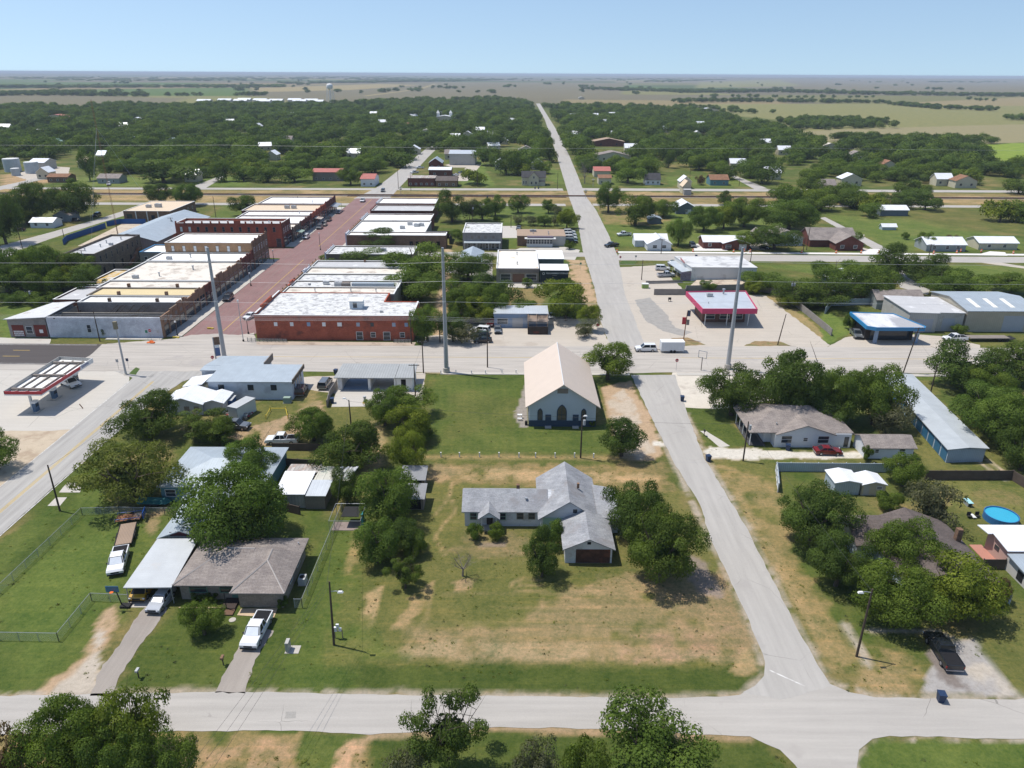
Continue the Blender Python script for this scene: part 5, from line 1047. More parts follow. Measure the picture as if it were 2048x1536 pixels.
mb = MB(); gable_roof(mb, -6.9, 93.2, 5.0, 99.2, 2.9, 4.6, 'x', .4); gable_roof(mb, 4.3, 91.4, 12.4, 102.5, 2.9, 5.6, 'y', .45); gable_roof(mb, 7.4, 84.3, 13.8, 91.35, 2.6, 4.1, 'y', .4); mb.slab([(12.5, 91.2, 3.0), (16.0, 91.2, 2.4), (16.0, 100.3, 2.4), (12.5, 100.3, 3.0)], .12)
gable_roof(mb, -4.6, 91.5, -1.9, 96, 2.6, 3.6, 'y', .25); part(mb, 'roof', SH['oldshingle'], t)
part(MB().box(-4.4, 91.8, 0, -2.1, 93.15, .25), 'porch_floor', M['concrete'], t)
for x in (-4.3, -2.2): part(MB().tube([(x, 91.7, 0), (x, 91.7, 2.6)], .08, 6), 'porch_post', M['white'], t)
part(MB().face([(-4.5, 91.5, 2.55), (-2.0, 91.5, 2.55), (-3.25, 91.5, 3.45)]), 'porch_gable', SD['white'], t)
wpart(t, 'S', -5.6, 1.7, 1.0, 1.2, (0, 93.2, 0, 0), frame=SD['green']); wpart(t, 'S', -3.2, 1.25, .9, 2.0, (0, 93.2, 0, 0), m=MT['charred'], name='door'); wpart(t, 'S', -1.3, 1.7, 1.0, 1.2, (0, 93.2, 0, 0), frame=SD['green'])
for x in (1.3, 3.0): wpart(t, 'S', x, 1.8, .95, 1.1, (0, 93.2, 0, 0), frame=MT['board'])
part(MB().box(4.6, 91.33, .2, 8.3, 91.39, 2.7), 'mint_panel', SD['green'], t); wpart(t, 'S', 9.2, 3.8, .6, .6, (0, 91.4, 0, 0), m=M['glass'], name='gable_vent')
wpart(t, 'S', 10.6, 3.25, .5, .4, (0, 84.3, 0, 0), m=M['dark'], name='gable_vent')
wpart(t, 'S', 11.2, 1.15, 4.7, 2.2, (0, 84.3, 0, 0), m=mat('rusty_brown_garage_door', (.075, .035, .025), .8, .45, fine=1.5, stain=(.2, .07, .04), stain_amt=.3), name='garage_door')
rooftop(t, 'chimney', 1.0, 96.6, 4.5, .7); rooftop(t, 'vent', 2.2, 94.6, 3.3, .9); rooftop(t, 'chimney', 10.0, 96.5, 5.0, .5)
t = thing('white_metal_building', 'low white L-shaped building with blue-grey metal roofs behind the tall steel pole', 'building', (-62.6, 138.8, 0))
mb = MB(); mb.box(-61.9, 138.8, 0, -44.9, 147.5, 3.8); mb.box(-63.8, 147.6, 0, -53.5, 153.4, 3.6); part(mb, 'wall', mat('bluish_white_block', (.55, .60, .66), .8, .06, stain=(.42, .45, .5), stain_amt=.3), t)
mb = MB(); mb.slab([(-62.1, 138.6, 4.0), (-44.7, 138.6, 4.0), (-44.7, 147.6, 4.35), (-62.1, 147.6, 4.35)], .14); mb.slab([(-66.0, 145.2, 3.85), (-62.15, 145.2, 3.85), (-62.15, 147.65, 3.95), (-66.0, 147.65, 3.95)], .14); mb.slab([(-66.0, 147.7, 3.95), (-53.2, 147.7, 4.0), (-53.2, 153.6, 4.0), (-64.5, 153.6, 3.95)], .14); part(mb, 'roof', MT['bluegreyroof'], t)
part(MB().box(-65.8, 145.5, 0, -61.92, 147.55, 3.6), 'side_wing', mat('bluish_white_block', (.5, .5, .5)), t)
part(MB().box(-53.2, 147.7, 3.2, -53.0, 153.6, 4.7), 'parapet_wall', MT['board'], t); part(MB().box(-44.68, 138.6, 3.6, -44.5, 147.6, 4.5), 'roof_edge', MT['stone'], t)
for x in (-59.3, -53.3, -48.6): wpart(t, 'S', x, 2.7, 1.1, 1.1, (0, 138.8, 0, 0), frame=M['glass'])
for y in (140.5, 142.2, 143.8, 145.4): wpart(t, 'E', y, 2.3, .8, 1.9, (0, 0, -44.9, 0), frame=M['trim'])
t = thing('white_shed', 'cluster of white gabled sheds with bright metal roofs', 'shed', (-69.5, 128.5, 0))
mb = MB(); gable_wall(mb, -67.8, 131.3, -60.5, 137.5, 2.5, 3.7, 'y'); gable_wall(mb, -60.45, 132, -56.6, 137.0, 2.4, 3.0, 'y'); part(mb, 'wall', mat('dull_white_wall', (.46, .47, .50), .8, .1), t)
mb = MB(); gable_roof(mb, -67.8, 131.3, -60.5, 137.5, 2.5, 3.7, 'y', .4); gable_roof(mb, -60.45, 132, -56.6, 137.0, 2.4, 3.0, 'y', .3); mb.slab([(-66.8, 138.0, 3.2), (-62.8, 138.0, 3.7), (-62.8, 144.5, 3.4), (-67.5, 144.5, 2.6)], .12); part(mb, 'roof', MT['whitemetal'], t)
for x in (-66, -63.5, -61.6): wpart(t, 'S', x, 1.3, 1.0, 1.0, (0, 131.3, 0, 0), m=MT['board'])
part(MB().box(-66.9, 138.0, 0, -63, 144, 2.5), 'rear_wall', SD['cream'], t)
t = thing('cargo_container', 'pale green-grey tall storage container beside the junk pile', 'container', (-52.6, 131.2, 0), R_(-22))
part2 = lambda mb, n, m_, r: mb.build(n, m_, r)
part2(MB().box(-1.1, -2.6, .1, 1.1, 2.6, 2.7), 'body', stripes('container_panels', (.50, .56, .55), 'xy', .3, .85, .15, .6), t); part2(MB().box(-1.18, -2.68, 2.7, 1.18, 2.68, 2.85), 'roof', M['ac'], t); part2(MB().box(-1.0, -2.65, .2, 1.0, -2.6, 2.6), 'doors', M['ac'], t)
t = thing('car_wash', 'old white open-bay car wash with ribbed roof', 'car wash', (-37.3, 143.5, 0))
for x, w in ((-36.8, .9), (-30.4, .5), (-24.9, .0)): part(MB().box(x, 144.0, 0, x+max(w, .4), 150.2, 2.9), 'bay_wall', M['white'], t)
part(MB().box(-24.4, 144.0, 0, -21.0, 150.2, 2.95), 'equipment_room', M['white'], t); part(MB().box(-36.7, 150.1, 2.2, -21.1, 150.35, 2.95), 'back_beam', M['white'], t)
part(MB().slab([(-37.4, 143.4, 3.05), (-24.6, 143.4, 3.05), (-24.6, 150.9, 3.35), (-37.0, 150.9, 3.35)], .16), 'roof', stripes('old_ribbed_roof', (.33, .34, .335), 'x', .55, .75, .2, .6), t); part(MB().slab([(-24.5, 143.4, 3.1), (-20.6, 143.4, 3.1), (-20.6, 150.9, 3.4), (-24.5, 150.9, 3.4)], .16), 'room_roof', stripes('old_ribbed_roof', (.5, .5, .5), 'x', .5), t)
part(MB().box(-36.0, 144.2, .035, -30.5, 150, .06), 'bay_floor', MT['bluewall'], t); wpart(t, 'S', -22.9, 1.3, 1.0, 2.4, (0, 144.0, 0, 0), m=M['dark'], name='door')
t = thing('vacuum_station', 'car wash vacuum on a yellow kerb', 'vacuum', (-29.9, 137.4, 0)); part(MB().disc((-29.9, 137.4), .5, 0, .15), 'kerb', YEL, t); part(MB().disc((-29.9, 137.4), .25, .15, 1.2), 'canister', M['steel'], t); part(MB().disc((-29.9, 137.4), .32, 1.2, 1.5), 'dome', M['ac'], t)
t = thing('gray_roofed_house', 'white house with large grey-brown roof behind the red car', 'house', (42.9, 118.6, 0))
part(MB().box(46.0, 121.0, 0, 60.9, 130, 2.7).box(47.3, 118.9, 0, 61.0, 121.0, 2.7), 'wall', SD['white'], t)
mb = MB(); hip_roof(mb, 43.2, 119.6, 60.9, 131.5, 2.85, 5.3, .5); gable_roof(mb, 47.6, 118.8, 57.8, 125.0, 2.80, 4.5, 'y', .3); part(mb, 'roof', SH['greyshingle'], t)
part(MB().face([(47.6, 118.85, 2.65), (57.8, 118.85, 2.65), (52.7, 118.85, 4.25)]), 'front_gable', SD['white'], t)
for x, w, h_ in ((49.4, 1.9, 1.4), (52.8, .8, .7), (56.0, 2.0, 1.4)): wpart(t, 'S', x, 1.6, w, h_, (0, 118.9, 0, 0), frame=M['trim'])
wpart(t, 'S', 60.2, 1.15, .8, 2.0, (0, 118.9, 0, 0), m=M['glass'], name='door')
for y in (119.6, 121.8, 124, 126.2, 128.5): part(MB().tube([(43.1, y, 0), (43.1, y, 2.7)], .08, 6), 'porch_post', M['white'], t)
part(MB().box(43.0, 119.4, 0, 45.98, 129, .12), 'porch_floor', mat('dark_porch', (.06, .06, .065), .8, .2), t)
for x, y in ((53.5, 122.5), (48, 121)): rooftop(t, 'vent', x, y, 3.4, .6)
t = house('detached_garage', 'small white outbuilding with grey-brown roof beside the storage units', [('gx', 61.9, 114.8, 70.2, 119.6, 2.4, 3.5)], SD['white'], SH['greyshingle'], wins=[(0, 'S', 63.8, 1.5, .7, .7), (0, 'S', 68.2, 1.5, 1.0, .9)], cat='outbuilding')
part(MB().box(67.6, 114.2, .3, 68.8, 114.8, .9), 'window_unit', M['white'], t)
t = thing('storage_units', 'long pale metal storage unit row with blue doors', 'storage building', (75.2, 113.6, 0))
Q = [(75.4, 113.4), (82.1, 113.9), (85.8, 147.5), (79.5, 147.0)]
mb = MB(); mb.prism(Q, 0, 2.6); part(mb, 'wall', stripes('storage_end_panels', (.34, .42, .50), 'xy', .35, .8, .12, .6), t)
mb = MB(); mb.slab([(75.0, 113.1, 2.72), (78.75, 113.2, 3.1), (82.65, 147.8, 3.1), (79.1, 147.3, 2.72)], .12); mb.slab([(78.75, 113.2, 3.1), (82.5, 113.6, 2.72), (86.2, 147.8, 2.72), (82.65, 147.8, 3.1)], .12); part(mb, 'roof', stripes('storage_roof_panels', (.44, .47, .48), 'y', .5, .92, .08, .5, .1), t)
for i in range(12):
 u = (i+.5)/12; w = .40/12; p = lambda s: (Q[0][0]+(Q[3][0]-Q[0][0])*s, Q[0][1]+(Q[3][1]-Q[0][1])*s)
 a, b = p(u-w), p(u+w); part(MB().prism([a, b, (b[0]-.06, b[1]), (a[0]-.06, a[1])], .1, 2.2), 'roll_up_door', glossy('blue_roll_up_door', (.03, .13, .24), .5), t)
def fence(name, label, pts, h, m_, postm=None, sp=2.4, th=.05, cat='fence', rail=None, close=False, group=None):
 t = thing(name, label, cat, (pts[0][0], pts[0][1], 0), group=group); mb = MB(); pm = MB()
 for i in range(len(pts)-1):
  a, b = Vector(pts[i]), Vector(pts[i+1]); d = (b-a).normalized(); n = Vector((-d.y, d.x))*th
  mb.prism([tuple(a-n), tuple(b-n), tuple(b+n), tuple(a+n)], .05, h)
  L = (b-a).length; k = max(1, round(L/sp))
  for j in range(k+1):
   p = a+(b-a)*j/k+n*2.2; pm.box(p.x-.05, p.y-.05, 0, p.x+.05, p.y+.05, h+.08)
  if rail:
   for z in (.4, h-.25): q1 = a+n*2; q2 = b+n*2; pm.tube([(q1.x, q1.y, z), (q2.x, q2.y, z)], .04, 4)
 part(mb, 'fence_panel', m_, t); part(pm, 'fence_post', postm or m_, t); return t
WOODF = stripes('brown_fence_boards', (.10, .075, .06), 'xy', .16, .5, .12, .9, 0, .2); GREYF = stripes('grey_fence_boards', (.25, .23, .21), 'xy', .16, .6, .12, .9, 0, .15)
a_ = [G(1556, 985), G(1552, 943), G(1800, 945)]; fence('sheet_fence', 'pale sheet fence around the back yard by the side street', a_, 1.7, SD['tin'], M['trim'], rail=True)
fence('wood_fence', 'tall brown board fence behind the pool yard', [G(1850, 960), G(2022, 960), G(2120, 1020)], 1.8, WOODF, rail=True)
fence('wood_fence', 'curved dark board fence right of the pink canopy station', [G(1563, 605), G(1590, 612), G(1625, 640), G(1655, 665), G(1662, 672)], 1.9, GREYF)
fence('wood_fence', 'dark board fence behind the pink canopy station', [G(1308, 590), G(1370, 590), G(1372, 583), G(1500, 580), G(1560, 590)], 1.9, GREYF)
fence('sheet_fence', 'white tin fence beside the blue canopy shop', [G(1650, 628), G(1662, 612), G(1800, 608)], 2.0, SD['tin'], rail=True)
t = house('garden_shed', 'pale blue tin garden shed, left one of the pair behind the sheet fence', [('gy', 51.6, 102.6, 55.6, 106.5, 2.3, 2.7)], SD['tin'], MT['whitemetal'], doors=[(0, 'S', 53.6, 1.4, 1.9, SD['tin'])], cat='shed', oh=.2)
t = house('garden_shed', 'pale yellow garden shed, right one of the pair behind the sheet fence', [('gy', 55.9, 102.4, 59.6, 105.8, 2.1, 2.6)], SD['cream'], MT['whitemetal'], wins=[(0, 'S', 58.6, 1.4, .9, .5)], doors=[(0, 'S', 56.6, .9, 1.8, M['ac'])], cat='shed', oh=.2)
t = thing('dark_roofed_house', 'house with long dark brown roof under the oaks, lower right', 'house', (45.7, 77, 0))
def rp(px, py, z): return (*G(px, py, z), z)
mb = MB(); gable_wall(mb, 50.6, 77, 62, 90.5, 2.8, 5.0, 'y'); gable_wall(mb, 47.8, 85.5, 56, 92.2, 2.8, 4.3, 'x'); part(mb, 'wall', SD['tin'], t)
mb = MB(); gable_roof(mb, 50.6, 77, 62, 90.5, 2.8, 5.0, 'y', .5); gable_roof(mb, 47.8, 85.5, 56, 92.2, 2.8, 4.3, 'x', .5); part(mb, 'roof', SH['brownshingle'], t)
part(MB().face([(50.8, 76.95, 2.7), (61.8, 76.95, 2.7), (56.3, 76.95, 4.75)]), 'gable', SD['dkblue'], t)
part(MB().box(61.0, 85.4, 2.9, 61.7, 86.1, 4.9), 'chimney', MT['brownbrick'], t)
fence('tin_yard_fence', 'pale tin fence along the narrow side yard beside the dark roofed house', [(63.4, 90), (63.2, 76)], 1.5, SD['tin'], rail=True)
t = thing('pink_house', 'pink stucco house with white metal roofs on the right edge', 'house', (67, 84, 0))
part(MB().box(67.4, 83.6, 0, 80, 88.4, 2.9), 'wall', SD['pink'], t); part(MB().box(67.3, 78.4, 0, 80, 83.55, 2.2), 'wing_wall', mat('off_white_stucco', (.48, .46, .44), .85, .08), t)
part(MB().slab([(66.4, 87.0, 3.3), (80, 87.0, 3.3), (80, 88.9, 3.5), (65.9, 88.9, 3.5)], .12).slab([(66.9, 83.3, 3.0), (80, 83.3, 3.0), (80, 86.96, 3.5), (66.9, 86.96, 3.5)], .1), 'roof', MT['whitemetal'], t)
part(MB().slab([(66.8, 78.0, 2.3), (80, 78.0, 2.3), (80, 83.2, 2.7), (66.8, 83.2, 2.7)], .12), 'wing_roof', MT['bluegreyroof'], t); part(MB().box(65.6, 84, 0, 67.38, 89, .08), 'side_patio', mat('pink_paving', (.42, .2, .15), .9, .1), t)
wpart(t, 'W', 86, 1.6, 1.0, .7, (67.4, 0, 0, 0)); wpart(t, 'W', 80.5, 1.0, 1.2, 1.4, (67.3, 0, 0, 0), m=M['dark'])
fence('gate_fence', 'low dark wood gate between the pink house and its neighbour', [(64.2, 83.4), (67.2, 83.4)], 1.6, WOODF)
t = thing('round_pool', 'round above-ground pool with bright blue water', 'pool', (*G(1999, 1040), 0)); cx, cy = G(2000, 1040)
mb = MB(); n = 28; r = 2.35
for k in range(n):
 a0 = 2*math.pi*k/n; a1 = 2*math.pi*(k+1)/n
 mb.prism([(cx+r*math.cos(a0), cy+r*math.sin(a0)), (cx+r*math.cos(a1), cy+r*math.sin(a1)), (cx+(r-.12)*math.cos(a1), cy+(r-.12)*math.sin(a1)), (cx+(r-.12)*math.cos(a0), cy+(r-.12)*math.sin(a0))], 0, 1.05)
part(mb, 'pool_wall', glossy('pool_liner_blue', (.03, .14, .34), .4), t)
part(MB().disc((cx, cy), r-.13, .8, .88, 28), 'pool_water', glossy('pool_water_blue', (.04, .36, .52), .05), t)
t = thing('fuel_canopy', 'fuel station canopy with red and white fascia and open steel-beamed top', 'fuel canopy', (-92.5, 132, 0))
zc = 4.3; cA, cB, cC, cD = (-98.2, 131), (-91.0, 131), (-90.4, 149), (-98.2, 150)
def seg(a, b, w, z0, z1, mb):
 a = Vector(a); b = Vector(b); d = (b-a).normalized(); n = Vector((-d.y, d.x))*w; return mb.prism([tuple(a), tuple(b), tuple(b+n), tuple(a+n)], z0, z1)
REDF = glossy('red_fascia', (.42, .015, .03), .35)
mb = MB(); seg(cA, cB, .12, zc, zc+.62, mb); seg(cB, (-90.56, 144.2), .12, zc, zc+.62, mb); part(mb, 'red_fascia', REDF, t)
mb = MB(); seg((cA[0], cA[1]-.03), (cB[0]+.03, cB[1]-.03), .08, zc-.25, zc-.01, mb); seg((cB[0]+.03, cB[1]), (cC[0]+.03, cC[1]), .08, zc-.25, zc-.01, mb); seg((-90.57, 144.25), cC, .12, zc, zc+.75, mb); part(mb, 'white_fascia', M['white'], t)
mb = MB(); seg(cC, cD, .1, zc-.1, zc+.7, mb); seg(cD, cA, .1, zc-.1, zc+.7, mb); part(mb, 'rear_fascia', MT['greymetal'], t)
part(MB().prism([(cA[0]+.12, cA[1]+.12), (cB[0]-.12, cB[1]+.12), (cC[0]-.12, cC[1]-.12), (cD[0]+.12, cD[1]-.12)], zc-.2, zc), 'ceiling_deck', MT['whiteroof'], t)
mb = MB()
for f_ in (.08, .5, .92): y = 131.6+17*f_; mb.box(cA[0]+.3, y-.25, zc+.15, cB[0]-.3, y+.25, zc+.5)
for x in (-96.6, -94.5, -92.3): mb.box(x-.1, 131.4, zc+.02, x+.1, 148.6, zc+.3)
part(mb, 'steel_beams', MT['board'], t)
for i, y in enumerate((133.0, 139.4, 146.6)): part(MB().box(-95.0, y-.2, 0, -94.6, y+.2, zc-.2), 'column', M['trim'], t)
text('EXXON', .60, (-90.5+.08, 144.6, zc+.14), t, glossy('navy_letters', (.02, .05, .25), .4), 'fascia_lettering', rot=(math.pi/2, 0, math.pi/2), bold=.01, sx=1.25)
for i, y in enumerate((132.6, 138.9, 147.0)):
 p = thing('fuel_pump', ['fuel pump nearest the camera under the canopy', 'middle fuel pump under the canopy', 'farthest fuel pump behind the parked pickup'][i], 'fuel pump', (-94.2, y, 0), group='fuel pumps')
 part(MB().box(-94.9, y-1.3, 0, -93.1, y+1.3, .14), 'island', M['concrete'], p); part(MB().box(-94.2, y-.55, .14, -93.5, y+.55, 1.9), 'cabinet', mat('pump_blue', (.08, .14, .22), .4, .3), p); part(MB().box(-93.48, y-.45, 1.1, -93.44, y+.45, 1.7), 'display', M['glass'], p); part(MB().box(-94.3, y-.65, 1.9, -93.4, y+.65, 2.25), 'topper', M['white'], p)
t = thing('vacant_sign_pole', 'short bent bare steel bracket on the forecourt', 'post', (*G(166, 817), 0)); x, y = G(166, 817); part(MB().tube([(x, y, 0), (x-.5, y, 1.0)], .09, 6), 'post', M['rust'], t)
def sh(name, label, bl, br, eave_h, ridge_h, depth, wall, roof, axis='gx', wins=2, cat='house', door=None, fm=True):
 x0, y0 = G(*bl); x1, _ = G(*br); y1 = y0+depth; w = x1-x0
 ws_ = [(0, 'S', x0+w*(i+.5)/wins, 1.5, min(1.2, w/wins*.5), 1.1) for i in range(wins)] if wins else []
 return house(name, label, [(axis, x0, y0, x1, y1, eave_h, ridge_h)], wall, roof, wins=ws_, cat=cat, frame=fm, doors=[(0, 'S', x0+w*door[0], door[1], 2.1, door[2])] if door else ())
t = house('white_roofed_house', 'white house with bright white cross-gabled metal roof near the construction cones', [('gy', 51.2, 279.5, 60.2, 289, 2.8, 5.0), ('gx', 47.5, 286.5, 60, 293, 2.8, 4.6)], SD['white'], MT['whitemetal'], wins=[(0, 'S', 54, 1.6, 1.6, 1.2), (0, 'S', 57.5, 1.6, 1.6, 1.2)])
t = house('brick_ranch_house', 'red brick ranch house with white metal roof and white garage door', [('gx', 73.5, 284, 90.5, 292, 2.8, 4.4), ('gy', 80.5, 281.5, 90.4, 286, 2.75, 4.2)], SD['redb'], MT['whitemetal'], wins=[(1, 'S', 82.5, 1.4, 2.0, 1.2), (0, 'S', 76, 1.5, 1.2, 1.1)], doors=[(1, 'S', 88, 2.8, 2.2, GD)])
t = house('gray_gabled_house', 'greyish white house with twin grey gables hidden by yard trees', [('gy', 100.2, 290, 114, 300, 3.2, 6.0), ('gy', 96.5, 294, 101, 302, 3.0, 5.0)], SD['white'], SH['greyshingle'], wins=[(0, 'S', 104, 1.8, 1.2, 1.2), (0, 'S', 110, 1.8, 1.2, 1.2)])
t = house('brick_gabled_house', 'dark brick house with large grey-brown gabled roof beside the tan driveway', [('gy', 123.5, 281.5, 134, 292, 3.0, 5.8), ('gx', 116, 288, 134, 300, 3.0, 6.5)], SD['redb'], SH['greyshingle'], wins=[(0, 'S', 126, 1.5, 1.4, 1.2), (0, 'S', 131, 1.5, 1.4, 1.2)])
t = house('porch_house', 'white-roofed house with white columned front porch on the right', [('gx', 158, 281, 173, 290, 2.8, 4.8)], SD['grey'], MT['whitemetal'], wins=[(0, 'S', 161, 1.5, 1.3, 1.2), (0, 'S', 166, 1.5, 1.3, 1.2), (0, 'S', 170, 1.5, 1.3, 1.2)])
t = house('tan_house', 'tan house with brilliant white roof at the right edge behind the crossing lane', [('gx', 180, 284.5, 195, 293, 2.8, 4.4)], SD['cream'], MT['whitemetal'], wins=[(0, 'S', 184, 1.5, 1.3, 1.2), (0, 'S', 190, 1.5, 1.3, 1.2)])
x, y = G(1778, 460); house('quonset_shed', 'small arched white garden shed on the lawn by the diagonal lane', [('gx', x-3, y, x+3, y+3, 1.6, 2.6)], SD['tin'], MT['whitemetal'], cat='shed', frame=False)
sh('dark_blue_house', 'slate blue house with pale roof between trees near the railway', (1352, 428), (1392, 428), 3.0, 5.6, 12, SD['dkblue'], MT['whitemetal'], 'gy', 1, door=(.6, 2.6, GD))
sh('dark_shed', 'low dark shed with grey roof under the round trees', (1298, 448), (1322, 448), 2.4, 3.3, 6, SD['dkblue'], MT['bluegreyroof'], 'gy', 0, 'shed')
t = house('gray_cottage', 'grey cottage with brown roof behind the metal workshops', [('gx', 104.5, 204.8, 117.8, 212, 3.0, 4.9)], SD['grey'], SH['greyshingle'], wins=[(0, 'S', 107, 1.7, 1.1, 1.4), (0, 'S', 112, 1.7, 1.1, 1.4)], cat='house')
house('tin_roofed_house', 'white tin roofed house nearly hidden by trees behind the grey cottage', [('gy', 100, 222, 112, 234, 3.0, 4.8)], SD['dkblue'], MT['whitemetal'], frame=False)
x, y = G(1790, 432); house('tin_roofed_house', 'blue house with bright white roof in the woods at right', [('gx', x-7, y, x+6, y+8, 3.0, 4.6)], SD['dkblue'], MT['whitemetal'], frame=False)
x, y = G(85, 455); sh('white_cottage', 'small white cottage with tin roof by the left side street', (62, 456), (108, 456), 2.6, 4.0, 7, SD['white'], MT['whitemetal'], 'gx', 2)
sh('gray_cottage', 'grey gabled cottage beside the white one by the left side street', (108, 443), (142, 443), 2.8, 4.6, 8, SD['grey'], MT['rustroof'], 'gy', 1)
x0, y0 = G(1044, 371)
house('farmhouse', 'pale two-storey gabled farmhouse with dark grey roof beyond the railway', [('gx', x0, y0, x0+14, y0+9, 5.0, 8.0), ('gy', x0+4, y0-2, x0+10, y0+3, 5.2, 8.2), ('f', x0+10.2, y0-1.6, x0+13.6, y0-.1, 2.6, 3.0)], SD['cream'], SH['darksh'], wins=[(0, 'S', x0+1, 1.8, .9, 1.6), (0, 'S', x0+2.4, 1.8, .9, 1.6), (1, 'S', x0+5.7, 1.8, 1.1, 1.6), (1, 'S', x0+8.3, 1.8, 1.1, 1.6), (1, 'S', x0+7, 5, 1, 1.3)])
sh('blue_house', 'teal house with orange-brown roof beyond the railway', (1420, 371), (1456, 371), 3.6, 6.0, 10, SD['teal'], SH['orangeroof'], 'gx', 2)
sh('dormer_house', 'white house with dark roof and dormers beyond the railway', (1291, 370), (1320, 370), 3.4, 6.6, 9, SD['white'], SH['darksh'], 'gx', 3)
sh('orange_roofed_house', 'small cream house with orange tin roof beyond the railway', (1197, 369), (1222, 369), 4.0, 5.4, 9, SD['cream'], SH['orangeroof'], 'gx', 2)
sh('red_roofed_house', 'house with faded red roof right behind the orange-roofed one', (1188, 354), (1220, 354), 4.0, 6.0, 12, SD['cream'], SH['redroof'], 'gx', 0)
sh('brick_restaurant', 'long brick building with painted front beyond the railway', (816, 373), (870, 373), 5.0, 5.6, 12, SD['redb'], MT['rustroof'], 'gx', 5)
sh('brick_annex', 'brown-roofed brick annex with white barrels in front beyond the railway', (872, 374), (914, 374), 3.8, 5.6, 12, MT['brownbrick'], SH['brownshingle'], 'gx', 3, cat='building')
sh('white_roofed_office', 'brick office with white roof in the gravel yard', (858, 352), (902, 352), 4.0, 5.0, 14, SD['redb'], MT['whitemetal'], 'gx', 2, cat='office')
sh('gabled_office', 'small brick office with grey gable roof behind the gravel yard', (858, 337), (884, 337), 4.0, 7.0, 14, SD['redb'], MT['bluegreyroof'], 'gy', 2, cat='office')
sh('metal_barn', 'big pale grey metal barn beyond the gravel yard', (899, 330), (950, 331), 8.0, 9.5, 24, MT['greymetal'], MT['metalroof'], 'gx', 0, cat='barn')
sh('red_roofed_store', 'long wooden store with red roof beside the street past the railway', (626, 362), (684, 362), 5.5, 7.0, 12, MT['board'], SH['redroof'], 'gx', 4, cat='store')
sh('red_roofed_store', 'smaller red roofed store at the street corner past the railway', (722, 373), (752, 371), 4.5, 6.5, 16, SD['white'], SH['redroof'], 'gx', 2, cat='store')
sh('brown_roofed_house', 'long low house with rust brown roof left beyond the railway', (96, 365), (138, 365), 3.4, 4.8, 9, MT['brownbrick'], SH['orangeroof'], 'gx', 3)
sh('gray_bungalow', 'grey bungalow with a white car in its drive beyond the railway', (196, 367), (240, 367), 3.2, 5.2, 10, SD['grey'], SH['greyshingle'], 'gx', 2)
for px, py, lab, r_ in ((27, 343, 'big pale storage tank at the left edge', 5), (66, 346, 'white storage tank beside the metal shed', 4.2), (33, 351, 'short round tank in front of the big one', 2.6)):
 x, y = G(px, py); t = thing('storage_tank', lab, 'tank', (x, y, 0), group='storage tanks'); part(MB().disc((x, y), r_, 0, r_*1.6, 20), 'tank_shell', MT['bluegreyroof'], t); part(MB().disc((x, y), r_*.97, r_*1.6, r_*1.6+.4, 20), 'tank_lid', M['trim'], t)
sh('metal_shed', 'white tin shed behind the storage tanks', (60, 340), (92, 340), 5, 7, 14, MT['greymetal'], MT['whitemetal'], 'gx', 0, cat='shed')
roofs = [(115, 228, 60, 'redroof', 'red roofed house deep in the woods at far left'), (275, 234, 30, 'white', 'long white roof deep in the woods left of the mast'), (8, 248, 26, 'white', 'pale roof at the far left edge of the woods'), (112, 278, 26, 'greensh', 'green roofed house in the left woods'), (345, 276, 28, 'blue', 'blue-grey roof in the left woods'), (575, 272, 20, 'grey', 'grey gabled roof in the middle of the woods'),
 (205, 302, 16, 'blue', 'steep grey roof behind the radio mast'), (385, 340, 26, 'white', 'white roofed shed at the edge of the left woods'), (172, 315, 24, 'beige', 'tan roofed house above the brown roofed one'), (890, 230, 46, 'white', 'white turreted house standing out of the woods'), (852, 258, 26, 'cream', 'cream pyramidal roof left of the long street'),
 (935, 262, 18, 'white', 'pale low roof above the middle trees'), (983, 262, 20, 'white', 'small white cottage roof above the middle trees'), (828, 291, 24, 'white', 'white roof beside the upper street'), (905, 300, 30, 'greyshingle', 'brown gabled roof behind the metal barn'), (1052, 292, 30, 'grey', 'grey-blue roof left of the long street'), (1075, 318, 22, 'white', 'white carport roof left of the long street'),
 (1000, 318, 20, 'white', 'tiny white house near the metal barn'), (1150, 262, 22, 'white', 'white roof right of the long street'), (1216, 276, 62, 'redb', 'big flat brick building in the woods right of the street'), (1224, 303, 70, 'brown', 'long brown roofed building right of the street'), (1330, 252, 20, 'blue', 'pale blue roof right of the long street'), (1530, 278, 20, 'white', 'white two-storey house in the right woods'),
 (1475, 318, 32, 'white', 'white metal roof in the right woods'), (1658, 286, 36, 'cream', 'cream shed roof at the edge of the right field'), (1712, 302, 28, 'grey', 'grey roofed house near the right field'), (1775, 321, 28, 'orangeroof', 'orange-brown roof in the right woods'), (1700, 348, 40, 'white', 'long white carport roof in the right woods'), (1655, 360, 26, 'grey', 'grey shed roof in the right woods'),
 (1885, 348, 32, 'white', 'white gabled house in the far right woods'), (1928, 352, 42, 'orangeroof', 'orange roofed house in the far right woods'), (1370, 353, 22, 'white', 'white roof behind the teal house'), (1372, 362, 16, 'beige', 'small tan roofed cottage near the teal house'), (90, 335, 24, 'white', 'pale roof right of the storage tanks'), (815, 245, 14, 'redroof', 'small red roof in the distant woods'), (1415, 215, 40, 'white', 'pale farm buildings beyond the woods'), (1163, 192, 12, 'white', 'lone white farmhouse out in the brown fields')]
RM = dict(white=MT['whitemetal'], blue=MT['bluegreyroof'], grey=SH['greyshingle'], beige=MT['beigeroof'], cream=MT['creamroof'], brown=SH['greyshingle'], redb=MT['brownroof'])
FAR_CLEAR = []
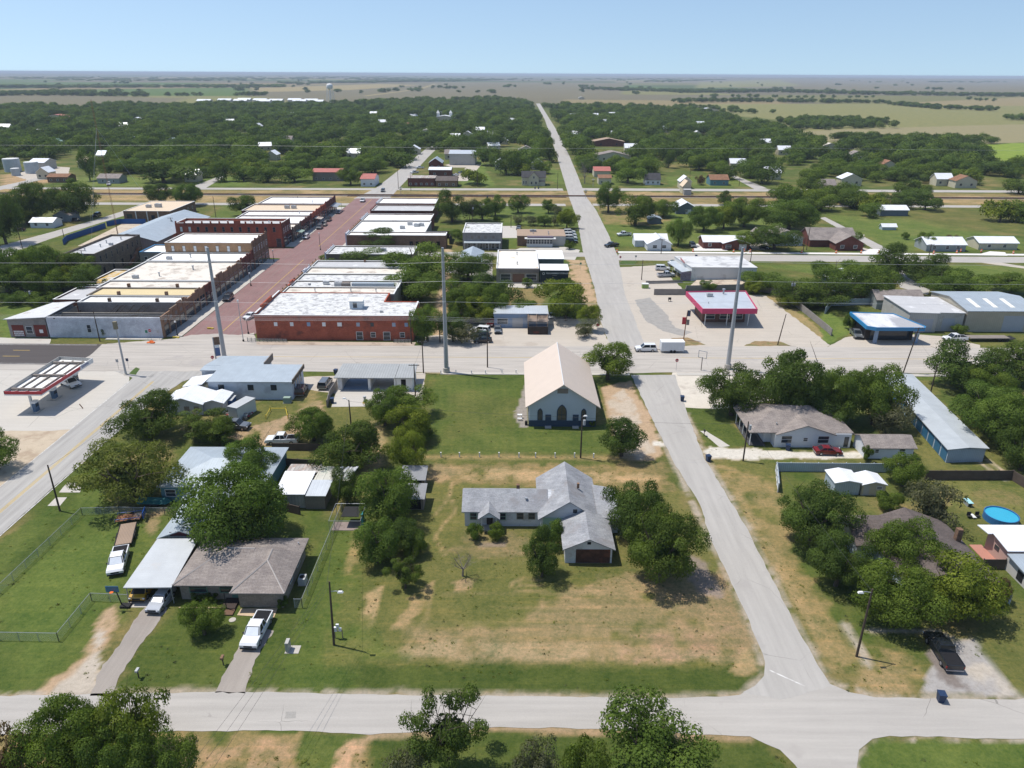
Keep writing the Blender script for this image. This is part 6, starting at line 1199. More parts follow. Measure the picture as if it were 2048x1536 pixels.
for (px, py, wpx, rm, lab) in roofs:
 rh = 6.0; x, y = G(px, py+2, rh); sc__ = PX(x, y)[2]/F; w = wpx*sc__; w = min(w, 40); d = min(max(8, w*.55), 16)
 t = house('distant_house', lab, [('gx' if len(lab) % 2 else 'gy', x-w/2, y-d/2, x+w/2, y+d/2, rh-1.6, rh+1.2)], SD['cream'] if rm != 'redb' else SD['redb'], RM.get(rm) or SH[rm], frame=False, wins=[(0, 'S', x-w/4, 2, 1.3, 1.3), (0, 'S', x+w/4, 2, 1.3, 1.3)])
 if 'turreted' in lab:
  for dx in (-w*.3, w*.25): part(MB().box(x+dx-2, y-2, rh-2, x+dx+2, y+2, rh+4), 'turret', M['white'], t); part(MB().solid([(x+dx-2.4, y-2.4, rh+4), (x+dx+2.4, y-2.4, rh+4), (x+dx+2.4, y+2.4, rh+4), (x+dx-2.4, y+2.4, rh+4), (x+dx, y, rh+8)], [(0, 1, 4), (1, 2, 4), (2, 3, 4), (3, 0, 4), (3, 2, 1, 0)]), 'turret_roof', M['white'], t)
 FAR_CLEAR.append((x, y, max(w/2, 5)+1))
x, y = G(520, 206); t = thing('fairground_roofs', 'sprawl of pale metal roofs at the field edge left of the water tower', 'building complex', (x, y, 0))
for i in range(11):
 xx = x-120+i*24+(i % 3)*5; yy = y+((i*37) % 5)*22; mb = MB(); gable_wall(mb, xx-14, yy-10, xx+14, yy+10, 4.5, 7.5, 'x'); part(mb, 'wall', MT['greymetal'], t); mb = MB(); gable_roof(mb, xx-14, yy-10, xx+14, yy+10, 4.5, 7.5, 'x', 1, .3); part(mb, 'roof', MT['whitemetal'], t)
x, y = G(662, 208); t = thing('water_tower', 'white legged water tower standing above the woods', 'water tower', (x, y, 0)); Ht = 41
mb = MB(); prof = [(0, Ht), (3, Ht-.4), (5.5, Ht-1.8), (6.6, Ht-4), (6.6, Ht-7.5), (5.5, Ht-10), (3, Ht-11.8), (0, Ht-12.4)]; n = 20; base = 0
for (r, z) in prof:
 for k in range(n): mb.v.append((x+max(r, .05)*math.cos(2*math.pi*k/n), y+max(r, .05)*math.sin(2*math.pi*k/n), z))
for i in range(len(prof)-1):
 for k in range(n): mb.f.append((i*n+k, (i+1)*n+k, (i+1)*n+(k+1) % n, i*n+(k+1) % n)); mb.m.append(0)
part(mb, 'tank', M['white'], t, smooth=True)
for k in range(6): a = k*math.pi/3; part(MB().tube([(x+9*math.cos(a), y+9*math.sin(a), 0), (x+6.3*math.cos(a), y+6.3*math.sin(a), Ht-7)], .45, 6), 'leg', M['white'], t)
part(MB().tube([(x, y, 0), (x, y, Ht-12)], .9, 8), 'riser', M['white'], t)
def leaf_mat(name, dark, light, yellow=None, trans=.32):
 m, nt, bs = _t(name)
 at = N(nt, "ShaderNodeVertexColor"); at.layer_name = "tint"; oi = N(nt, "ShaderNodeObjectInfo")
 sp = N(nt, "ShaderNodeSeparateColor"); nt.links.new(at.outputs["Color"], sp.inputs[0])
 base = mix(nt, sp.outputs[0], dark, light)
 base = mix(nt, math_(nt, 'MULTIPLY', oi.outputs["Random"], .5), base, mix(nt, 1.0, base, yellow or (1.35, 1.15, .75), 'MULTIPLY'))
 nt.links.new(base, bs.inputs["Base Color"]); bs.inputs["Roughness"].default_value = .75; bs.inputs["Specular IOR Level"].default_value = .08
 tr = N(nt, "ShaderNodeBsdfTranslucent"); nt.links.new(mix(nt, 1.0, base, (1.3, 1.5, .6), 'MULTIPLY'), tr.inputs[0])
 ms = N(nt, "ShaderNodeMixShader"); ms.inputs[0].default_value = trans
 nt.links.new(bs.outputs[0], ms.inputs[1]); nt.links.new(tr.outputs[0], ms.inputs[2]); nt.links.new(ms.outputs[0], nt.nodes["Material Output"].inputs[0]); return m
LM = dict(dark=leaf_mat("dark_oak_leaves", (.038, .066, .015), (.110, .162, .036)), mid=leaf_mat("green_leaves", (.052, .090, .016), (.142, .205, .040)),
    light=leaf_mat("yellow_green_leaves", (.075, .11, .014), (.21, .25, .04), (1.3, 1.15, .6)), willow=leaf_mat("willow_leaves", (.075, .10, .022), (.20, .22, .06)),
    grey=leaf_mat("dusty_grey_leaves", (.07, .08, .042), (.16, .165, .095), (1.2, 1.05, .9)), brown=leaf_mat("reddish_leaves", (.09, .065, .035), (.17, .125, .07), (1.2, .9, .8)))
BARK = mat("tree_bark", (.085, .065, .05), .95, .25, stretch=(3, 3, .5)); DEADB = mat("grey_dead_wood", (.20, .175, .15), .95, .2)
def crown_mesh(name, seed, R, h, z0, lobes, nq, leaf, m, flat_=.75, jag=.25, lobe_r=(.20, .42), up=.35, core=.0):
 r = np.random.RandomState(seed); L = []
 cz = (h+z0)/2; hz = (h-z0)/2
 while len(L) < lobes:
  p = r.normal(size=3); p /= np.linalg.norm(p); p *= r.uniform(.45, 1.02)**.6
  if p[2] < -.75: continue
  w = 1-.35*max(0, -p[2]); k = 1+r.uniform(-jag, jag)*.4
  L.append((p[0]*R*w*k, p[1]*R*w*k, cz+p[2]*hz*.85, R*r.uniform(*lobe_r), r.uniform(0, 1)))
 L = np.array(L); wts = L[:, 3]**2; idx = r.choice(len(L), nq, p=wts/wts.sum())
 d = r.normal(size=(nq, 3)); d /= np.linalg.norm(d, axis=1)[:, None]; d[:, 2] = np.abs(d[:, 2])*np.where(r.rand(nq) < .72, 1, -1)
 rad = L[idx, 3]*(.70+.42*r.rand(nq)**.8)
 c = L[idx, :3]+d*rad[:, None]*np.array([1, 1, flat_*min(1.15, hz/R+.25)])
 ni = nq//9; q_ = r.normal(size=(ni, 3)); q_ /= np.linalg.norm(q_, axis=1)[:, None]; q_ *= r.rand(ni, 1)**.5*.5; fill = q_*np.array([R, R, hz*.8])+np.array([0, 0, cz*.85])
 c += r.normal(size=(nq, 3))*leaf*.45
 keep = np.ones(nq, bool)
 for q in L:
  dd = np.linalg.norm((c-q[:3])/np.array([1, 1, flat_]), axis=1); keep &= ~((dd < q[3]*.62))
 keep &= c[:, 2] > z0*.6
 c = c[keep]; d = d[keep]; tint = L[idx, 4][keep]; n = len(c)
 c = np.vstack([c, fill]); d = np.vstack([d, q_/.62]); tint = np.concatenate([tint, np.full(ni, .0)]); n = len(c)  # inner fill leaves take the darkest tint, painting shade into the crown gaps
 nrm = d*1.3+r.normal(size=(n, 3))*.36+np.array([0, 0, up*.5]); nrm /= np.linalg.norm(nrm, axis=1)[:, None]
 t = np.cross(nrm, r.normal(size=(n, 3))); t /= np.linalg.norm(t, axis=1)[:, None]; b = np.cross(nrm, t)
 s = leaf*r.uniform(.55, 1.25, size=(n, 1)); s[n-ni:] *= 2.0; a = r.uniform(.45, 1.0, size=(n, 1))
 v = np.stack([c-t*s*.5, c+b*s*.42*a-t*s*.05, c+t*s*.55, c-b*s*.42*a+t*s*.08], 1)
 v[:, 2] += nrm*s*.12
 me = bpy.data.meshes.new(name); me.vertices.add(4*n); me.vertices.foreach_set("co", v.reshape(-1).astype(np.float32))
 me.loops.add(4*n); me.loops.foreach_set("vertex_index", np.arange(4*n, dtype=np.int32)); me.polygons.add(n); me.polygons.foreach_set("loop_start", np.arange(n, dtype=np.int32)*4)
 me.update(calc_edges=True); me.materials.append(m)
 col_ = me.color_attributes.new("tint", 'FLOAT_COLOR', 'CORNER')
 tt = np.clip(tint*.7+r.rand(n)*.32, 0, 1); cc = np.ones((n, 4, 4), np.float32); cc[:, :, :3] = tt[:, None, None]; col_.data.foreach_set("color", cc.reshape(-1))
 return me
def trunk_mesh(name, seed, R, h, z0, m, limbs=5, r0=.32, twigs=0, bare=False):
 r = random.Random(seed); mb = MB()
 top = Vector((r.uniform(-.3, .3), r.uniform(-.3, .3), max(z0*1.2, h*.28))); mb.tube([(0, 0, -.1), (top.x*.4, top.y*.4, top.z*.5), top], [r0*1.25, r0, r0*.8], 7)
 ends = []
 for i in range(limbs):
  a = i*6.283/limbs+r.uniform(-.4, .4); e = Vector((math.cos(a)*R*r.uniform(.45, .75), math.sin(a)*R*r.uniform(.45, .75), h*r.uniform(.55, .88))); mid = top.lerp(e, .5)+Vector((0, 0, -h*.04))
  mb.tube([top, mid, e], [r0*.55, r0*.34, r0*.08], 5); ends.append((mid, e))
 for i in range(twigs):
  a, b = r.choice(ends); s = a.lerp(b, r.random()); e = s+Vector((r.gauss(0, 1)*R*.28, r.gauss(0, 1)*R*.28, r.uniform(.05, .3)*h)); m2 = s.lerp(e, .5)+Vector((r.gauss(0, .1), r.gauss(0, .1), .1)); mb.tube([s, m2, e], [r0*.14, r0*.09, r0*.03], 3, cap=False)
  for k_ in range(2 if bare else 0): f = e+Vector((r.gauss(0, 1)*R*.15, r.gauss(0, 1)*R*.15, r.uniform(0, .15)*h)); mb.tube([m2, f], [r0*.06, r0*.02], 3, cap=False)
 me = bpy.data.meshes.new(name); me.from_pydata([tuple(p) for p in mb.v], [], mb.f); me.materials.append(m); return me
PROTO = {}
def proto(key, R, h, z0, lobes, nq, leaf, matk, seeds, limbs=5, r0=.3, twigs=8, **kw):
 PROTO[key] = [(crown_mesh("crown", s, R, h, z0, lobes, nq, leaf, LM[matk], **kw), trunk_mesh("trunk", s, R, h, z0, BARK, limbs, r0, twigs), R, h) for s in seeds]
proto('oak', 6, 8.5, .5, 40, 26000, .30, 'dark', (1, 2, 3), 6, .42, 14, lobe_r=(.15, .34))
proto('oakm', 6, 8.0, .5, 36, 26000, .30, 'mid', (4, 5), 6, .4, 14, lobe_r=(.15, .34))
proto('round', 4, 6.5, .2, 24, 15000, .25, 'mid', (6, 7))
proto('roundd', 4, 6.5, .2, 24, 15000, .25, 'dark', (8, 9))
proto('light', 4.5, 6.0, .3, 28, 14000, .26, 'light', (10, 11), lobe_r=(.2, .34))
proto('willow', 6, 7.0, .6, 44, 20000, .27, 'willow', (12,), 6, .45, 18, lobe_r=(.16, .28))
proto('airy', 4, 7.5, 1.0, 30, 13000, .22, 'dark', (13,), 7, .22, 40, lobe_r=(.14, .26))
proto('tall', 3.5, 8.5, .3, 26, 14000, .25, 'mid', (14, 15), jag=.5)
proto('bush', 3, 3.4, .05, 18, 9000, .22, 'mid', (16, 17), 4, .1, 4)
proto('grey', 3.5, 4.5, .2, 18, 4200, .28, 'grey', (18, 19), 6, .12, 40)
proto('brown', 3.5, 4.5, .2, 18, 6000, .28, 'brown', (20,), 5, .12, 10)
proto('far', 6, 8.0, .3, 11, 4200, .6, 'dark', (21, 22, 23), 3, .4, 0, lobe_r=(.34, .5)); proto('farm', 6, 8.0, .3, 11, 4200, .6, 'mid', (24, 25), 3, .4, 0, lobe_r=(.34, .5)); proto('farl', 5, 6.0, .4, 14, 2200, .75, 'light', (26,), 3, .3, 0)
PROTO['dead'] = [(None, trunk_mesh("branches", 30, 2.6, 4.6, 1, DEADB, 6, .17, 60, True), 2.6, 4.6)]
trnd = random.Random(42); TREES = []
NAMES = dict(bush='bush', grey='scrub_bush', brown='bush', dead='dead_tree', airy='scrub_tree', willow='willow_tree', oak='oak_tree', oakm='oak_tree')
def put_tree(kind, x, y, w, h, label, group=None, rz=None):
 cm, tm, R, h0 = trnd.choice(PROTO[kind])
 nm = 'tree' if ' tree ' in label else NAMES.get(kind, 'tree'); cat = 'bush' if 'bush' in nm else 'tree'
 t = thing(nm, label, cat, (x, y, 0), rz if rz is not None else trnd.uniform(0, 6.28), group=group)
 sx = w/2/R; t.scale = (sx, sx, h/h0)
 if tm and kind not in ('bush', 'brown') : o = bpy.data.objects.new('trunk' if cm else 'branches', tm); COL.objects.link(o); o.parent = t
 if cm: o = bpy.data.objects.new('crown' if cat == 'tree' else 'foliage', cm); COL.objects.link(o); o.parent = t
 TREES.append((x, y, w/2)); return t
def T(kind, a, b, c, d, label, group=None, base=.16, k=1.0):
 """crown box in picture pixels -> ground position, width and height"""
 px = (a+c)/2; bw = c-a; bh = d-b; q_ = G(px, d)[1]; by = d-max(.10*bh, .42*bw*H/math.hypot(q_, H))
 x, y = G(px, by); sc1 = PX(x, y, 2)[2]/F
 mid = PX(x, y, 4.0); x += (px-mid[0])*sc1
 w = bw*sc1; h = hgt(x, y, b)
 y_ = y; h = max(1.2, min(h, w*1.9)); k = k*1.16 if 440 < b < 700 else k*1.04
 return put_tree(kind, x, y_, w*k*(.84 if b > 690 and kind[:3] == 'oak' else .92), h, label, group)
for r_ in [
 ('oakm', 40, 1418, 225, 1610, 'big bright green tree in the bottom left corner, beside the reddish bush'), ('light', 190, 1385, 330, 1560, 'tall yellow-green tree reaching over the road at bottom left'), ('round', 265, 1470, 385, 1620, 'rounded green tree at the right end of the bottom left clump'), ('oakm', 150, 1475, 300, 1640, 'green tree in front of the bottom left clump'),
 ('brown', -60, 1470, 70, 1610, 'reddish brown bush in the bottom left corner'), ('airy', 815, 1385, 978, 1590, 'tall thin-leaved scrubby tree at bottom centre'), ('round', 1198, 1424, 1415, 1625, 'round dense green tree at the bottom edge right of centre'), ('grey', 1030, 1485, 1130, 1600, 'dusty bush at the bottom edge between the two bigger trees'), ('bush', 1120, 1490, 1215, 1600, 'small green bush touching the round tree at the bottom edge'), ('grey', 760, 1490, 850, 1600, 'grey scrub bush at the foot of the scrubby bottom tree'),
 ('round', 357, 1207, 440, 1292, 'small yard tree on the lawn before the ranch house'), ('willow', 158, 893, 358, 1045, 'large feathery light green tree beside the metal roofed house'), ('oakm', 360, 945, 590, 1148, 'huge spreading tree overhanging the ranch house roof'), ('oakm', 440, 880, 555, 985, 'tree directly behind the huge spreading one'),
 ('roundd', 225, 792, 355, 898, 'dense dark green tree by the road bend near the power pole'), ('airy', 335, 825, 465, 905, 'half bare tangled tree in front of the white sheds'), ('roundd', 400, 838, 466, 905, 'small dark tree right of the half bare one'), ('oakm', 576, 820, 672, 900, 'leafy tree standing beside the white crew cab pickup'),
 ('roundd', 628, 855, 765, 965, 'wide dark green tree behind the tin shed'), ('grey', 690, 850, 755, 930, 'greyish tree in the thicket right of the wide dark one'), ('roundd', 660, 940, 724, 1022, 'small dark tree next to the patched tin shed'), ('round', 730, 777, 805, 865, 'tree at the corner of the car wash slab'), ('tall', 768, 770, 868, 850, 'upper tree of the row left of the church lawn'), ('light', 772, 815, 872, 900, 'yellowish tree in the row left of the church lawn'),
 ('roundd', 790, 845, 868, 895, 'dark tree in the row left of the church lawn'), ('light', 772, 868, 852, 962, 'bright tree at the lower end of the row left of the church lawn'), ('round', 714, 935, 835, 1068, 'tall green tree left of the two dark sheds'), ('round', 704, 1040, 800, 1148, 'tree at the left of the thicket below the dark sheds'), ('roundd', 770, 1040, 852, 1120, 'dark tree at the right of the thicket below the dark sheds'),
 ('airy', 770, 1118, 845, 1196, 'grey twiggy bush at the lower end of the thicket'), ('bush', 800, 1080, 848, 1125, 'green bush below the dark tree of the thicket'),
 ('dead', 893, 1100, 955, 1168, 'small bare dead tree on the mown lot'), ('roundd', 1048, 1068, 1122, 1172, 'dark tree in front of the double garage'), ('bush', 1080, 1045, 1132, 1105, 'shrub against the mint green wall'), ('bush', 930, 1047, 966, 1086, 'leafy bush left of the small porch'), ('bush', 975, 1050, 1012, 1087, 'leafy bush right of the small porch'),
 ('oak', 1203, 968, 1335, 1115, 'large dark tree over the right end of the abandoned house'), ('oak', 1238, 1030, 1405, 1205, 'largest dark tree, right in front of the abandoned house'),
 ('bush', 372, 1186, 402, 1210, 'low flowering shrub at the left of the ranch house flowerbed'), ('bush', 402, 1190, 430, 1210, 'low shrub in the middle of the ranch house flowerbed'), ('bush', 548, 1196, 572, 1222, 'dark shrub at the right corner of the ranch house'), ('tall', 1177, 680, 1258, 772, 'fresh green tree at the far right corner of the church'), ('roundd', 1202, 835, 1290, 930, 'round dark tree at the near right corner of the church lawn'), ('bush', 1178, 841, 1192, 856, 'small clipped ball bush at the church wall'),
 ('oak', 1400, 735, 1535, 855, 'wide tree with broad leaves left behind the grey-brown roofed house'), ('oak', 1500, 702, 1655, 865, 'tallest broad-leaved tree behind the grey-brown roofed house'), ('oakm', 1620, 740, 1740, 865, 'tree right behind the grey-brown roofed house'), ('oakm', 1690, 735, 1815, 872, 'wide green tree behind the small white outbuilding'), ('grey', 1738, 800, 1822, 885, 'thin brownish tree against the storage units'), ('roundd', 1600, 790, 1700, 870, 'dark tree deep behind the grey-brown roofed house'),
 ('roundd', 1870, 695, 1990, 795, 'dark tree by the highway right of the lone pole'), ('oakm', 1905, 770, 2055, 880, 'bright wide tree behind the storage units, upper'), ('oakm', 1940, 800, 2110, 930, 'bright wide tree behind the storage units, at the right edge'), ('roundd', 1985, 690, 2100, 790, 'dark tree at the right edge by the highway'), ('roundd', 2005, 850, 2100, 960, 'dark tree at the right edge above the board fence'), ('oakm', 1930, 730, 2030, 810, 'tree between the two dark ones by the highway'),
 ('bush', 1729, 893, 1752, 926, 'small bush at the corner of the small white outbuilding'), ('round', 1773, 908, 1855, 990, 'tree standing across the sheet fence by the sheds'), ('grey', 1812, 965, 1925, 1082, 'brownish thin leaved tree over the dark brown roof'), ('bush', 1757, 985, 1812, 1032, 'green bush in front of the yellow shed'),
 ('oak', 1548, 980, 1710, 1130, 'big oak at the upper left of the lower right grove'), ('oak', 1618, 1075, 1745, 1205, 'dark oak at the left edge of the lower right grove'), ('oakm', 1745, 1048, 1885, 1180, 'bright oak in front of the dark brown roof'), ('oakm', 1700, 1140, 1880, 1290, 'bright oak at the front of the lower right grove'), ('light', 1840, 1130, 2012, 1280, 'yellow-green oak near the black pickup'), ('brown', 1975, 1155, 2030, 1220, 'reddish bush at the right end of the lower right grove'),
 ('round', -60, 862, 28, 958, 'green tree cut by the left edge beside the main road'),
 ('roundd', 715, 462, 800, 500, 'low dark tree over the brick building with arched windows'), ('bush', 640, 508, 700, 538, 'yellowish shrub in the gap between storefronts'), ('roundd', 690, 500, 790, 545, 'dark shrubbery against the grey concrete wall'), ('round', 780, 490, 905, 575, 'biggest tree behind the east storefronts'), ('round', 770, 540, 880, 612, 'lower tree behind the east storefronts'), ('tall', 825, 600, 882, 692, 'narrow tree beside the end of the long red brick building'),
 ('roundd', 895, 505, 980, 568, 'dark tree beside the asphalt yard'), ('round', 985, 432, 1004, 445, 'tiny tree at the lawn edge'), ('round', 905, 455, 955, 492, 'tree in front of the cream two-storey building'), ('round', 885, 560, 960, 622, 'leafy tree in the overgrown lot, upper left'), ('roundd', 940, 555, 1030, 635, 'leafy tree in the overgrown lot, upper right'), ('roundd', 890, 600, 935, 665, 'dark tree at the alley side of the overgrown lot'), ('roundd', 880, 625, 930, 690, 'dark bushy tree left of the dry shrub'), ('oakm', 930, 570, 1010, 645, 'biggest tree in the middle of the overgrown lot'), ('round', 1100, 590, 1165, 650, 'tree at the right of the small blue garage'), ('light', 905, 595, 980, 655, 'bright rounded tree in the overgrown lot'), ('roundd', 960, 600, 1010, 640, 'dark shrubs behind the small blue garage'), ('light', 1075, 562, 1180, 645, 'bright yellow-green tree below the black sign shed'), ('round', 1020, 600, 1085, 645, 'bush behind the small blue garage'), ('grey', 893, 645, 952, 695, 'dry brushy shrub beside the wrecked cars'), ('light', 1158, 610, 1205, 668, 'yellow shrub at the street edge by the garage lot'), ('bush', 1128, 560, 1150, 590, 'small bush at the corner of the sign shed'), ('bush', 1122, 555, 1142, 575, 'weedy bush by the sign shed wall'), ('bush', 1045, 556, 1066, 577, 'bush in front of the brown roller door'), ('grey', 1150, 645, 1190, 680, 'weedy scrub on the corner lot'),
 ('roundd', 872, 385, 935, 450, 'dark tree at the back of the white-roofed stores'), ('grey', 918, 395, 960, 445, 'grey-green tree in the row by the railway'), ('roundd', 940, 400, 990, 445, 'dark tree in the row by the railway'), ('round', 970, 388, 1012, 437, 'green tree in the row by the railway'), ('round', 1015, 388, 1058, 430, 'round tree near the end of the row by the railway'), ('round', 1082, 398, 1112, 430, 'single small tree on the park lawn'), ('grey', 1105, 410, 1130, 435, 'grey shrub on the park lawn'),
 ('grey', 1022, 430, 1052, 452, 'first shrub of the hedge behind the low office'), ('grey', 1050, 430, 1082, 453, 'second shrub of the hedge behind the low office'), ('roundd', 1075, 430, 1105, 454, 'dark shrub of the hedge behind the low office'), ('grey', 1098, 430, 1122, 454, 'last shrub of the hedge behind the low office'), ('light', 1112, 418, 1156, 462, 'yellow-green street tree by the low office'), ('roundd', 1130, 482, 1150, 500, 'small dark street tree beside the low office'),
 ('round', 1190, 362, 1245, 432, 'tall leafy tree right of the railway crossing'), ('roundd', 1233, 388, 1310, 458, 'round dark tree above the low dark shed'), ('round', 1300, 396, 1355, 438, 'tree left of the slate blue house'), ('round', 1333, 432, 1382, 498, 'tree between the two white roofed houses'), ('grey', 1286, 408, 1312, 440, 'small grey tree next to the round dark one'), ('roundd', 1434, 384, 1466, 413, 'lone tree beside the railway'), ('oakm', 1378, 412, 1440, 468, 'green tree behind the brick ranch house, left'), ('light', 1420, 412, 1478, 462, 'yellow-green tree behind the brick ranch house, right'), ('oakm', 1450, 395, 1530, 460, 'wide tree behind the twin gabled house'), ('round', 1475, 460, 1525, 502, 'yard tree before the twin gabled house, left'), ('roundd', 1512, 450, 1592, 506, 'yard tree before the twin gabled house, right'), ('oakm', 1520, 400, 1640, 470, 'wide tree behind the brick gabled house'),
 ('round', 1488, 545, 1580, 592, 'tree at the right end of the white store'), ('light', 1490, 560, 1530, 592, 'bright shrub touching the white store'), ('round', 1402, 560, 1432, 585, 'small bush on the sand heap'), ('roundd', 1560, 560, 1650, 625, 'dark tree behind the curved board fence'), ('round', 1630, 520, 1720, 580, 'left tree of the row before the tin roofed house'), ('roundd', 1600, 560, 1700, 625, 'dark tree of the row behind the tin fence'), ('oakm', 1680, 530, 1780, 610, 'wide tree just left of the grey cottage'), ('roundd', 1750, 495, 1832, 565, 'dark tree above the grey cottage'), ('roundd', 1826, 515, 1905, 578, 'dark tree right of the grey cottage, upper'), ('oakm', 1858, 540, 1978, 612, 'wide tree right of the grey cottage'), ('round', 1990, 545, 2065, 594, 'tree on the lawn at the right edge'), ('round', 1675, 460, 1722, 492, 'yard tree beside the tan driveway'), ('round', 1838, 463, 1872, 500, 'tree before the white porch house'), ('brown', 1893, 468, 1918, 500, 'brownish small tree between the two right houses'), ('bush', 1808, 465, 1822, 480, 'shrub left of the white porch house'), ('round', 1912, 648, 1938, 672, 'small bush before the metal workshops'), ('bush', 1690, 628, 1712, 662, 'scraggly bush beside the blue canopy shop'), ('light', 1560, 590, 1600, 620, 'bright shrub at the corner of the board fence'),
 ('far', 268, 325, 385, 372, 'widest dark tree beyond the railway, left of the red roofed store'), ('farm', 160, 300, 195, 368, 'tree left of the grey bungalow beyond the railway'), ('far', 420, 322, 465, 368, 'dark tree at the lane corner beyond the railway'), ('farm', 462, 330, 510, 366, 'first tree of the row beside the red roofed store'), ('far', 505, 334, 560, 368, 'second tree of the row beside the red roofed store'), ('farm', 555, 336, 622, 368, 'third tree of the row beside the red roofed store'), ('round', 676, 335, 725, 374, 'tree between the two red roofed stores'), ('farl', 925, 335, 985, 372, 'yellowish trees beside the gravel yard'), ('far', 985, 300, 1040, 355, 'dark trees behind the farmhouse yard, left'), ('farm', 1060, 320, 1105, 350, 'tree behind the farmhouse roof'), ('far', 1080, 275, 1118, 330, 'dark tree overhanging the left side of the long street'), ('dead', 1155, 325, 1185, 372, 'bare grey tree at the right of the long street'), ('farm', 1222, 330, 1290, 370, 'bushy trees beside the dormer house'), ('far', 1325, 300, 1350, 340, 'tree behind the dormer house'), ('brown', 1390, 350, 1412, 372, 'reddish tree beside the teal house'), ('far', 1440, 330, 1480, 362, 'dark tree behind the teal house'), ('far', 1490, 320, 1560, 372, 'big dark tree at the north lane junction'), ('round', 130, 355, 150, 370, 'small tree beside the rust brown roofed house'),
 ('oak', 28, 362, 115, 455, 'big dark tree left of the side street'), ('oak', 95, 365, 192, 445, 'spreading dark tree by the left side street'), ('oak', -30, 385, 45, 500, 'dark tree at the left edge above the side street'), ('light', 10, 415, 90, 455, 'yellowish trees behind the white cottage'), ('oak', 290, 366, 352, 412, 'left tree behind the tan flat-roofed office'), ('oakm', 348, 368, 405, 416, 'right tree behind the tan flat-roofed office'), ('roundd', 460, 390, 512, 436, 'round tree behind the west storefronts'), ('oakm', -10, 520, 85, 600, 'tree at the front of the thicket below the side street'), ('round', 60, 530, 130, 600, 'small tree at the front of the thicket near the wood pole'), ('roundd', 150, 535, 205, 600, 'dark tree squeezed between thicket and stone building'), ('oakm', -40, 498, 60, 595, 'left tree of the thicket below the side street'), ('oakm', 40, 492, 125, 590, 'middle tree of the thicket below the side street'), ('oak', 105, 505, 195, 585, 'right tree of the thicket by the stone building'), ('light', 90, 535, 150, 590, 'yellowish tree in the thicket by the stone building'), ('bush', -10, 585, 50, 615, 'left shrub of the low growth beside the workshop'), ('bush', 45, 583, 110, 612, 'right shrub of the low growth beside the workshop'), ('tall', 372, 415, 384, 445, 'narrow ivy clump on the red brick parapet'), ('roundd', 200, 655, 212, 676, 'small shrub against the white painted wall'),
]: T(*r_)
def in_poly(x, y, P):
 c = False; n = len(P)
 for i in range(n):
  ax, ay = P[i]; bx, by = P[(i+1) % n]
  if (ay > y) != (by > y) and x < (bx-ax)*(y-ay)/(by-ay)+ax: c = not c
 return c
WOOD = W([(-300, 366), (90, 352), (150, 350), (300, 352), (420, 362), (640, 350), (720, 352), (790, 345), (812, 318), (850, 312), (905, 318), (960, 322), (985, 352), (1105, 352), (1105, 300), (1085, 240), (1070, 212), (1000, 200), (800, 205), (600, 215), (380, 212), (0, 218), (-300, 222)])
WOODE = W([(1080, 215), (1120, 214), (1300, 222), (1420, 225), (1480, 250), (1560, 262), (1590, 285), (1700, 290), (1900, 298), (1965, 310), (2048, 335), (2500, 350), (2500, 470), (2048, 462), (1960, 445), (1850, 430), (1720, 440), (1650, 425), (1560, 420), (1548, 380), (1440, 352), (1340, 352), (1250, 356), (1175, 352), (1140, 300), (1110, 245)])
ROADS_CLEAR = [W([(740, 385), (850, 305), (870, 305), (800, 385)]), W([(1060, 205), (1085, 205), (1120, 250), (1180, 400), (1130, 400), (1100, 300), (1085, 250)]), W([(840, 372), (810, 330), (830, 312), (960, 315), (965, 372)]), W([(0, 372), (0, 322), (140, 322), (150, 372)]), W([(1340, 372), (1340, 350), (1400, 350), (1470, 346), (1540, 378)]), W([(1638, 440), (1650, 430), (1790, 508), (1700, 508)]), W([(370, 378), (440, 345), (470, 345), (410, 378)])]
DH = next(o for o in COL.objects if o.get('label', '').startswith('small white cottage roof above')); rg = random.Random(21); ng_ = 0
while ng_ < 34:
 x = rg.uniform(-520, 420); y = rg.uniform(470, 1250)
 if not (in_poly(x, y, WOOD) or in_poly(x, y, WOODE)) or abs(x+73) < 14 or 18 < x-(y-400)*.0105 < 54 or any(math.hypot(x-a, y-b) < 35 for a, b, c in FAR_CLEAR): continue
 c = copy_thing(DH, (x-4, y-4, 0), rg.choice([0, 1.57, .3]), label='small pale roofed house glimpsed among the trees of the distant town woods', group='pale roofs scattered in the town woods'); c.scale = (1, 1, rg.uniform(.8, 1.1)); FAR_CLEAR.append((x, y, 8)); ng_ += 1
spots = []; hs = 12.0; rw = random.Random(11)
for j in range(-13, 190):
 for i in range(-75, 75):
  far_ = 1.0+max(0, j-60)*.006
  x = (i+rw.uniform(-.45, .45))*hs*far_; y = 400+(j+rw.uniform(-.45, .45))*hs*far_
  if in_poly(x, y, WOOD) or in_poly(x, y, WOODE):
   if any(in_poly(x, y, q) for q in ROADS_CLEAR) : continue
   if abs(x+73) < 8 and y < 640 or (25 < x-(y-400)*.0105 < 46 and y < 1700): continue
   g_ = float(vnoise(np.array([x]), np.array([y]), 1/38., 63, 2)[0])
   if g_ > (.57 if y < 900 else .62): continue
   if any(abs(x-cx*(y/cy)) < cw*1.05 and cy-max(34, cy*.085) < y < cy+cw*.6 for cx, cy, cw in FAR_CLEAR): continue
   p = PX(x, y, 4)
   if -60 < p[0] < 2110: spots.append((p[2], x, y))
spots.sort()
HH = [(o.location.x, o.location.y) for o in COL.objects if o.parent is None and o.get('category') in ('house', 'barn', 'store', 'office', 'building', 'shed', 'tank') and o.location.y > 300]
def near_house(x, y): return any(-4 < x-a < 17 and -22 < y-b < 13 for a, b in HH)
n_ind = 0; rest = []
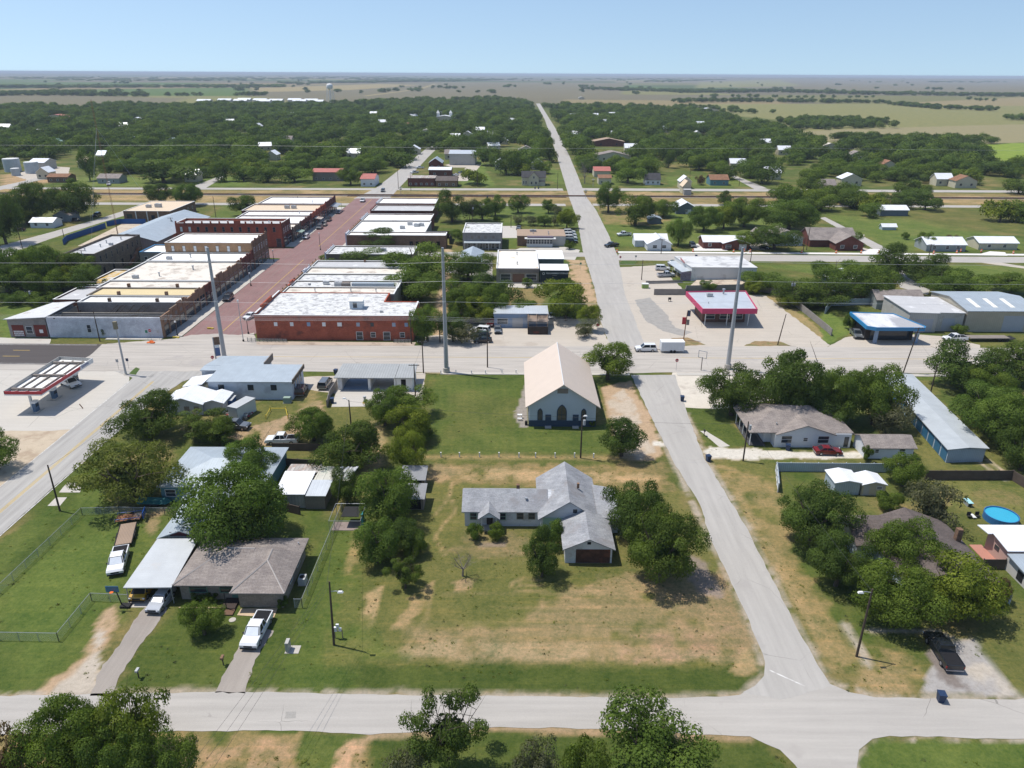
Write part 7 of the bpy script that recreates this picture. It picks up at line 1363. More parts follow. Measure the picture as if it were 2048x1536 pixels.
zone = lambda x: 'left of the main street' if x < -80 else ('between the two long streets' if x < 36 else ('right of the long street' if x < 150 else 'at the far right'))
for d_, x, y in spots:
 if y < 620 and near_house(x, y) or (y < 430 and x < 140): continue
 if 408 < y < 421 or 434 < y < 448 and x < 320 or (262 < y < 280): continue
 if n_ind < 165:
  w = rw.uniform(10, 17); k_ = rw.choice(['far', 'far', 'farm', 'far', 'farl'] if rw.random() < .75 else ['farm']); col_w = 'bright' if k_ == 'farl' else ('green' if k_ == 'farm' else 'dark green')
  put_tree(k_, x, y, w, w*rw.uniform(.5, .68), '%s tree in the near edge of the town woods %s' % (col_w, zone(x)), 'woodland edge trees %s' % zone(x)); n_ind += 1
 else: rest.append((x, y, rw.choice([rw.uniform(8, 12), rw.uniform(11, 17), rw.uniform(14, 20)])))
def tline(pts, dens, w0, w1):
 P = W(pts)
 for i in range(len(P)-1):
  a, b = Vector(P[i]), Vector(P[i+1]); n_ = int((b-a).length/dens)+1
  for k_ in range(n_):
   p = a.lerp(b, (k_+rw.random())/n_); sp_ = w0*.9
   rest.append((p.x+rw.gauss(0, sp_), p.y+rw.gauss(0, sp_*1.2), rw.uniform(w0, w1)))
for _ in range(4): tline([(-200, 196), (60, 190), (180, 188)], 16, 16, 26)
for _ in range(3): tline([(0, 176), (300, 175), (560, 174)], 26, 30, 48); tline([(60, 191), (200, 192), (300, 193)], 14, 12, 20)
tline([(340, 192), (395, 192)], 8, 12, 18); tline([(480, 192), (540, 191)], 9, 14, 20); tline([(560, 168), (760, 164), (930, 163)], 30, 40, 60)
for _ in range(2): tline([(690, 166), (1000, 160)], 60, 60, 90); tline([(1190, 180), (1350, 184), (1500, 186)], 13, 16, 24); tline([(1350, 186), (1550, 184), (1750, 190), (2100, 194)], 12, 16, 24)
for _ in range(2): tline([(1350, 205), (1500, 204), (1770, 207)], 9, 10, 16); tline([(1790, 210), (1880, 218), (1990, 222)], 7, 9, 14)
tline([(1400, 195), (1600, 196), (1750, 196)], 26, 10, 16); tline([(1300, 164), (1450, 160)], 50, 40, 60); tline([(1350, 215), (1480, 222)], 9, 9, 14)
for _ in range(4): tline([(1575, 250), (1640, 246), (1750, 248)], 5, 10, 15)
for _ in range(2): tline([(1570, 258), (1650, 256), (1755, 254)], 6, 10, 14)
for _ in range(3): tline([(1700, 283), (1800, 284), (1960, 286)], 6, 9, 13)
tline([(2030, 240), (2060, 242)], 5, 10, 16); tline([(1430, 225), (1540, 228)], 10, 9, 13); tline([(1170, 215), (1400, 218)], 10, 10, 15); tline([(1920, 200), (1990, 203)], 26, 10, 14)
for _ in range(170):   # lone trees and thickets out to the horizon
 px = rw.uniform(-50, 2100); py = 154+rw.random()**1.6*36; x, y = G(px, py)
 for q in range(rw.choice([1, 1, 2, 5])): rest.append((x+rw.gauss(0, 35), y+rw.gauss(0, 20), rw.uniform(14, 26)))
for px0, py0, n_ in ((100, 156, 40), (500, 157, 60), (830, 158, 60), (1280, 158, 40), (1700, 156, 30), (1950, 163, 30), (700, 154, 50), (300, 160, 40), (1500, 155, 30)):
 for q in range(n_): x, y = G(px0+rw.gauss(0, 90), py0+rw.random()*2.5); rest.append((x, y, rw.uniform(40, 80)))
pm = bpy.data.meshes.new("woodland"); pm.vertices.add(len(rest)); pm.vertices.foreach_set("co", np.array([(x, y, 0) for x, y, w in rest], np.float32).ravel())
at = pm.attributes.new("wid", 'FLOAT', 'POINT'); at.data.foreach_set("value", np.array([w for x, y, w in rest], np.float32))
wo_ = bpy.data.objects.new("woodland", pm); COL.objects.link(wo_); wo_["kind"] = "stuff"; wo_["label"] = "distant town woods and tree lines"
def low_crown(name, seed, mk): return crown_mesh(name, seed, 6, 8, .3, 6, 1300, 1.05, LM[mk], lobe_r=(.42, .62), up=.2)
ng = bpy.data.node_groups.new("scatter_woodland", 'GeometryNodeTree'); ng.interface.new_socket("Geometry", in_out='INPUT', socket_type='NodeSocketGeometry'); ng.interface.new_socket("Geometry", in_out='OUTPUT', socket_type='NodeSocketGeometry')
gi = ng.nodes.new("NodeGroupInput"); go = ng.nodes.new("NodeGroupOutput"); m2p = ng.nodes.new("GeometryNodeMeshToPoints"); iop = ng.nodes.new("GeometryNodeInstanceOnPoints"); g2i = ng.nodes.new("GeometryNodeGeometryToInstance")
for i, (sd_, mk_) in enumerate(((51, 'dark'), (52, 'dark'), (53, 'mid'), (54, 'dark'), (55, 'mid'), (56, 'dark'))):
 ob = bpy.data.objects.new("woodland_source", low_crown("woodland_crown", sd_, mk_)); oi_ = ng.nodes.new("GeometryNodeObjectInfo"); oi_.inputs[0].default_value = ob; ng.links.new(oi_.outputs["Geometry"], g2i.inputs[0])
ng.links.new(gi.outputs[0], m2p.inputs[0]); ng.links.new(m2p.outputs[0], iop.inputs["Points"]); ng.links.new(g2i.outputs[0], iop.inputs["Instance"]); iop.inputs["Pick Instance"].default_value = True
ri = ng.nodes.new("FunctionNodeRandomValue"); ri.data_type = 'INT'; ri.inputs["Min"].default_value = 0; ri.inputs["Max"].default_value = 5; ng.links.new([s for s in ri.outputs if s.type == 'INT'][0], iop.inputs["Instance Index"])
for s in ri.inputs:
 if s.type == 'INT' and s.name == 'Max': s.default_value = 5
 if s.type == 'INT' and s.name == 'Min': s.default_value = 0
na = ng.nodes.new("GeometryNodeInputNamedAttribute"); na.data_type = 'FLOAT'; na.inputs[0].default_value = "wid"; dv = ng.nodes.new("ShaderNodeMath"); dv.operation = 'DIVIDE'; ng.links.new(na.outputs[0], dv.inputs[0]); dv.inputs[1].default_value = 12.0
cz_ = ng.nodes.new("ShaderNodeMath"); cz_.operation = 'MINIMUM'; ng.links.new(dv.outputs[0], cz_.inputs[0]); cz_.inputs[1].default_value = 1.5
cx_ = ng.nodes.new("ShaderNodeCombineXYZ"); ng.links.new(dv.outputs[0], cx_.inputs[0]); ng.links.new(dv.outputs[0], cx_.inputs[1]); ng.links.new(cz_.outputs[0], cx_.inputs[2]); ng.links.new(cx_.outputs[0], iop.inputs["Scale"])
rr = ng.nodes.new("FunctionNodeRandomValue"); rr.data_type = 'FLOAT_VECTOR'; rr.inputs[0].default_value = (0, 0, 0); rr.inputs[1].default_value = (0, 0, 6.28)
try: ng.links.new([s for s in rr.outputs if s.type == 'VECTOR'][0], iop.inputs["Rotation"])
except Exception as e: print("rot", e)
ng.links.new(iop.outputs[0], go.inputs[0]); md = wo_.modifiers.new("scatter", 'NODES'); md.node_group = ng
print("trees individual", len(TREES), "mass", len(rest))
tr_ = np.random.RandomState(5); n_ = 7000; ty = 50+86*tr_.rand(n_)**1.25; tx = (tr_.rand(n_)-.5)*2*(ty*.78+8)
ok = ~((np.abs(ty-57.5) < 4.2)) & ~((tx > 27.2) & (tx < 35.8)) & ~((tx > -84) & (tx < -73.4)) & (tx > -84) & ~((tx > -50) & (tx < -26) & (ty > 73) & (ty < 101)) & ~((tx > 2.5) & (tx < 16.5) & (ty > 126)) & ~((tx > -46.5) & (tx < -41.6) & (ty < 75)) & ~((tx > -37.3) & (tx < -33.8) & (ty < 75)) & ~((tx > 34) & (ty > 112) & (ty < 117.5)) & ~((tx > 17) & (tx < 28) & (ty > 110)) & ~((tx > -38) & (tx < -20) & (ty > 130)) & ~((tx > 46) & (tx < 62) & (ty < 67)) & ~((tx < -48) & (tx > -62) & (ty < 73))
ok &= vnoise(tx, ty, 1/3., 15, 3) > .42
tx = tx[ok]; ty = ty[ok]; mt_ = bpy.data.meshes.new("grass_tufts"); mt_.vertices.add(len(tx)); mt_.vertices.foreach_set("co", np.stack([tx, ty, tx*0], 1).astype(np.float32).ravel()); wa = mt_.attributes.new("wid", 'FLOAT', 'POINT'); wa.data.foreach_set("value", (12*(.35+.75*tr_.rand(len(tx))**4)).astype(np.float32))
gt_ = bpy.data.objects.new("grass_tufts", mt_); COL.objects.link(gt_); gt_["kind"] = "stuff"; gt_["label"] = "grass tufts and small weeds on the near lawns"
ng2 = ng.copy()
for i, nd in enumerate([q for q in ng2.nodes if q.bl_idname == 'GeometryNodeObjectInfo']):
 nd.inputs[0].default_value = bpy.data.objects.new("tuft_source", crown_mesh("grass_tuft", 80+i, .22, .09, .0, 4, 26, .12, LM[['light', 'willow', 'grey', 'light', 'willow', 'grey'][i]], lobe_r=(.3, .5), up=.8))
md2 = gt_.modifiers.new("scatter", 'NODES'); md2.node_group = ng2
hz = MB().box(-60000, -2900, -60, 60000, 60000, 64); hm = bpy.data.materials.new("thin_haze"); hm.use_nodes = True; hn = hm.node_tree; hn.nodes.clear(); ho = hn.nodes.new("ShaderNodeOutputMaterial"); pv = hn.nodes.new("ShaderNodeVolumePrincipled")
pv.inputs["Density"].default_value = 0.00009; pv.inputs["Color"].default_value = (.70, .80, .93, 1); hn.links.new(pv.outputs[0], ho.inputs[1])
hz = hz.build("haze", hm); hz["kind"] = "stuff"
TYRE = M['black']; RIM = glossy("wheel_rim", (.4, .4, .42), .35, .6); LAMP = glossy("headlight_glass", (.6, .62, .65), .1); TAIL = glossy("tail_light", (.3, .01, .01), .2); CARGL = glossy("car_glass", (.015, .02, .025), .06); SHADE = glossy("windscreen_sunshade", (.72, .76, .8), .25)
def paintm(n, c): return glossy("paint_"+n, c, .25, .0, .5, .6)
PC = dict(white=paintm('white', (.72, .73, .74)), silver=paintm('silver', (.42, .44, .47)), grey=paintm('grey', (.12, .13, .14)), black=paintm('black', (.012, .014, .018)), red=paintm('red', (.16, .01, .015)), maroon=paintm('maroon', (.06, .02, .025)), blue=paintm('blue', (.02, .05, .16)), green=paintm('green', (.03, .05, .045)), yellow=paintm('yellow', (.5, .28, .02)), tan=paintm('tan', (.3, .28, .24)))
KIND = {  # length, width, lower profile (y, z), cabin base y0..y1, cabin roof y0..y1, base z, roof z
 'sedan': (4.7, 1.8, [(-2.35, .45), (-2.3, .92), (-1.75, 1.0), (1.0, .95), (2.1, .80), (2.35, .62), (2.33, .32), (-2.3, .32)], (-1.75, 1.05), (-1.05, .25), .97, 1.44),
 'suv': (5.1, 1.98, [(-2.55, .5), (-2.5, 1.08), (1.15, 1.12), (2.3, 1.0), (2.55, .75), (2.5, .36), (-2.5, .36)], (-2.45, 1.25), (-2.25, .45), 1.1, 1.85),
 'van': (5.1, 1.98, [(-2.55, .5), (-2.5, 1.1), (1.5, 1.1), (2.4, .9), (2.55, .7), (2.5, .34), (-2.5, .34)], (-2.48, 1.9), (-2.3, .9), 1.08, 1.8),
 'pickup': (5.9, 2.03, [(-2.95, .6), (-2.95, 1.08), (1.35, 1.14), (2.7, 1.06), (2.95, .85), (2.92, .42), (-2.9, .42)], (-.75, 1.55), (-.5, .8), 1.12, 1.9)}
def make_vehicle(kind, shade=False):
 L, Wd, prof, cb, cr, zb, zr = KIND[kind]; root = bpy.data.objects.new(kind, None); COL.objects.link(root)
 mb = MB(); w = Wd/2; bed = kind == 'pickup'
 rings = [(-w, .95), (-w+.07, 1.0), (w-.07, 1.0), (w, .95)]
 P = prof; n = len(P); zc = .62
 for (x, k) in rings:
  for (y, z) in P: mb.v.append((x, y*(.985 if k < 1 else 1), zc+(z-zc)*k))
 for r in range(3):
  for i in range(n): mb.f.append((r*n+i, (r+1)*n+i, (r+1)*n+(i+1) % n, r*n+(i+1) % n)); mb.m.append(0)
 mb.f.append(tuple(range(n))); mb.m.append(0); mb.f.append(tuple(range(4*n-1, 3*n-1, -1))); mb.m.append(0)
 t = .86
 mb.solid([(-w*t+.1, cr[0], zr-.05), (w*t-.1, cr[0], zr-.05), (w*t-.1, cr[1], zr-.05), (-w*t+.1, cr[1], zr-.05), (-w*t+.16, cr[0]+.06, zr), (w*t-.16, cr[0]+.06, zr), (w*t-.16, cr[1]-.1, zr), (-w*t+.16, cr[1]-.1, zr)], [(3, 2, 1, 0), (4, 5, 6, 7), (0, 1, 5, 4), (1, 2, 6, 5), (2, 3, 7, 6), (3, 0, 4, 7)])
 for s in (-1, 1):
  xb, xt = s*(w-.07), s*(w*t-.1)
  ym = (cr[0]+cr[1])/2
  for (a, b) in ((cb[0]+.03, cr[0]+.03), (cb[1]-.06, cr[1]-.03), (ym, ym)): mb.tube([(xb, a, zb-.02), (xt, b, zr-.03)], .055, 4)
 if bed:
  mb.box(-w, -2.9, 1.05, -w+.12, -.85, 1.16); mb.box(w-.12, -2.9, 1.05, w, -.85, 1.16); mb.box(-w+.12, -2.95, 1.05, w-.12, -2.85, 1.16)
 root_parts = [mb.build('body', PC['white'], root)]
 g = MB(); q = .02; g.solid([(-w+.1, cb[0], zb-.05), (w-.1, cb[0], zb-.05), (w-.1, cb[1], zb-.05), (-w+.1, cb[1], zb-.05), (-w*t+.12, cr[0]-q, zr-.05), (w*t-.12, cr[0]-q, zr-.05), (w*t-.12, cr[1]+q, zr-.05), (-w*t+.12, cr[1]+q, zr-.05)], [(3, 2, 1, 0), (4, 5, 6, 7), (0, 1, 5, 4), (1, 2, 6, 5), (2, 3, 7, 6), (3, 0, 4, 7)])
 g.build('windows', CARGL, root)
 if shade:
  m_ = MB(); m_.face([(-w+.22, cb[1]+.02, zb+.03), (w-.22, cb[1]+.02, zb+.03), (w*t-.2, cr[1]+.08, zr-.1), (-w*t+.2, cr[1]+.08, zr-.1)]); m_.build('sunshade', SHADE, root)
 if bed:
  b = MB(); b.face([(-w+.14, -2.84, 1.12), (w-.14, -2.84, 1.12), (w-.14, -.86, 1.13), (-w+.14, -.86, 1.13)]); b.build('truck_bed', M['dark'], root)
 wr = .37 if kind != 'sedan' else .33
 for sx in (-1, 1):
  for y in (-L*.30, L*.31):
   b = MB(); b.tube([(sx*(w-.24), y, wr), (sx*(w+.02), y, wr)], wr, 14); wh = b.build('wheel', TYRE, root)
   b = MB(); b.tube([(sx*(w+.0), y, wr), (sx*(w+.035), y, wr)], wr*.58, 10); b.build('rim', RIM, wh)
  b = MB(); b.box(sx*(w-.12)-.2, L/2-.12, .68, sx*(w-.12)+.08, L/2-.005, .84); b.build('headlight', LAMP, root)
  b = MB(); b.box(sx*(w-.06)-.08, -L/2-.01, .72, sx*(w-.06)+.04, -L/2+.1, 1.0); b.build('tail_light', TAIL, root)
  b = MB(); b.box(sx*(w+.08)-.1, cb[1]-.35, zb+.02, sx*(w+.08)+.08, cb[1]-.22, zb+.2); b.build('mirror', TYRE, root)
 b = MB(); b.box(-w+.05, L/2-.06, .34, w-.05, L/2+.04, .52); b.box(-.5, L/2-.05, .6, .5, L/2+.02, .8); b.build('grille', TYRE, root)
 b = MB(); b.box(-w+.05, -L/2-.05, .38, w-.05, -L/2+.05, .55); b.build('bumper', RIM, root)
 return root
VP = {}
def V(kind, colr, fr, rr_, label, shade=False, s=1.0):
 a = Vector(G(*fr)); b = Vector(G(*rr_)); d = (a-b).normalized(); c = (a+b)/2; rz = math.atan2(-d.x, d.y); key = (kind, shade)
 nm = {'sedan': 'parked_car', 'suv': 'parked_suv', 'van': 'minivan', 'pickup': 'pickup_truck'}[kind]
 if key not in VP: VP[key] = make_vehicle(*key); r = VP[key]; r.location = (c.x, c.y, .04); r.rotation_euler = (0, 0, rz); r['label'] = label
 else: r = copy_thing(VP[key], (c.x, c.y, .04), rz, label=label)
 r.name = nm; r['category'] = {'sedan': 'car', 'suv': 'car', 'van': 'van', 'pickup': 'pickup truck'}[kind]; r.scale = (s, s, s)
 for ch in r.children:
  if ch.name.split('.')[0] == 'body': ch.material_slots[0].link = 'OBJECT'; ch.material_slots[0].material = PC[colr]
 return r
for v_ in [
 ('pickup', 'white', (500, 1298), (530, 1240), 'white crew cab pickup with sunshade on the short gravel drive', True), ('sedan', 'silver', (311, 1224), (336, 1190), 'silver sedan with sunshade parked before the carport', True), ('pickup', 'white', (230, 1160), (247, 1100), 'white pickup towing a flatbed trailer on the lawn', True),
 ('van', 'yellow', (283, 1195), (300, 1170), 'yellow vehicle in the shade of the carport'), ('pickup', 'black', (1866, 1282), (1903, 1340), 'black pickup on the gravel under the oaks, lower right'), ('sedan', 'red', (1676, 908), (1633, 907), 'dark red car with black roof before the gray-roofed house'), ('pickup', 'white', (541, 886), (590, 885), 'white crew cab pickup beside the leafy tree and board fence'),
 ('suv', 'grey', (494, 858), (452, 856), 'dark grey old truck parked behind the tangled tree'), ('suv', 'maroon', (607, 778), (600, 793), 'maroon suv at the corner of the white metal building'), ('van', 'grey', (656, 765), (645, 780), 'grey minivan parked by the car wash fence'), ('suv', 'grey', (807, 754), (802, 769), 'grey suv parked beside the car wash room'),
 ('suv', 'white', (1270, 702), (1312, 702), 'white suv towing the box trailer on the highway'), ('pickup', 'white', (158, 778), (124, 764), 'white pickup in the shade under the fuel canopy'), ('suv', 'black', (451, 605), (462, 595), 'black car on the west kerb of the brick street'), ('sedan', 'white', (493, 640), (508, 632), 'white car peeping out beside the red brick corner'),
 ('van', 'white', (606, 482), (618, 472), 'white minivan parked before the red two-storey corner'), ('suv', 'grey', (634, 462), (645, 453), 'grey suv parked under the rust brown awning'), ('suv', 'tan', (645, 455), (652, 448), 'greenish tan suv second in line by the rust brown awning'), ('suv', 'black', (652, 446), (662, 438), 'black suv parked on the upper brick street'), ('sedan', 'silver', (673, 430), (682, 423), 'silver sedan nearest the rail end of the west kerb'), ('pickup', 'white', (721, 408), (730, 399), 'white pickup driving down the top of the brick street'), ('suv', 'grey', (763, 387), (769, 380), 'dark suv on the railway crossing'),
 ('suv', 'white', (1150, 467), (1128, 467), 'white police style suv, farthest in the cluster by the low office'), ('suv', 'white', (1152, 473), (1130, 473), 'white police style suv, middle of the cluster by the low office'), ('suv', 'white', (1153, 479), (1131, 479), 'white suv, third in the cluster by the low office'), ('suv', 'black', (1151, 486), (1134, 486), 'black suv, nearest in the cluster by the low office'),
 ('pickup', 'black', (1211, 495), (1235, 492), 'black pickup parked on the street corner by the cones'), ('pickup', 'white', (1238, 472), (1258, 471), 'white pickup beside the white cross-gabled house'), ('suv', 'white', (1340, 541), (1311, 540), 'white suv in front of the white store'), ('pickup', 'silver', (1347, 553), (1317, 554), 'silver pickup in front of the white store'), ('suv', 'grey', (1352, 528), (1340, 533), 'dark suv under the store awning'),
 ('suv', 'grey', (1389, 498), (1381, 490), 'dark suv in the drive of the brick ranch house'), ('suv', 'white', (1435, 500), (1431, 488), 'white suv in the drive of the brick ranch house'), ('sedan', 'black', (1500, 500), (1484, 496), 'dark car in the tree shade, left of two'), ('sedan', 'black', (1538, 500), (1520, 496), 'dark car in the tree shade, right of two'), ('sedan', 'white', (1672, 483), (1688, 487), 'white car under the yard tree by the tan driveway'),
 ('suv', 'white', (950, 664), (972, 666), 'white wreck at the back of the scrap cars'), ('suv', 'green', (946, 676), (974, 676), 'dark green suv among the scrap cars'), ('sedan', 'black', (950, 685), (980, 684), 'black wreck at the front of the scrap cars'), ('sedan', 'grey', (996, 672), (995, 655), 'grey sedan parked before the small blue garage'), ('sedan', 'red', (978, 655), (988, 645), 'red car half hidden left of the small blue garage'), ('sedan', 'silver', (1104, 643), (1103, 630), 'silver sedan under the yellow-green tree, left of two'), ('sedan', 'grey', (1149, 643), (1147, 630), 'grey sedan under the yellow-green tree, right of two'),
 ('pickup', 'grey', (1720, 683), (1703, 662), 'dark grey pickup beside the blue canopy shop'), ('pickup', 'white', (1893, 682), (1925, 681), 'white and blue truck hitched to the lowboy trailer'), ('suv', 'green', (2045, 668), (2055, 650), 'dark suv at the right edge beside the tall workshop'), ('suv', 'black', (186, 436), (202, 430), 'black suv on the verge of the left side street'), ('sedan', 'black', (160, 444), (143, 440), 'black car beside the grey gabled cottage'), ('sedan', 'maroon', (28, 463), (50, 462), 'dark reddish car under the trees at the far left'),
 ('suv', 'white', (216, 374), (220, 367), 'white car in the drive beyond the railway'), ('pickup', 'white', (824, 347), (835, 346), 'white pickup beside the white-roofed office, front'), ('pickup', 'white', (832, 337), (848, 337), 'white pickup beside the white-roofed office, back'), ('sedan', 'white', (905, 352), (918, 351), 'white car in the gravel yard'), ('sedan', 'blue', (915, 347), (930, 346), 'blue car in the gravel yard'), ('sedan', 'grey', (1035, 462), (1040, 455), 'dark car on the slab behind the cream building'),
]: V(*v_)
def local_thing(name, label, cat, fr, rr_):
 a = Vector(G(*fr)); b = Vector(G(*rr_)); d = (a-b).normalized(); c = (a+b)/2; return thing(name, label, cat, (c.x, c.y, .04), math.atan2(-d.x, d.y)), (a-b).length
def axle(t, w, y, r=.36):
 for sx in (-1, 1): MB().tube([(sx*(w-.12), y, r), (sx*(w+.12), y, r)], r, 12).build('wheel', TYRE, t)
t, L = local_thing('box_trailer', 'white enclosed trailer behind the white suv on the highway', 'trailer', (1320, 703), (1366, 703))
MB().box(-1.15, -L/2, .45, 1.15, L/2, 2.65).build('box', stripes('trailer_panels', (.66, .68, .70), 'y', .6, .9, .05, .4), t); MB().box(-1.18, -L/2-.02, 2.65, 1.18, L/2+.02, 2.75).build('roof', M['white'], t); axle(t, 1.1, -.45); axle(t, 1.1, .35); MB().tube([(0, L/2, .5), (0, L/2+1.2, .5)], .06, 5).build('tow_bar', M['black'], t)
t, L = local_thing('flatbed_trailer', 'plank decked flatbed trailer behind the white pickup on the lawn', 'trailer', (248, 1096), (259, 1054))
MB().box(-1.05, -L/2, .55, 1.05, L/2, .65).build('deck', stripes('trailer_planks', (.30, .22, .16), 'x', .2, .6, .15, .9), t); b = MB(); b.box(-1.15, -L/2, .45, -1.06, L/2, .72); b.box(1.06, -L/2, .45, 1.15, L/2, .72); b.build('side_rail', M['black'], t); axle(t, 1.15, -.2); axle(t, 1.15, .6); b = MB(); b.tube([(-.5, L/2, .5), (0, L/2+1.0, .5), (.5, L/2, .5)], .05, 5); b.build('tow_bar', M['black'], t)
t, L = local_thing('utility_trailer', 'rusty utility trailer with bright blue tailgate under the feathery tree', 'trailer', (234, 1044), (284, 1038))
MB().box(-.95, -L/2, .5, .95, L/2, .58).build('deck', M['rust'], t); b = MB()
for sx in (-.95, .95): b.tube([(sx, -L/2, .9), (sx, L/2, .9)], .04, 5); [b.tube([(sx, y*L/2, .5), (sx, y*L/2, .9)], .03, 4) for y in (-1, -.3, .3, 1)]
b.build('side_rail', paintm('trailer blue', (.02, .10, .4)), t); MB().box(-.95, -L/2-.5, .5, .95, -L/2-.42, 1.5).build('tailgate', paintm('trailer blue', (.02, .10, .4)), t); axle(t, 1.0, -.2); MB().tube([(0, L/2, .5), (0, L/2+.9, .5)], .05, 5).build('tow_bar', M['black'], t)
t, L = local_thing('lowboy_trailer', 'long grey lowboy trailer beside the metal workshops', 'trailer', (1935, 681), (2024, 681))
MB().box(-1.25, -L/2+1.5, .8, 1.25, L/2, 1.0).build('deck', MT['board'], t); MB().slab([(-1.2, -L/2, .9), (1.2, -L/2, .9), (1.2, -L/2+1.48, .5), (-1.2, -L/2+1.48, .5)][::-1], .1).build('ramp', M['black'], t); [axle(t, 1.15, -L/2+2+k*.95, .42) for k in range(3)]
def base(px, py): return G(px, py)
ARM = M['wood_pole']
def wood_pole(b, top, label, arm=None, lamp=None, xf=0, r=.15, lean=0.0, metal=False, group=None):
 x, y = G(*b); h = hgt(x, y, top); t = thing('utility_pole' if not metal else 'steel_post', label, 'pole', (x, y, 0), group=group)
 MB().tube([(0, 0, -.2), (lean*h*.5, 0, h*.5), (lean*h, 0, h)], [r, r*.85, r*.65], 8).build('shaft', M['steel'] if metal else ARM, t); tx = lean*h
 if arm:
  for k in range(arm):
   z = h-.3-k*.9; o = MB().box(tx-1.1, -.16, z, tx+1.1, -.06, z+.12).build('crossarm', ARM, t); m2 = MB()
   for xx in (-1, -.45, .45, 1): m2.tube([(tx+xx, -.11, z+.12), (tx+xx, -.11, z+.3)], .05, 5)
   m2.build('insulators', M['steel'], o)
 if lamp:
  z = h*lamp[2] if len(lamp) > 2 else h*.85; o = MB().tube([(tx*.9, 0, z), (tx+lamp[0]*.6, lamp[1]*.6, z+.35), (tx+lamp[0], lamp[1], z+.4)], .045, 5).build('lamp_arm', M['steel'], t); MB().solid([(tx+lamp[0]-.32, lamp[1]-.16, z+.34), (tx+lamp[0]+.32, lamp[1]-.16, z+.34), (tx+lamp[0]+.32, lamp[1]+.16, z+.34), (tx+lamp[0]-.32, lamp[1]+.16, z+.34), (tx+lamp[0]-.2, lamp[1]-.1, z+.52), (tx+lamp[0]+.2, lamp[1]-.1, z+.52), (tx+lamp[0]+.2, lamp[1]+.1, z+.52), (tx+lamp[0]-.2, lamp[1]+.1, z+.52)], [(3, 2, 1, 0), (4, 5, 6, 7), (0, 1, 5, 4), (1, 2, 6, 5), (2, 3, 7, 6), (3, 0, 4, 7)]).build('lamp_head', M['white'], o)
 for k in range(xf): MB().tube([(tx*.8+(-.35 if k % 2 else .35), -.1, h*.80), (tx*.8+(-.35 if k % 2 else .35), -.1, h*.80+.9)], .25, 10).build('transformer', M['ac'], t)
 return t, x, y, h
POLES = {}
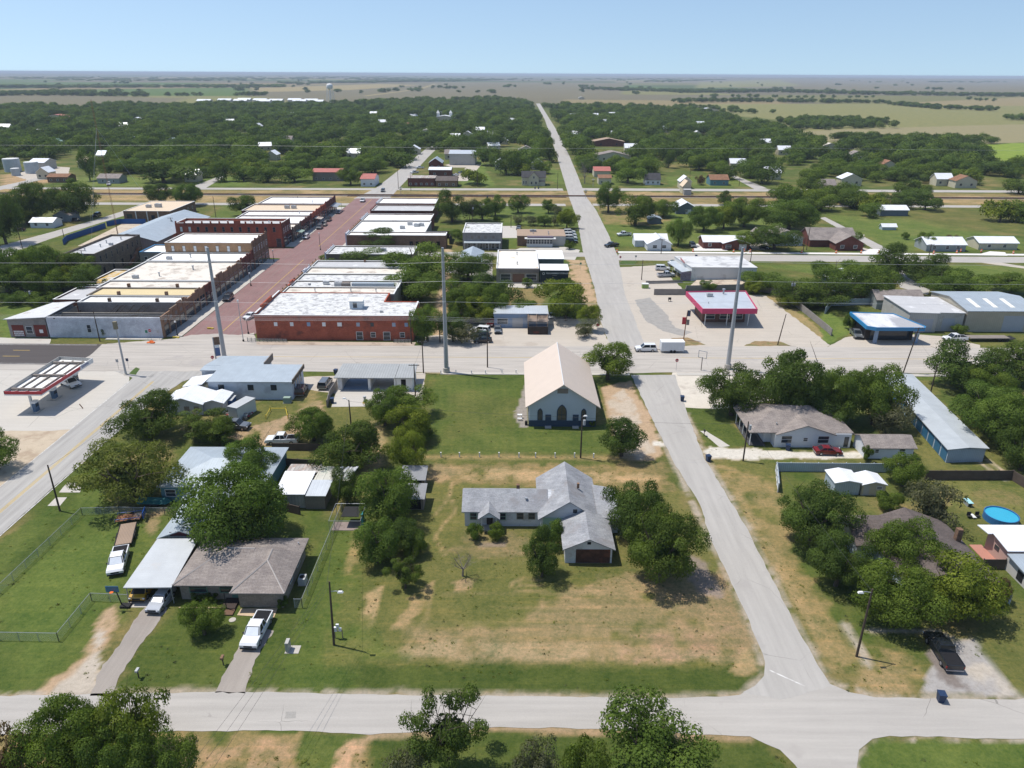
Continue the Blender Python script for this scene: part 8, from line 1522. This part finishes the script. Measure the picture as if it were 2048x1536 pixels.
for key, a in dict(
 ranch=((668, 1290), 1163, 'dark power pole with two lamps between the ranch house and the mown lot', 0, (1.3, -.6), 0), grove=((1713, 1313), 1178, 'wood pole with white street lamp before the lower right oaks', 0, (-1.5, -.5, .95), 0), drive=((1486, 922), 843, 'power pole with transformer by the caliche driveway', 0, None, 1), church=((1161, 916), 832, 'power pole with lamp and transformer at the near edge of the church lawn', 0, (.5, -.3, .97), 1),
 road=((120, 1022), 930, 'bare wood pole beside the main road at left', 0, None, 0), bend=((276, 850), 808, 'double crossarm pole at the road bend', 2, (-1.2, .2, .6), 1), lawnl=((847, 746), 682, 'wood pole at the far left corner of the church lawn', 1, None, 0), wash=((831, 792), 728, 'crossarm pole behind the car wash', 1, None, 0), sign=((975, 735), 660, 'wood pole with meter box on the highway verge', 0, (-.5, -.4, .97), 0),
 east=((1806, 746), 655, 'leaning highway pole with crossarm and big transformer', 2, None, 1), east2=((1860, 790), 728, 'wood pole at the edge of the right thicket', 0, None, 0), pinkl=((1555, 690), 628, 'leaning stub pole on the forecourt of the pink canopy station', 0, None, 0), tri=((200, 683), 622, 'thin wood pole against the white painted wall', 0, None, 0),
 shed=((704, 872), 800, 'wood pole with lamp in the thicket behind the car wash', 0, (-.9, .3, .97), 0), thick=((724, 905), 850, 'short wood pole in the lower thicket', 0, None, 0), brk=((823, 688), 620, 'wood pole at the east end of the red brick building', 0, None, 0), store=((1283, 560), 520, 'stub pole with green box on the corner lot', 0, None, 0), tin=((1580, 612), 562, 'pole with twin transformers by the board fence', 1, None, 2),
 cone=((1322, 508), 478, 'wood pole by the construction cones', 1, None, 0), lane=((1613, 500), 455, 'tall wood pole before the brick gabled house', 0, None, 0), lane2=((1606, 503), 475, 'short wood pole before the brick gabled house', 0, None, 0), cross=((1500, 530), 498, 'wood pole with lamp across the street from the twin gabled house', 0, (-1, 0, .8), 0), right=((1857, 515), 488, 'wood pole at the diagonal lane junction', 1, None, 0), pcorner=((1262, 450), 405, 'wood pole right of the long street before the railway', 0, None, 0),
 rail1=((236, 470), 447, 'short wood pole behind the sand lot', 0, None, 0), west=((45, 498), 455, 'wood pole beside the left side street', 0, None, 0), west2=((130, 483), 458, 'wood pole at the corner of the blue fence', 0, None, 0), ware=((348, 478), 435, 'pole with transformer against the mauve warehouse', 1, None, 1), stone=((175, 560), 500, 'pole rising from the thicket by the stone building', 1, None, 1), roofp=((433, 442), 392, 'pole behind the red brick two-storey building', 0, None, 0), rail2=((598, 420), 392, 'pole rising behind the west storefronts', 0, None, 0), left=((64, 612), 582, 'pole with crossarm above the low growth', 1, None, 1), park=((1022, 455), 430, 'wood pole on the park lawn', 1, None, 0), park2=((945, 452), 410, 'tall wood pole at the back lot of the stores', 1, None, 1), far1=((797, 378), 335, 'wood pole beside the street past the railway', 0, None, 0), far2=((822, 382), 345, 'wood pole at the painted brick building', 0, None, 0), far3=((955, 374), 340, 'wood pole on the lawn beyond the railway', 0, None, 0), far4=((1115, 378), 345, 'wood pole near the farmhouse', 0, None, 0), far5=((1378, 372), 330, 'tall wood pole by the dormer house', 0, None, 0), house2=((1200, 420), 388, 'wood pole beside the tall leafy tree at the crossing', 0, None, 0), far6=((1478, 372), 345, 'wood pole at the teal house', 0, None, 0), alley=((880, 745-60), 640, 'short pole at the alley mouth', 1, (.9, -.4, .8), 0),
).items(): POLES[key] = wood_pole(a[0], a[1], a[2], a[3], a[4], a[5], lean=.12 if key in ('east', 'pinkl') else (.03 if key == 'ranch' else 0))
SP = []
for i, (b, top) in enumerate((((450, 722), 495), ((893, 745), 495), ((1455, 738), 495))):
 x, y = G(*b); h = hgt(x, y, top); t = thing('steel_monopole', ['tall tapered grey steel pole left, behind the white metal building', 'tall tapered grey steel pole at the church lawn, middle one of three', 'tall tapered grey steel pole right, before the broad-leaved trees'][i], 'transmission pole', (x, y, 0), group='tall steel transmission poles')
 MB().tube([(0, 0, 1.2), (0, 0, h*.5), (0, 0, h)], [.52, .40, .27], 12).build('shaft', M['steel'], t, smooth=False); MB().disc((0, 0), .75, 0, 1.2, 14).build('base', M['concrete'], t); MB().tube([(.1, 0, h-1.5), (1.0, -.1, h-1.2)], .05, 5).build('bracket', M['steel'], t); SP.append((x, y, h))
def wire(pts, label, r=.03, m_=None, sag=0.6, name='power_line', n=10):
 mb = MB()
 for i in range(len(pts)-1):
  a, b = Vector(pts[i]), Vector(pts[i+1]); P = [a.lerp(b, k/n)-Vector((0, 0, sag*4*(k/n)*(1-k/n))) for k in range(n+1)]; mb.tube(P, r, 4, cap=False)
 return tag(mb.build(name, m_ or M['wire']), label, 'cable')
for j, (dz, nm) in enumerate(((28, 'topmost'), (66, 'middle'), (107, 'lowest'))):
 pts = []
 x0, y0, _ = SP[0]; zz = [hgt(p[0], p[1], 495+dz) for p in SP]
 pts = [(-175, SP[0][1], zz[0])]+[(p[0]+.5, p[1]-.5, z) for p, z in zip(SP, zz)]+[(175, SP[2][1], zz[2])]
 wire(pts, '%s of the three long bright wires on the tall steel poles' % nm, .018, sag=.5)
wire([(-420, 400, 27.6), (-150, 400, 27.2), (150, 400, 27.2), (420, 400, 27.6)], 'thin bright wire strung high along the railway corridor', .024, sag=.8)
P_ = lambda k, f=.97: (POLES[k][1], POLES[k][2]-.1, POLES[k][3]*f)
for q, z in enumerate((7.4, 7.0, 6.7, 6.4)): wire([(-170, 172.6, z), (-96, 172.6, z), (-24.6, 172.4, z+.1), (22, 171, z), ], 'one of four thin wires across the front of the red brick building', .014, sag=.35)['group'] = 'four low wires over the highway edge'
for a, b, l in (('ranch', 'shed', 'wire from the lamp pole to the thicket'), ('road', 'bend', 'dark wire along the main road'), ('church', 'drive', 'dark wire over the side street'), ('grove', 'drive', 'dark wire above the right verge'), ('church', 'shed', 'dark wire above the church lawn edge'), ('wash', 'lawnl', 'short wire behind the car wash'), ('lawnl', 'sign', 'wire along the church lawn by the highway'), ('east', 'east2', 'wire between the highway pole and the thicket pole')): wire([P_(a), P_(b)], l, .016, M['darkwire'], .5)
for dx in (-.3, 0, .3): wire([(POLES['ranch'][1]+dx, POLES['ranch'][2], POLES['ranch'][3]*.95), (POLES['ranch'][1]-6+dx*4, 40, 8.6)], 'one of three wires running from the lamp pole toward the bottom edge', .014, M['darkwire'], .3)['group'] = 'wires toward the bottom edge'
x, y = G(236, 470); h = 52; t = thing('radio_mast', 'very thin guyed lattice mast behind the sand lot', 'mast', (x, y, 0)); mb = MB()
for k in range(3): a = k*2.094; mb.tube([(.28*math.cos(a), .28*math.sin(a), 0), (.28*math.cos(a), .28*math.sin(a), h)], .04, 4, cap=False)
for i in range(int(h/1.2)):
 a = (i % 3)*2.094; b = a+2.094; mb.tube([(.28*math.cos(a), .28*math.sin(a), i*1.2), (.28*math.cos(b), .28*math.sin(b), i*1.2+1.2)], .03, 3, cap=False)
mb.build('lattice', M['rust'], t)
for k in range(3): a = k*2.094+.5; MB().tube([(0, 0, h*.8), (20*math.cos(a), 20*math.sin(a), 0)], .03, 3).build('guy_wire', M['wire'], t)
def simple(name, label, cat, px, parts, rz=0, group=None, z=.0):
 x, y = G(*px); t = thing(name, label, cat, (x, y, z), rz, group=group)
 for nm, mb, m_ in parts: mb.build(nm, m_, t)
 return t
STOPR = mat('stop_red', (.45, .02, .03), .5, .1); GRN = mat('sign_green', (.03, .2, .12), .5, .1); ORG = mat('traffic_orange', (.75, .16, .03), .6, .1); BIN = mat('navy_plastic', (.02, .04, .09), .5, .15)
def octa(z, r, y): return MB().solid([(r*math.cos(a), y, z+r*math.sin(a)) for a in [math.pi/8+k*math.pi/4 for k in range(8)]]+[(r*math.cos(a), y+.03, z+r*math.sin(a)) for a in [math.pi/8+k*math.pi/4 for k in range(8)]], [tuple(range(8)), tuple(range(15, 7, -1))]+[(k, k+8, (k+1) % 8+8, (k+1) % 8) for k in range(8)])
def stop(px, label, rz=0):
 t = simple('stop_sign', label, 'stop sign', px, [('post', MB().tube([(0, 0, 0), (0, 0, 2.9)], .04, 5), M['steel']), ('sign_plate', octa(2.5, .40, -.05), STOPR)], rz)
 me = text('STOP', .26, (-.31, -.062, 2.40), None, M['white'], 'stop_lettering', bold=.006); me.parent = t; me.location = (-.31, -.062, 2.40)
stop((1352, 741), 'red stop sign where the side street meets the highway'); stop((1240, 528), 'red stop sign at the corner by the cones'); stop((303, 680), 'red stop sign before the white painted wall'); stop((428, 735), 'dark red stop sign beside the tall shop sign', .5); stop((1195, 668), 'stop sign on the corner lot seen from the back', math.pi)
for px, lab, col_ in (((296, 680), 'green topped road sign before the white painted wall', GRN), ((319, 680), 'small dark road sign near the corner of the painted wall', M['steel']), ((238, 740), 'thin grey road sign on the left island', M['steel']), ((258, 738), 'darker road sign on the left island', BIN), ((1161, 540), 'small street name sign by the storage building', GRN), ((1271, 525), 'pair of grey sign plates at the corner island', M['steel'])):
 simple('road_sign', lab, 'sign', px, [('post', MB().tube([(0, 0, 0), (0, 0, 2.6)], .035, 5), M['steel']), ('sign_plate', MB().box(-.3, -.06, 1.9, .3, -.03, 2.6), col_)])
simple('shop_sign', 'tall pole sign with brown and blue panels by the white metal building', 'sign', (436, 742), [('pole', MB().tube([(0, 0, 0), (0, 0, 8.0)], [.16, .12], 8), M['steel']), ('upper_panel', MB().box(.1, -.12, 6.2, 1.3, .12, 8.0), MT['brownbrick']), ('middle_panel', MB().box(.15, -.1, 5.6, 1.1, .1, 6.1), M['white']), ('lower_panel', MB().box(.15, -.1, 3.6, 1.1, .1, 5.5), mat('dull_blue_panel', (.10, .15, .28), .5, .1))], .3)
x, y = G(1367, 685); simple('shop_sign', 'rusty pole sign with red and dark panels at the pink canopy station', 'sign', (1367, 680), [('pole', MB().tube([(0, 0, 0), (.3, 0, 7.5)], [.13, .1], 7), M['rust']), ('red_panel', MB().box(-.8, -.1, 4.2, .1, .1, 6.0), REDF), ('grey_panel', MB().box(.35, -.1, 4.0, 1.0, .1, 5.4), MT['board']), ('top_panel', MB().box(.3, -.12, 6.3, 1.1, .12, 7.8), mat('dark_sign_face', (.05, .06, .1), .5, .2))])
t = simple('empty_sign_frame', 'empty rectangular sign frame on a post by the highway', 'sign', (1402, 741), [('post', MB().tube([(0, 0, 0), (0, 0, 3.2)], .1, 6), MT['board']), ('frame', MB().box(-1, -.05, 3.0, 1, .05, 3.12).box(-1, -.05, 4.6, 1, .05, 4.72).box(-1, -.05, 3.12, -.88, .05, 4.6).box(.88, -.05, 3.12, 1, .05, 4.6), M['steel'])], -.6)
x, y = G(252, 749); hh = hgt(x, y, 653); simple('signal_pole', 'thick grey steel pole with signal box and thin lamp arm at the left junction', 'pole', (252, 749), [('shaft', MB().tube([(0, 0, 0), (0, 0, hh)], [.24, .16], 10), M['steel']), ('signal_box', MB().box(-.45, -.3, hh-.6, .3, .3, hh+1.1), mat('tan_signal_box', (.22, .19, .12), .7, .2)), ('lamp_arm', MB().tube([(0, 0, hh-.2), (1.5, .3, hh+1.6), (2.2, .4, hh+1.7)], .05, 5), M['steel']), ('base', MB().disc((0, 0), .5, 0, .15), M['concrete'])])
flat("grass_island", [(258, 748), (272, 735), (280, 738), (272, 750)], .065, mat("island_grass", (.06, .10, .02), .95, .3, fine=5), jit=.1)
flat("grass_verge", [(1238, 527), (1245, 521), (1275, 523), (1268, 530)], .05, mat("island_grass", (.06, .10, .02)), jit=.1)
for px, top, lab in (((487, 683), 603, 'slim grey street lamp at the corner of the red brick building'), ((497, 668), 640, 'short dark ornamental lamp by the red brick corner'), ((641, 500), 468, 'twin-headed lamp on the east kerb of the brick street'), ((548, 524), 502, 'dark ornamental lamp at the tan two-storey corner'), ((502, 572), 548, 'ornamental lamp on the west kerb'), ((355, 672), 645, 'ornamental round-headed lamp by the burned-out storefront')):
 x, y = G(*px); hh = hgt(x, y, top); simple('street_lamp', lab, 'street lamp', px, [('post', MB().tube([(0, 0, 0), (0, 0, hh)], [.11, .07], 7), M['black'] if 'slim' not in lab else M['steel']), ('lamp_globe', MB().disc((0, 0), .22, hh, hh+.4, 10), M['white']), ('base', MB().disc((0, 0), .22, 0, .5, 10), M['black'])])
cone_p = None
for i, px in enumerate(((1234, 505), (1386, 504), (1467, 505), (1488, 504), (1500, 505), (1603, 506), (1672, 507), (1722, 507), (1757, 507), (1867, 508), (1913, 507), (1921, 504), (1962, 505), (2026, 508))):
 x, y = G(*px)
 if cone_p is None:
  cone_p = thing('traffic_barrel', 'orange traffic barrel on the fresh concrete kerb', 'traffic barrel', (x, y, .1), group='orange barrels along the new kerb'); MB().tube([(0, 0, .08), (0, 0, 1.1)], [.32, .24], 12).build('barrel', ORG, cone_p); MB().tube([(0, 0, .55), (0, 0, .75)], [.31, .295], 12).build('stripe', M['white'], cone_p); MB().disc((0, 0), .42, 0, .08, 12).build('base', M['black'], cone_p)
 else: copy_thing(cone_p, (x, y, .1))
def tbin(px, lab, rz=0): simple('wheelie_bin', lab, 'bin', px, [('bin_body', MB().solid([(-.28, -.3, 0), (.28, -.3, 0), (.28, .3, 0), (-.28, .3, 0), (-.38, -.42, 1.05), (.38, -.42, 1.05), (.38, .4, 1.05), (-.38, .4, 1.05)], [(3, 2, 1, 0), (4, 5, 6, 7), (0, 1, 5, 4), (1, 2, 6, 5), (2, 3, 7, 6), (3, 0, 4, 7)]), BIN), ('lid', MB().box(-.4, -.46, 1.05, .4, .44, 1.14), BIN)], rz)
for px, lab in (((1364, 802), 'navy bin on the gravel where the side street widens'), ((1416, 922), 'navy bin at the mouth of the caliche driveway'), ((1880, 1402), 'navy bin at the bottom right driveway'), ((665, 806), 'dark bin in the corner of the car wash slab'), ((672, 748), 'dark bin left of the car wash'), ((1575, 900), 'green-grey bin against the wall of the gray-roofed house'), ((1392, 516), 'dark bin among the orange barrels')): tbin(px, lab, trnd.uniform(-.3, .3))
for px, lab, m_ in (((278, 1356), 'pale mailbox on a post by the long driveway', M['ac']), ((447, 1330), 'small mailbox at the short gravel drive', MT['brownbrick']), ((1408, 872), 'black mailbox on the lawn by the side street', M['black']), ((1391, 1078), 'black mailbox frame beside the dark trees', M['black'])):
 simple('mailbox', lab, 'mailbox', px, [('post', MB().box(-.05, -.05, 0, .05, .05, 1.0), M['wood_pole']), ('box', MB().box(-.14, -.3, 1.0, .14, .3, 1.25), m_)])
pp = None
for row, pts in (('far', [(882, 748), (912, 748), (943, 748), (971, 748), (1004, 747), (1032, 747)]), ('near', [(842, 914), (882, 914), (919, 914), (959, 914), (998, 914), (1038, 915), (1071, 915), (1110, 915), (1149, 915), (1187, 916)])):
 for px in pts:
  x, y = G(*px); lab = 'short white post in the row along the %s edge of the church lawn' % row; gp = '%s row of white lawn posts' % row
  if pp is None: pp = tag(MB().box(-.09, -.09, 0, .09, .09, .85).box(-.11, -.11, .85, .11, .11, .92).build('lawn_post', M['white']), lab, 'post', gp); pp.location = (x, y, 0)
  else: c = pp.copy(); COL.objects.link(c); c.location = (x, y, 0); c['label'] = lab; c['group'] = gp
def link_mat():
 m, nt, bs = _t("chain_link_mesh"); tc = N(nt, "ShaderNodeTexCoord"); sp = N(nt, "ShaderNodeSeparateXYZ"); nt.links.new(tc.outputs["Object"], sp.inputs[0]); s = math_(nt, 'ADD', sp.outputs[0], sp.outputs[1])
 a = math_(nt, 'LESS_THAN', math_(nt, 'FRACT', math_(nt, 'MULTIPLY', math_(nt, 'ADD', s, sp.outputs[2]), 8)), .13); b = math_(nt, 'LESS_THAN', math_(nt, 'FRACT', math_(nt, 'MULTIPLY', math_(nt, 'SUBTRACT', s, sp.outputs[2]), 8)), .13)
 bs.inputs["Base Color"].default_value = (.42, .44, .42, 1); bs.inputs["Roughness"].default_value = .5; nt.links.new(math_(nt, 'MAXIMUM', a, b), bs.inputs["Alpha"]); return m
LINK = link_mat()
def chain(pts, lab, h=1.25, px=True):
 P = W(pts) if px else pts; t = thing('chain_link_fence', lab, 'fence', (*P[0], 0)); mb = MB(); fr = MB()
 for i in range(len(P)-1):
  a, b = Vector(P[i]), Vector(P[i+1]); mb.face([(a.x, a.y, .02), (b.x, b.y, .02), (b.x, b.y, h), (a.x, a.y, h)]); fr.tube([(a.x, a.y, h), (b.x, b.y, h)], .03, 5); L = (b-a).length; n = max(1, round(L/2.6))
  for k in range(n+1): p = a.lerp(b, k/n); fr.tube([(p.x, p.y, 0), (p.x, p.y, h+.05)], .035 if k % n else .05, 5)
 part(mb, 'wire_mesh', LINK, t); part(fr, 'frame', M['steel'], t)
chain([(-60, 1240), (0, 1187), (165, 1030), (240, 1028), (330, 1030), (375, 1030)], 'long chain link fence between the lawn and the main road'); chain([(-60, 1282), (0, 1281), (118, 1283), (184, 1202), (258, 1205)], 'chain link fence along the front of the left lawn'); chain([(590, 1216), (605, 1216), (685, 1022)], 'chain link fence right of the ranch house', 1.4)
fence('wood_fence', 'dark board fence behind the white crew cab pickup', [G(545, 900), G(640, 902)], 1.4, WOODF); fence('wood_fence', 'dark board fence above the patched tin shed', [G(548, 930), G(645, 935)], 1.4, WOODF); fence('wood_fence', 'short board fence at the side of the tin shed', [G(560, 1020), G(600, 1030)], 1.5, WOODF); fence('wood_fence', 'leaning board fence left of the car wash slab', [G(655, 815), G(660, 795), G(675, 772)], 1.6, GREYF); fence('wood_fence', 'weathered rail fence beside the white sheds', [G(338, 815), G(362, 790), G(378, 790)], 1.2, WOODF)
BLUET = mat('blue_tarp_fence', (.01, .07, .24), .7, .15); fence('blue_tarp_fence', 'bright blue tarp fence along the sand lot, long left run', [G(128, 490), G(135, 482), G(212, 456)], 2.2, BLUET); fence('blue_tarp_fence', 'bright blue tarp fence at the back of the sand lot', [G(215, 453), G(240, 448), G(292, 448)], 2.2, BLUET)
t = fence('iron_fence', 'black iron railing at the west corner of the red brick building', [(-66, 174.2), (-56, 173.6)], 1.0, LINK, M['black'], 1.0, .02); fence('iron_fence', 'black iron railing at the east end of the red brick building', [(-29.5, 173.8), (-25, 173.8)], 1.0, LINK, M['black'], .9, .02)
t = thing('pipe_barrier', 'low yellow pipe barrier beside the cargo container', 'barrier', (*G(550, 835), 0)); mb = MB(); PP = W([(532, 838), (541, 822), (572, 822), (576, 838)])
for i, p in enumerate(PP): mb.tube([(*p, 0), (*p, .9)], .08, 6); (mb.tube([(*p, .6), (*PP[i+1], .6)], .06, 6) if i < 3 else None)
part(mb, 'pipes', mat('yellow_pipe', (.6, .45, .05), .6, .15), t)
jr = random.Random(3); t = thing('junk_pile', 'heap of coloured scrap between the white sheds and the container', 'junk pile', (*G(478, 830), 0)); x0, y0 = G(478, 832)
for j, (m_, n_) in enumerate(((MT['board'], 40), (M['white'], 16), (mat('red_scrap', (.3, .05, .05), .7, .2), 10), (mat('green_scrap', (.08, .2, .14), .7, .2), 9), (M['rust'], 25))):
 mb = MB()
 for i in range(n_):
  r = jr.random()*2.6; a = jr.uniform(0, 6.28); x = x0+r*math.cos(a); y = y0+r*math.sin(a); s = jr.uniform(.15, .45); z = max(0, 1.5-r*.5)*jr.random(); c, q = math.cos(a), math.sin(a)
  P4 = [(x+(u*c-w_*q)*s, y+(u*q+w_*c)*s) for u, w_ in ((-1, -.5), (1, -.5), (1, .5), (-1, .5))]; mb.prism(P4, z, z+s*jr.uniform(.3, 1.2))
 part(mb, ['scrap_boards', 'white_scrap', 'red_scrap', 'green_scrap', 'rusty_scrap'][j], m_, t)
t = thing('blue_storage_bin', 'dark blue tarp covered stack beside the white sheds', 'storage stack', (*G(457, 815), 0)); part(MB().box(G(457, 815)[0]-1, G(457, 815)[1]-.5, 0, G(457, 815)[0]+1, G(457, 815)[1]+2, 1.7), 'stack', BLUET, t); part(MB().box(G(457, 815)[0]-1.1, G(457, 815)[1]-.6, 1.7, G(457, 815)[0]+1.1, G(457, 815)[1]+2.1, 1.8), 'cover', M['ac'], t)
simple('utility_cabinet', 'tall pale green utility cabinet on a slab in the ranch house lawn', 'utility cabinet', (577, 1300), [('cabinet', MB().box(-.2, -.45, .05, .2, .45, 1.35), MT['greymetal']), ('slab', MB().box(-.3, -.6, 0, 1.3, .7, .05), M['concrete'])])
simple('air_conditioner', 'boxy pale air conditioner beside the ranch house wall', 'air conditioner', (606, 1166), [('casing', MB().box(-.45, -.6, .1, .45, .6, 1.0), M['ac']), ('fan_grille', MB().disc((0, 0), .35, 1.0, 1.06), M['black']), ('pad', MB().box(-.5, -.65, 0, .5, .65, .1), M['concrete'])])
simple('utility_cabinet', 'low olive electrical box behind the white metal building', 'utility cabinet', (575, 805), [('cabinet', MB().box(-.7, -.5, .1, .7, .5, 1.2), MT['greenaw']), ('slab', MB().box(-.8, -.6, 0, .8, .6, .1), M['concrete'])])
x, y = G(245, 1212); t = thing('basketball_hoop', 'basketball hoop with blue glass backboard by the carport', 'basketball hoop', (x, y, 0)); MB().tube([(0, 0, 0), (-.3, -.2, 3.0)], .07, 6).build('pole', M['black'], t); MB().box(-1.2, -.6, 2.6, .4, -.55, 3.5).build('backboard', mat('blue_backboard', (.06, .16, .26), .3, .3), t); MB().disc((-.4, -.85), .23, 2.75, 2.8).build('rim', ORG, t); MB().box(-.1, -.5, 0, 1.1, .3, .3).build('base', M['black'], t)
t = simple('meter_rack', 'cluster of white meter boxes on wood posts beside the lamp pole', 'meter rack', (678, 1276), [('posts', MB().box(-.5, -.05, 0, -.4, .05, 1.2).box(.4, -.05, 0, .5, .05, 1.2).box(-.5, -.04, 1.0, .5, .04, 1.1), mat('pale_posts', (.3, .24, .16), .9, .1)), ('meter_boxes', MB().box(-.45, -.2, 1.1, -.1, .05, 1.7).box(.1, -.2, 1.15, .4, .05, 1.55).box(-.2, -.15, 1.7, .15, .05, 2.1), M['white'])])
simple('concrete_cover', 'round pale concrete cover in the ranch house lawn', 'cover', (465, 1240), [('cover', MB().disc((0, 0), .42, 0, .06), M['concrete'])])
flat("concrete_slab", [(95, 1012), (112, 995), (134, 995), (120, 1012)], .03, CONC)
flat("concrete_slab", [(118, 985), (135, 965), (165, 968), (160, 985)], .02, CONC, jit=.1)
t = thing('covered_boat', 'teal tarp covered boat in the shade of the feathery tree', 'boat', (*G(310, 1008), 0)); x, y = G(310, 1008); mb = MB(); mb.solid([(x-2.4, y-.9, .5), (x+2.2, y-.9, .5), (x+2.8, y, .5), (x+2.2, y+.9, .5), (x-2.4, y+.9, .5), (x-2.2, y, 1.3), (x+2.2, y, 1.15)], [(0, 1, 6, 5), (1, 2, 6), (2, 3, 6), (3, 4, 5, 6), (4, 0, 5), (4, 3, 2, 1, 0)]); part(mb, 'tarp_cover', mat('teal_tarp', (.02, .13, .13), .6, .15), t); part(MB().box(x-1, y-.9, .1, x+1, y+.9, .5), 'boat_trailer', M['black'], t)
x, y = G(1935, 1010); t = thing('garden_table', 'pale blue folding table on the lawn beside the pool', 'table', (x, y, 0)); part(MB().box(x-.4, y-.8, .7, x+.4, y+.8, .76), 'table_top', mat('aqua_table', (.35, .6, .62), .4, .05), t)
for dx in (-.3, .3): part(MB().box(x+dx-.04, y-.6, 0, x+dx+.04, y+.6, .7), 'leg', M['steel'], t)
x, y = G(1945, 1035); t = thing('garden_furniture', 'jumble of dark chairs and pale parasol parts by the pool', 'garden chairs', (x, y, 0)); part(MB().box(x-.9, y-.4, .3, x-.3, y+.2, .4).box(x-.9, y+.1, .4, x-.3, y+.2, .9).box(x+.4, y-.3, .3, x+1, y+.3, .4).box(x+.4, y+.2, .4, x+1, y+.3, .9), 'chairs', M['black'], t); part(MB().box(x-.2, y-.5, .2, x+.3, y+.6, .3), 'loose_panel', M['trim'], t)
for px, lab in (((352, 676), 'yellow tipped barrier on the kerb before the burned-out storefront'), ((421, 658), 'yellow tipped barrier lying in the middle of the brick street')):
 x, y = G(*px); t = thing('fallen_barrier', lab, 'barrier', (x, y, .06)); MB().box(-.8, -.15, 0, .2, .15, .35).build('barrier_rail', mat('yellow_pipe', (.6, .45, .05)), t); MB().box(.25, -.3, 0, .8, .25, .25).build('barrier_foot', mat('yellow_pipe', (.6, .45, .05)), t)
simple('orange_debris', 'heap of orange barrier netting on the grass before the painted wall', 'debris', (302, 686), [('netting', MB().box(-.9, -.4, 0, .3, .4, .25).box(.1, -.6, 0, 1, .1, .35).box(-.3, -.1, .25, .5, .4, .5), ORG)])
simple('dumpster', 'green and white skip on the corner lot before the white store', 'skip', (1290, 576), [('body', MB().box(-1, -.7, 0, 1, .7, 1.3), mat('lime_green_box', (.25, .36, .1), .6, .15)), ('lid', MB().box(-1.05, -.75, 1.3, 1.05, .75, 1.5), M['white'])])
fence('wood_fence', 'low rusty fence between the white store car park and the station', [G(1292, 568), G(1365, 566)], 1.0, GREYF)
flat("dry_verge", [(1328, 693), (1345, 676), (1375, 675), (1412, 690)], .02, mat('dry_verge', (.26, .18, .09), .95, .3, fine=5, stain=(.14, .14, .05), stain_amt=.4), jit=.2); flat("dry_verge", [(1488, 692), (1510, 682), (1560, 683), (1582, 692)], .02, mat('dry_verge', (.3, .2, .1)), jit=.2)
tag(MB().prism(W([(1380, 572), (1400, 558), (1450, 557), (1490, 568), (1470, 578), (1400, 580)]), .0, [0.05, .8, .9, .6, .1, .05]).build('sand_heap', mat("pale_sand", (.5, .42, .32))), 'low heap of pale sand behind the pink canopy station', 'sand heap')
simple('black_drum', 'dark patio barbecue on the forecourt left of the pink canopy', 'barbecue', (1339, 603), [('drum', MB().tube([(-.4, 0, .9), (.4, 0, .9)], .35, 10), M['black']), ('legs', MB().box(-.35, -.2, 0, -.28, .2, .7).box(.28, -.2, 0, .35, .2, .7), M['black'])])
simple('relay_cabinet', 'pale railway relay cabinet beside the track right of the crossing', 'cabinet', (1374, 390), [('cabinet', MB().box(-2, -1, 0, 2, 1, 3), MT['greymetal']), ('roof', MB().box(-2.2, -1.2, 3, 2.2, 1.2, 3.2), M['white'])])
for i, px in enumerate(((700+102, 391), (1171, 397), (1186, 374))):
 simple('crossing_signal', ['railway crossing signal at the main street crossing', 'railway crossing signal left of the long street', 'railway crossing signal past the long street'][i], 'crossing signal', px, [('mast', MB().tube([(0, 0, 0), (0, 0, 5)], .12, 6), M['steel']), ('crossbuck', MB().box(-.9, -.1, 4.2, .9, -.02, 4.45), M['white']), ('lights', MB().box(-.7, -.14, 3.2, .7, -.04, 3.6), M['black'])])
for i, px in enumerate(((1070, 378), (1077, 378), (975, 396))): tbin(px, ['left dark bin by the farmhouse lane', 'right dark bin by the farmhouse lane', 'dark bin south of the railway'][i])
print('bytes ok')
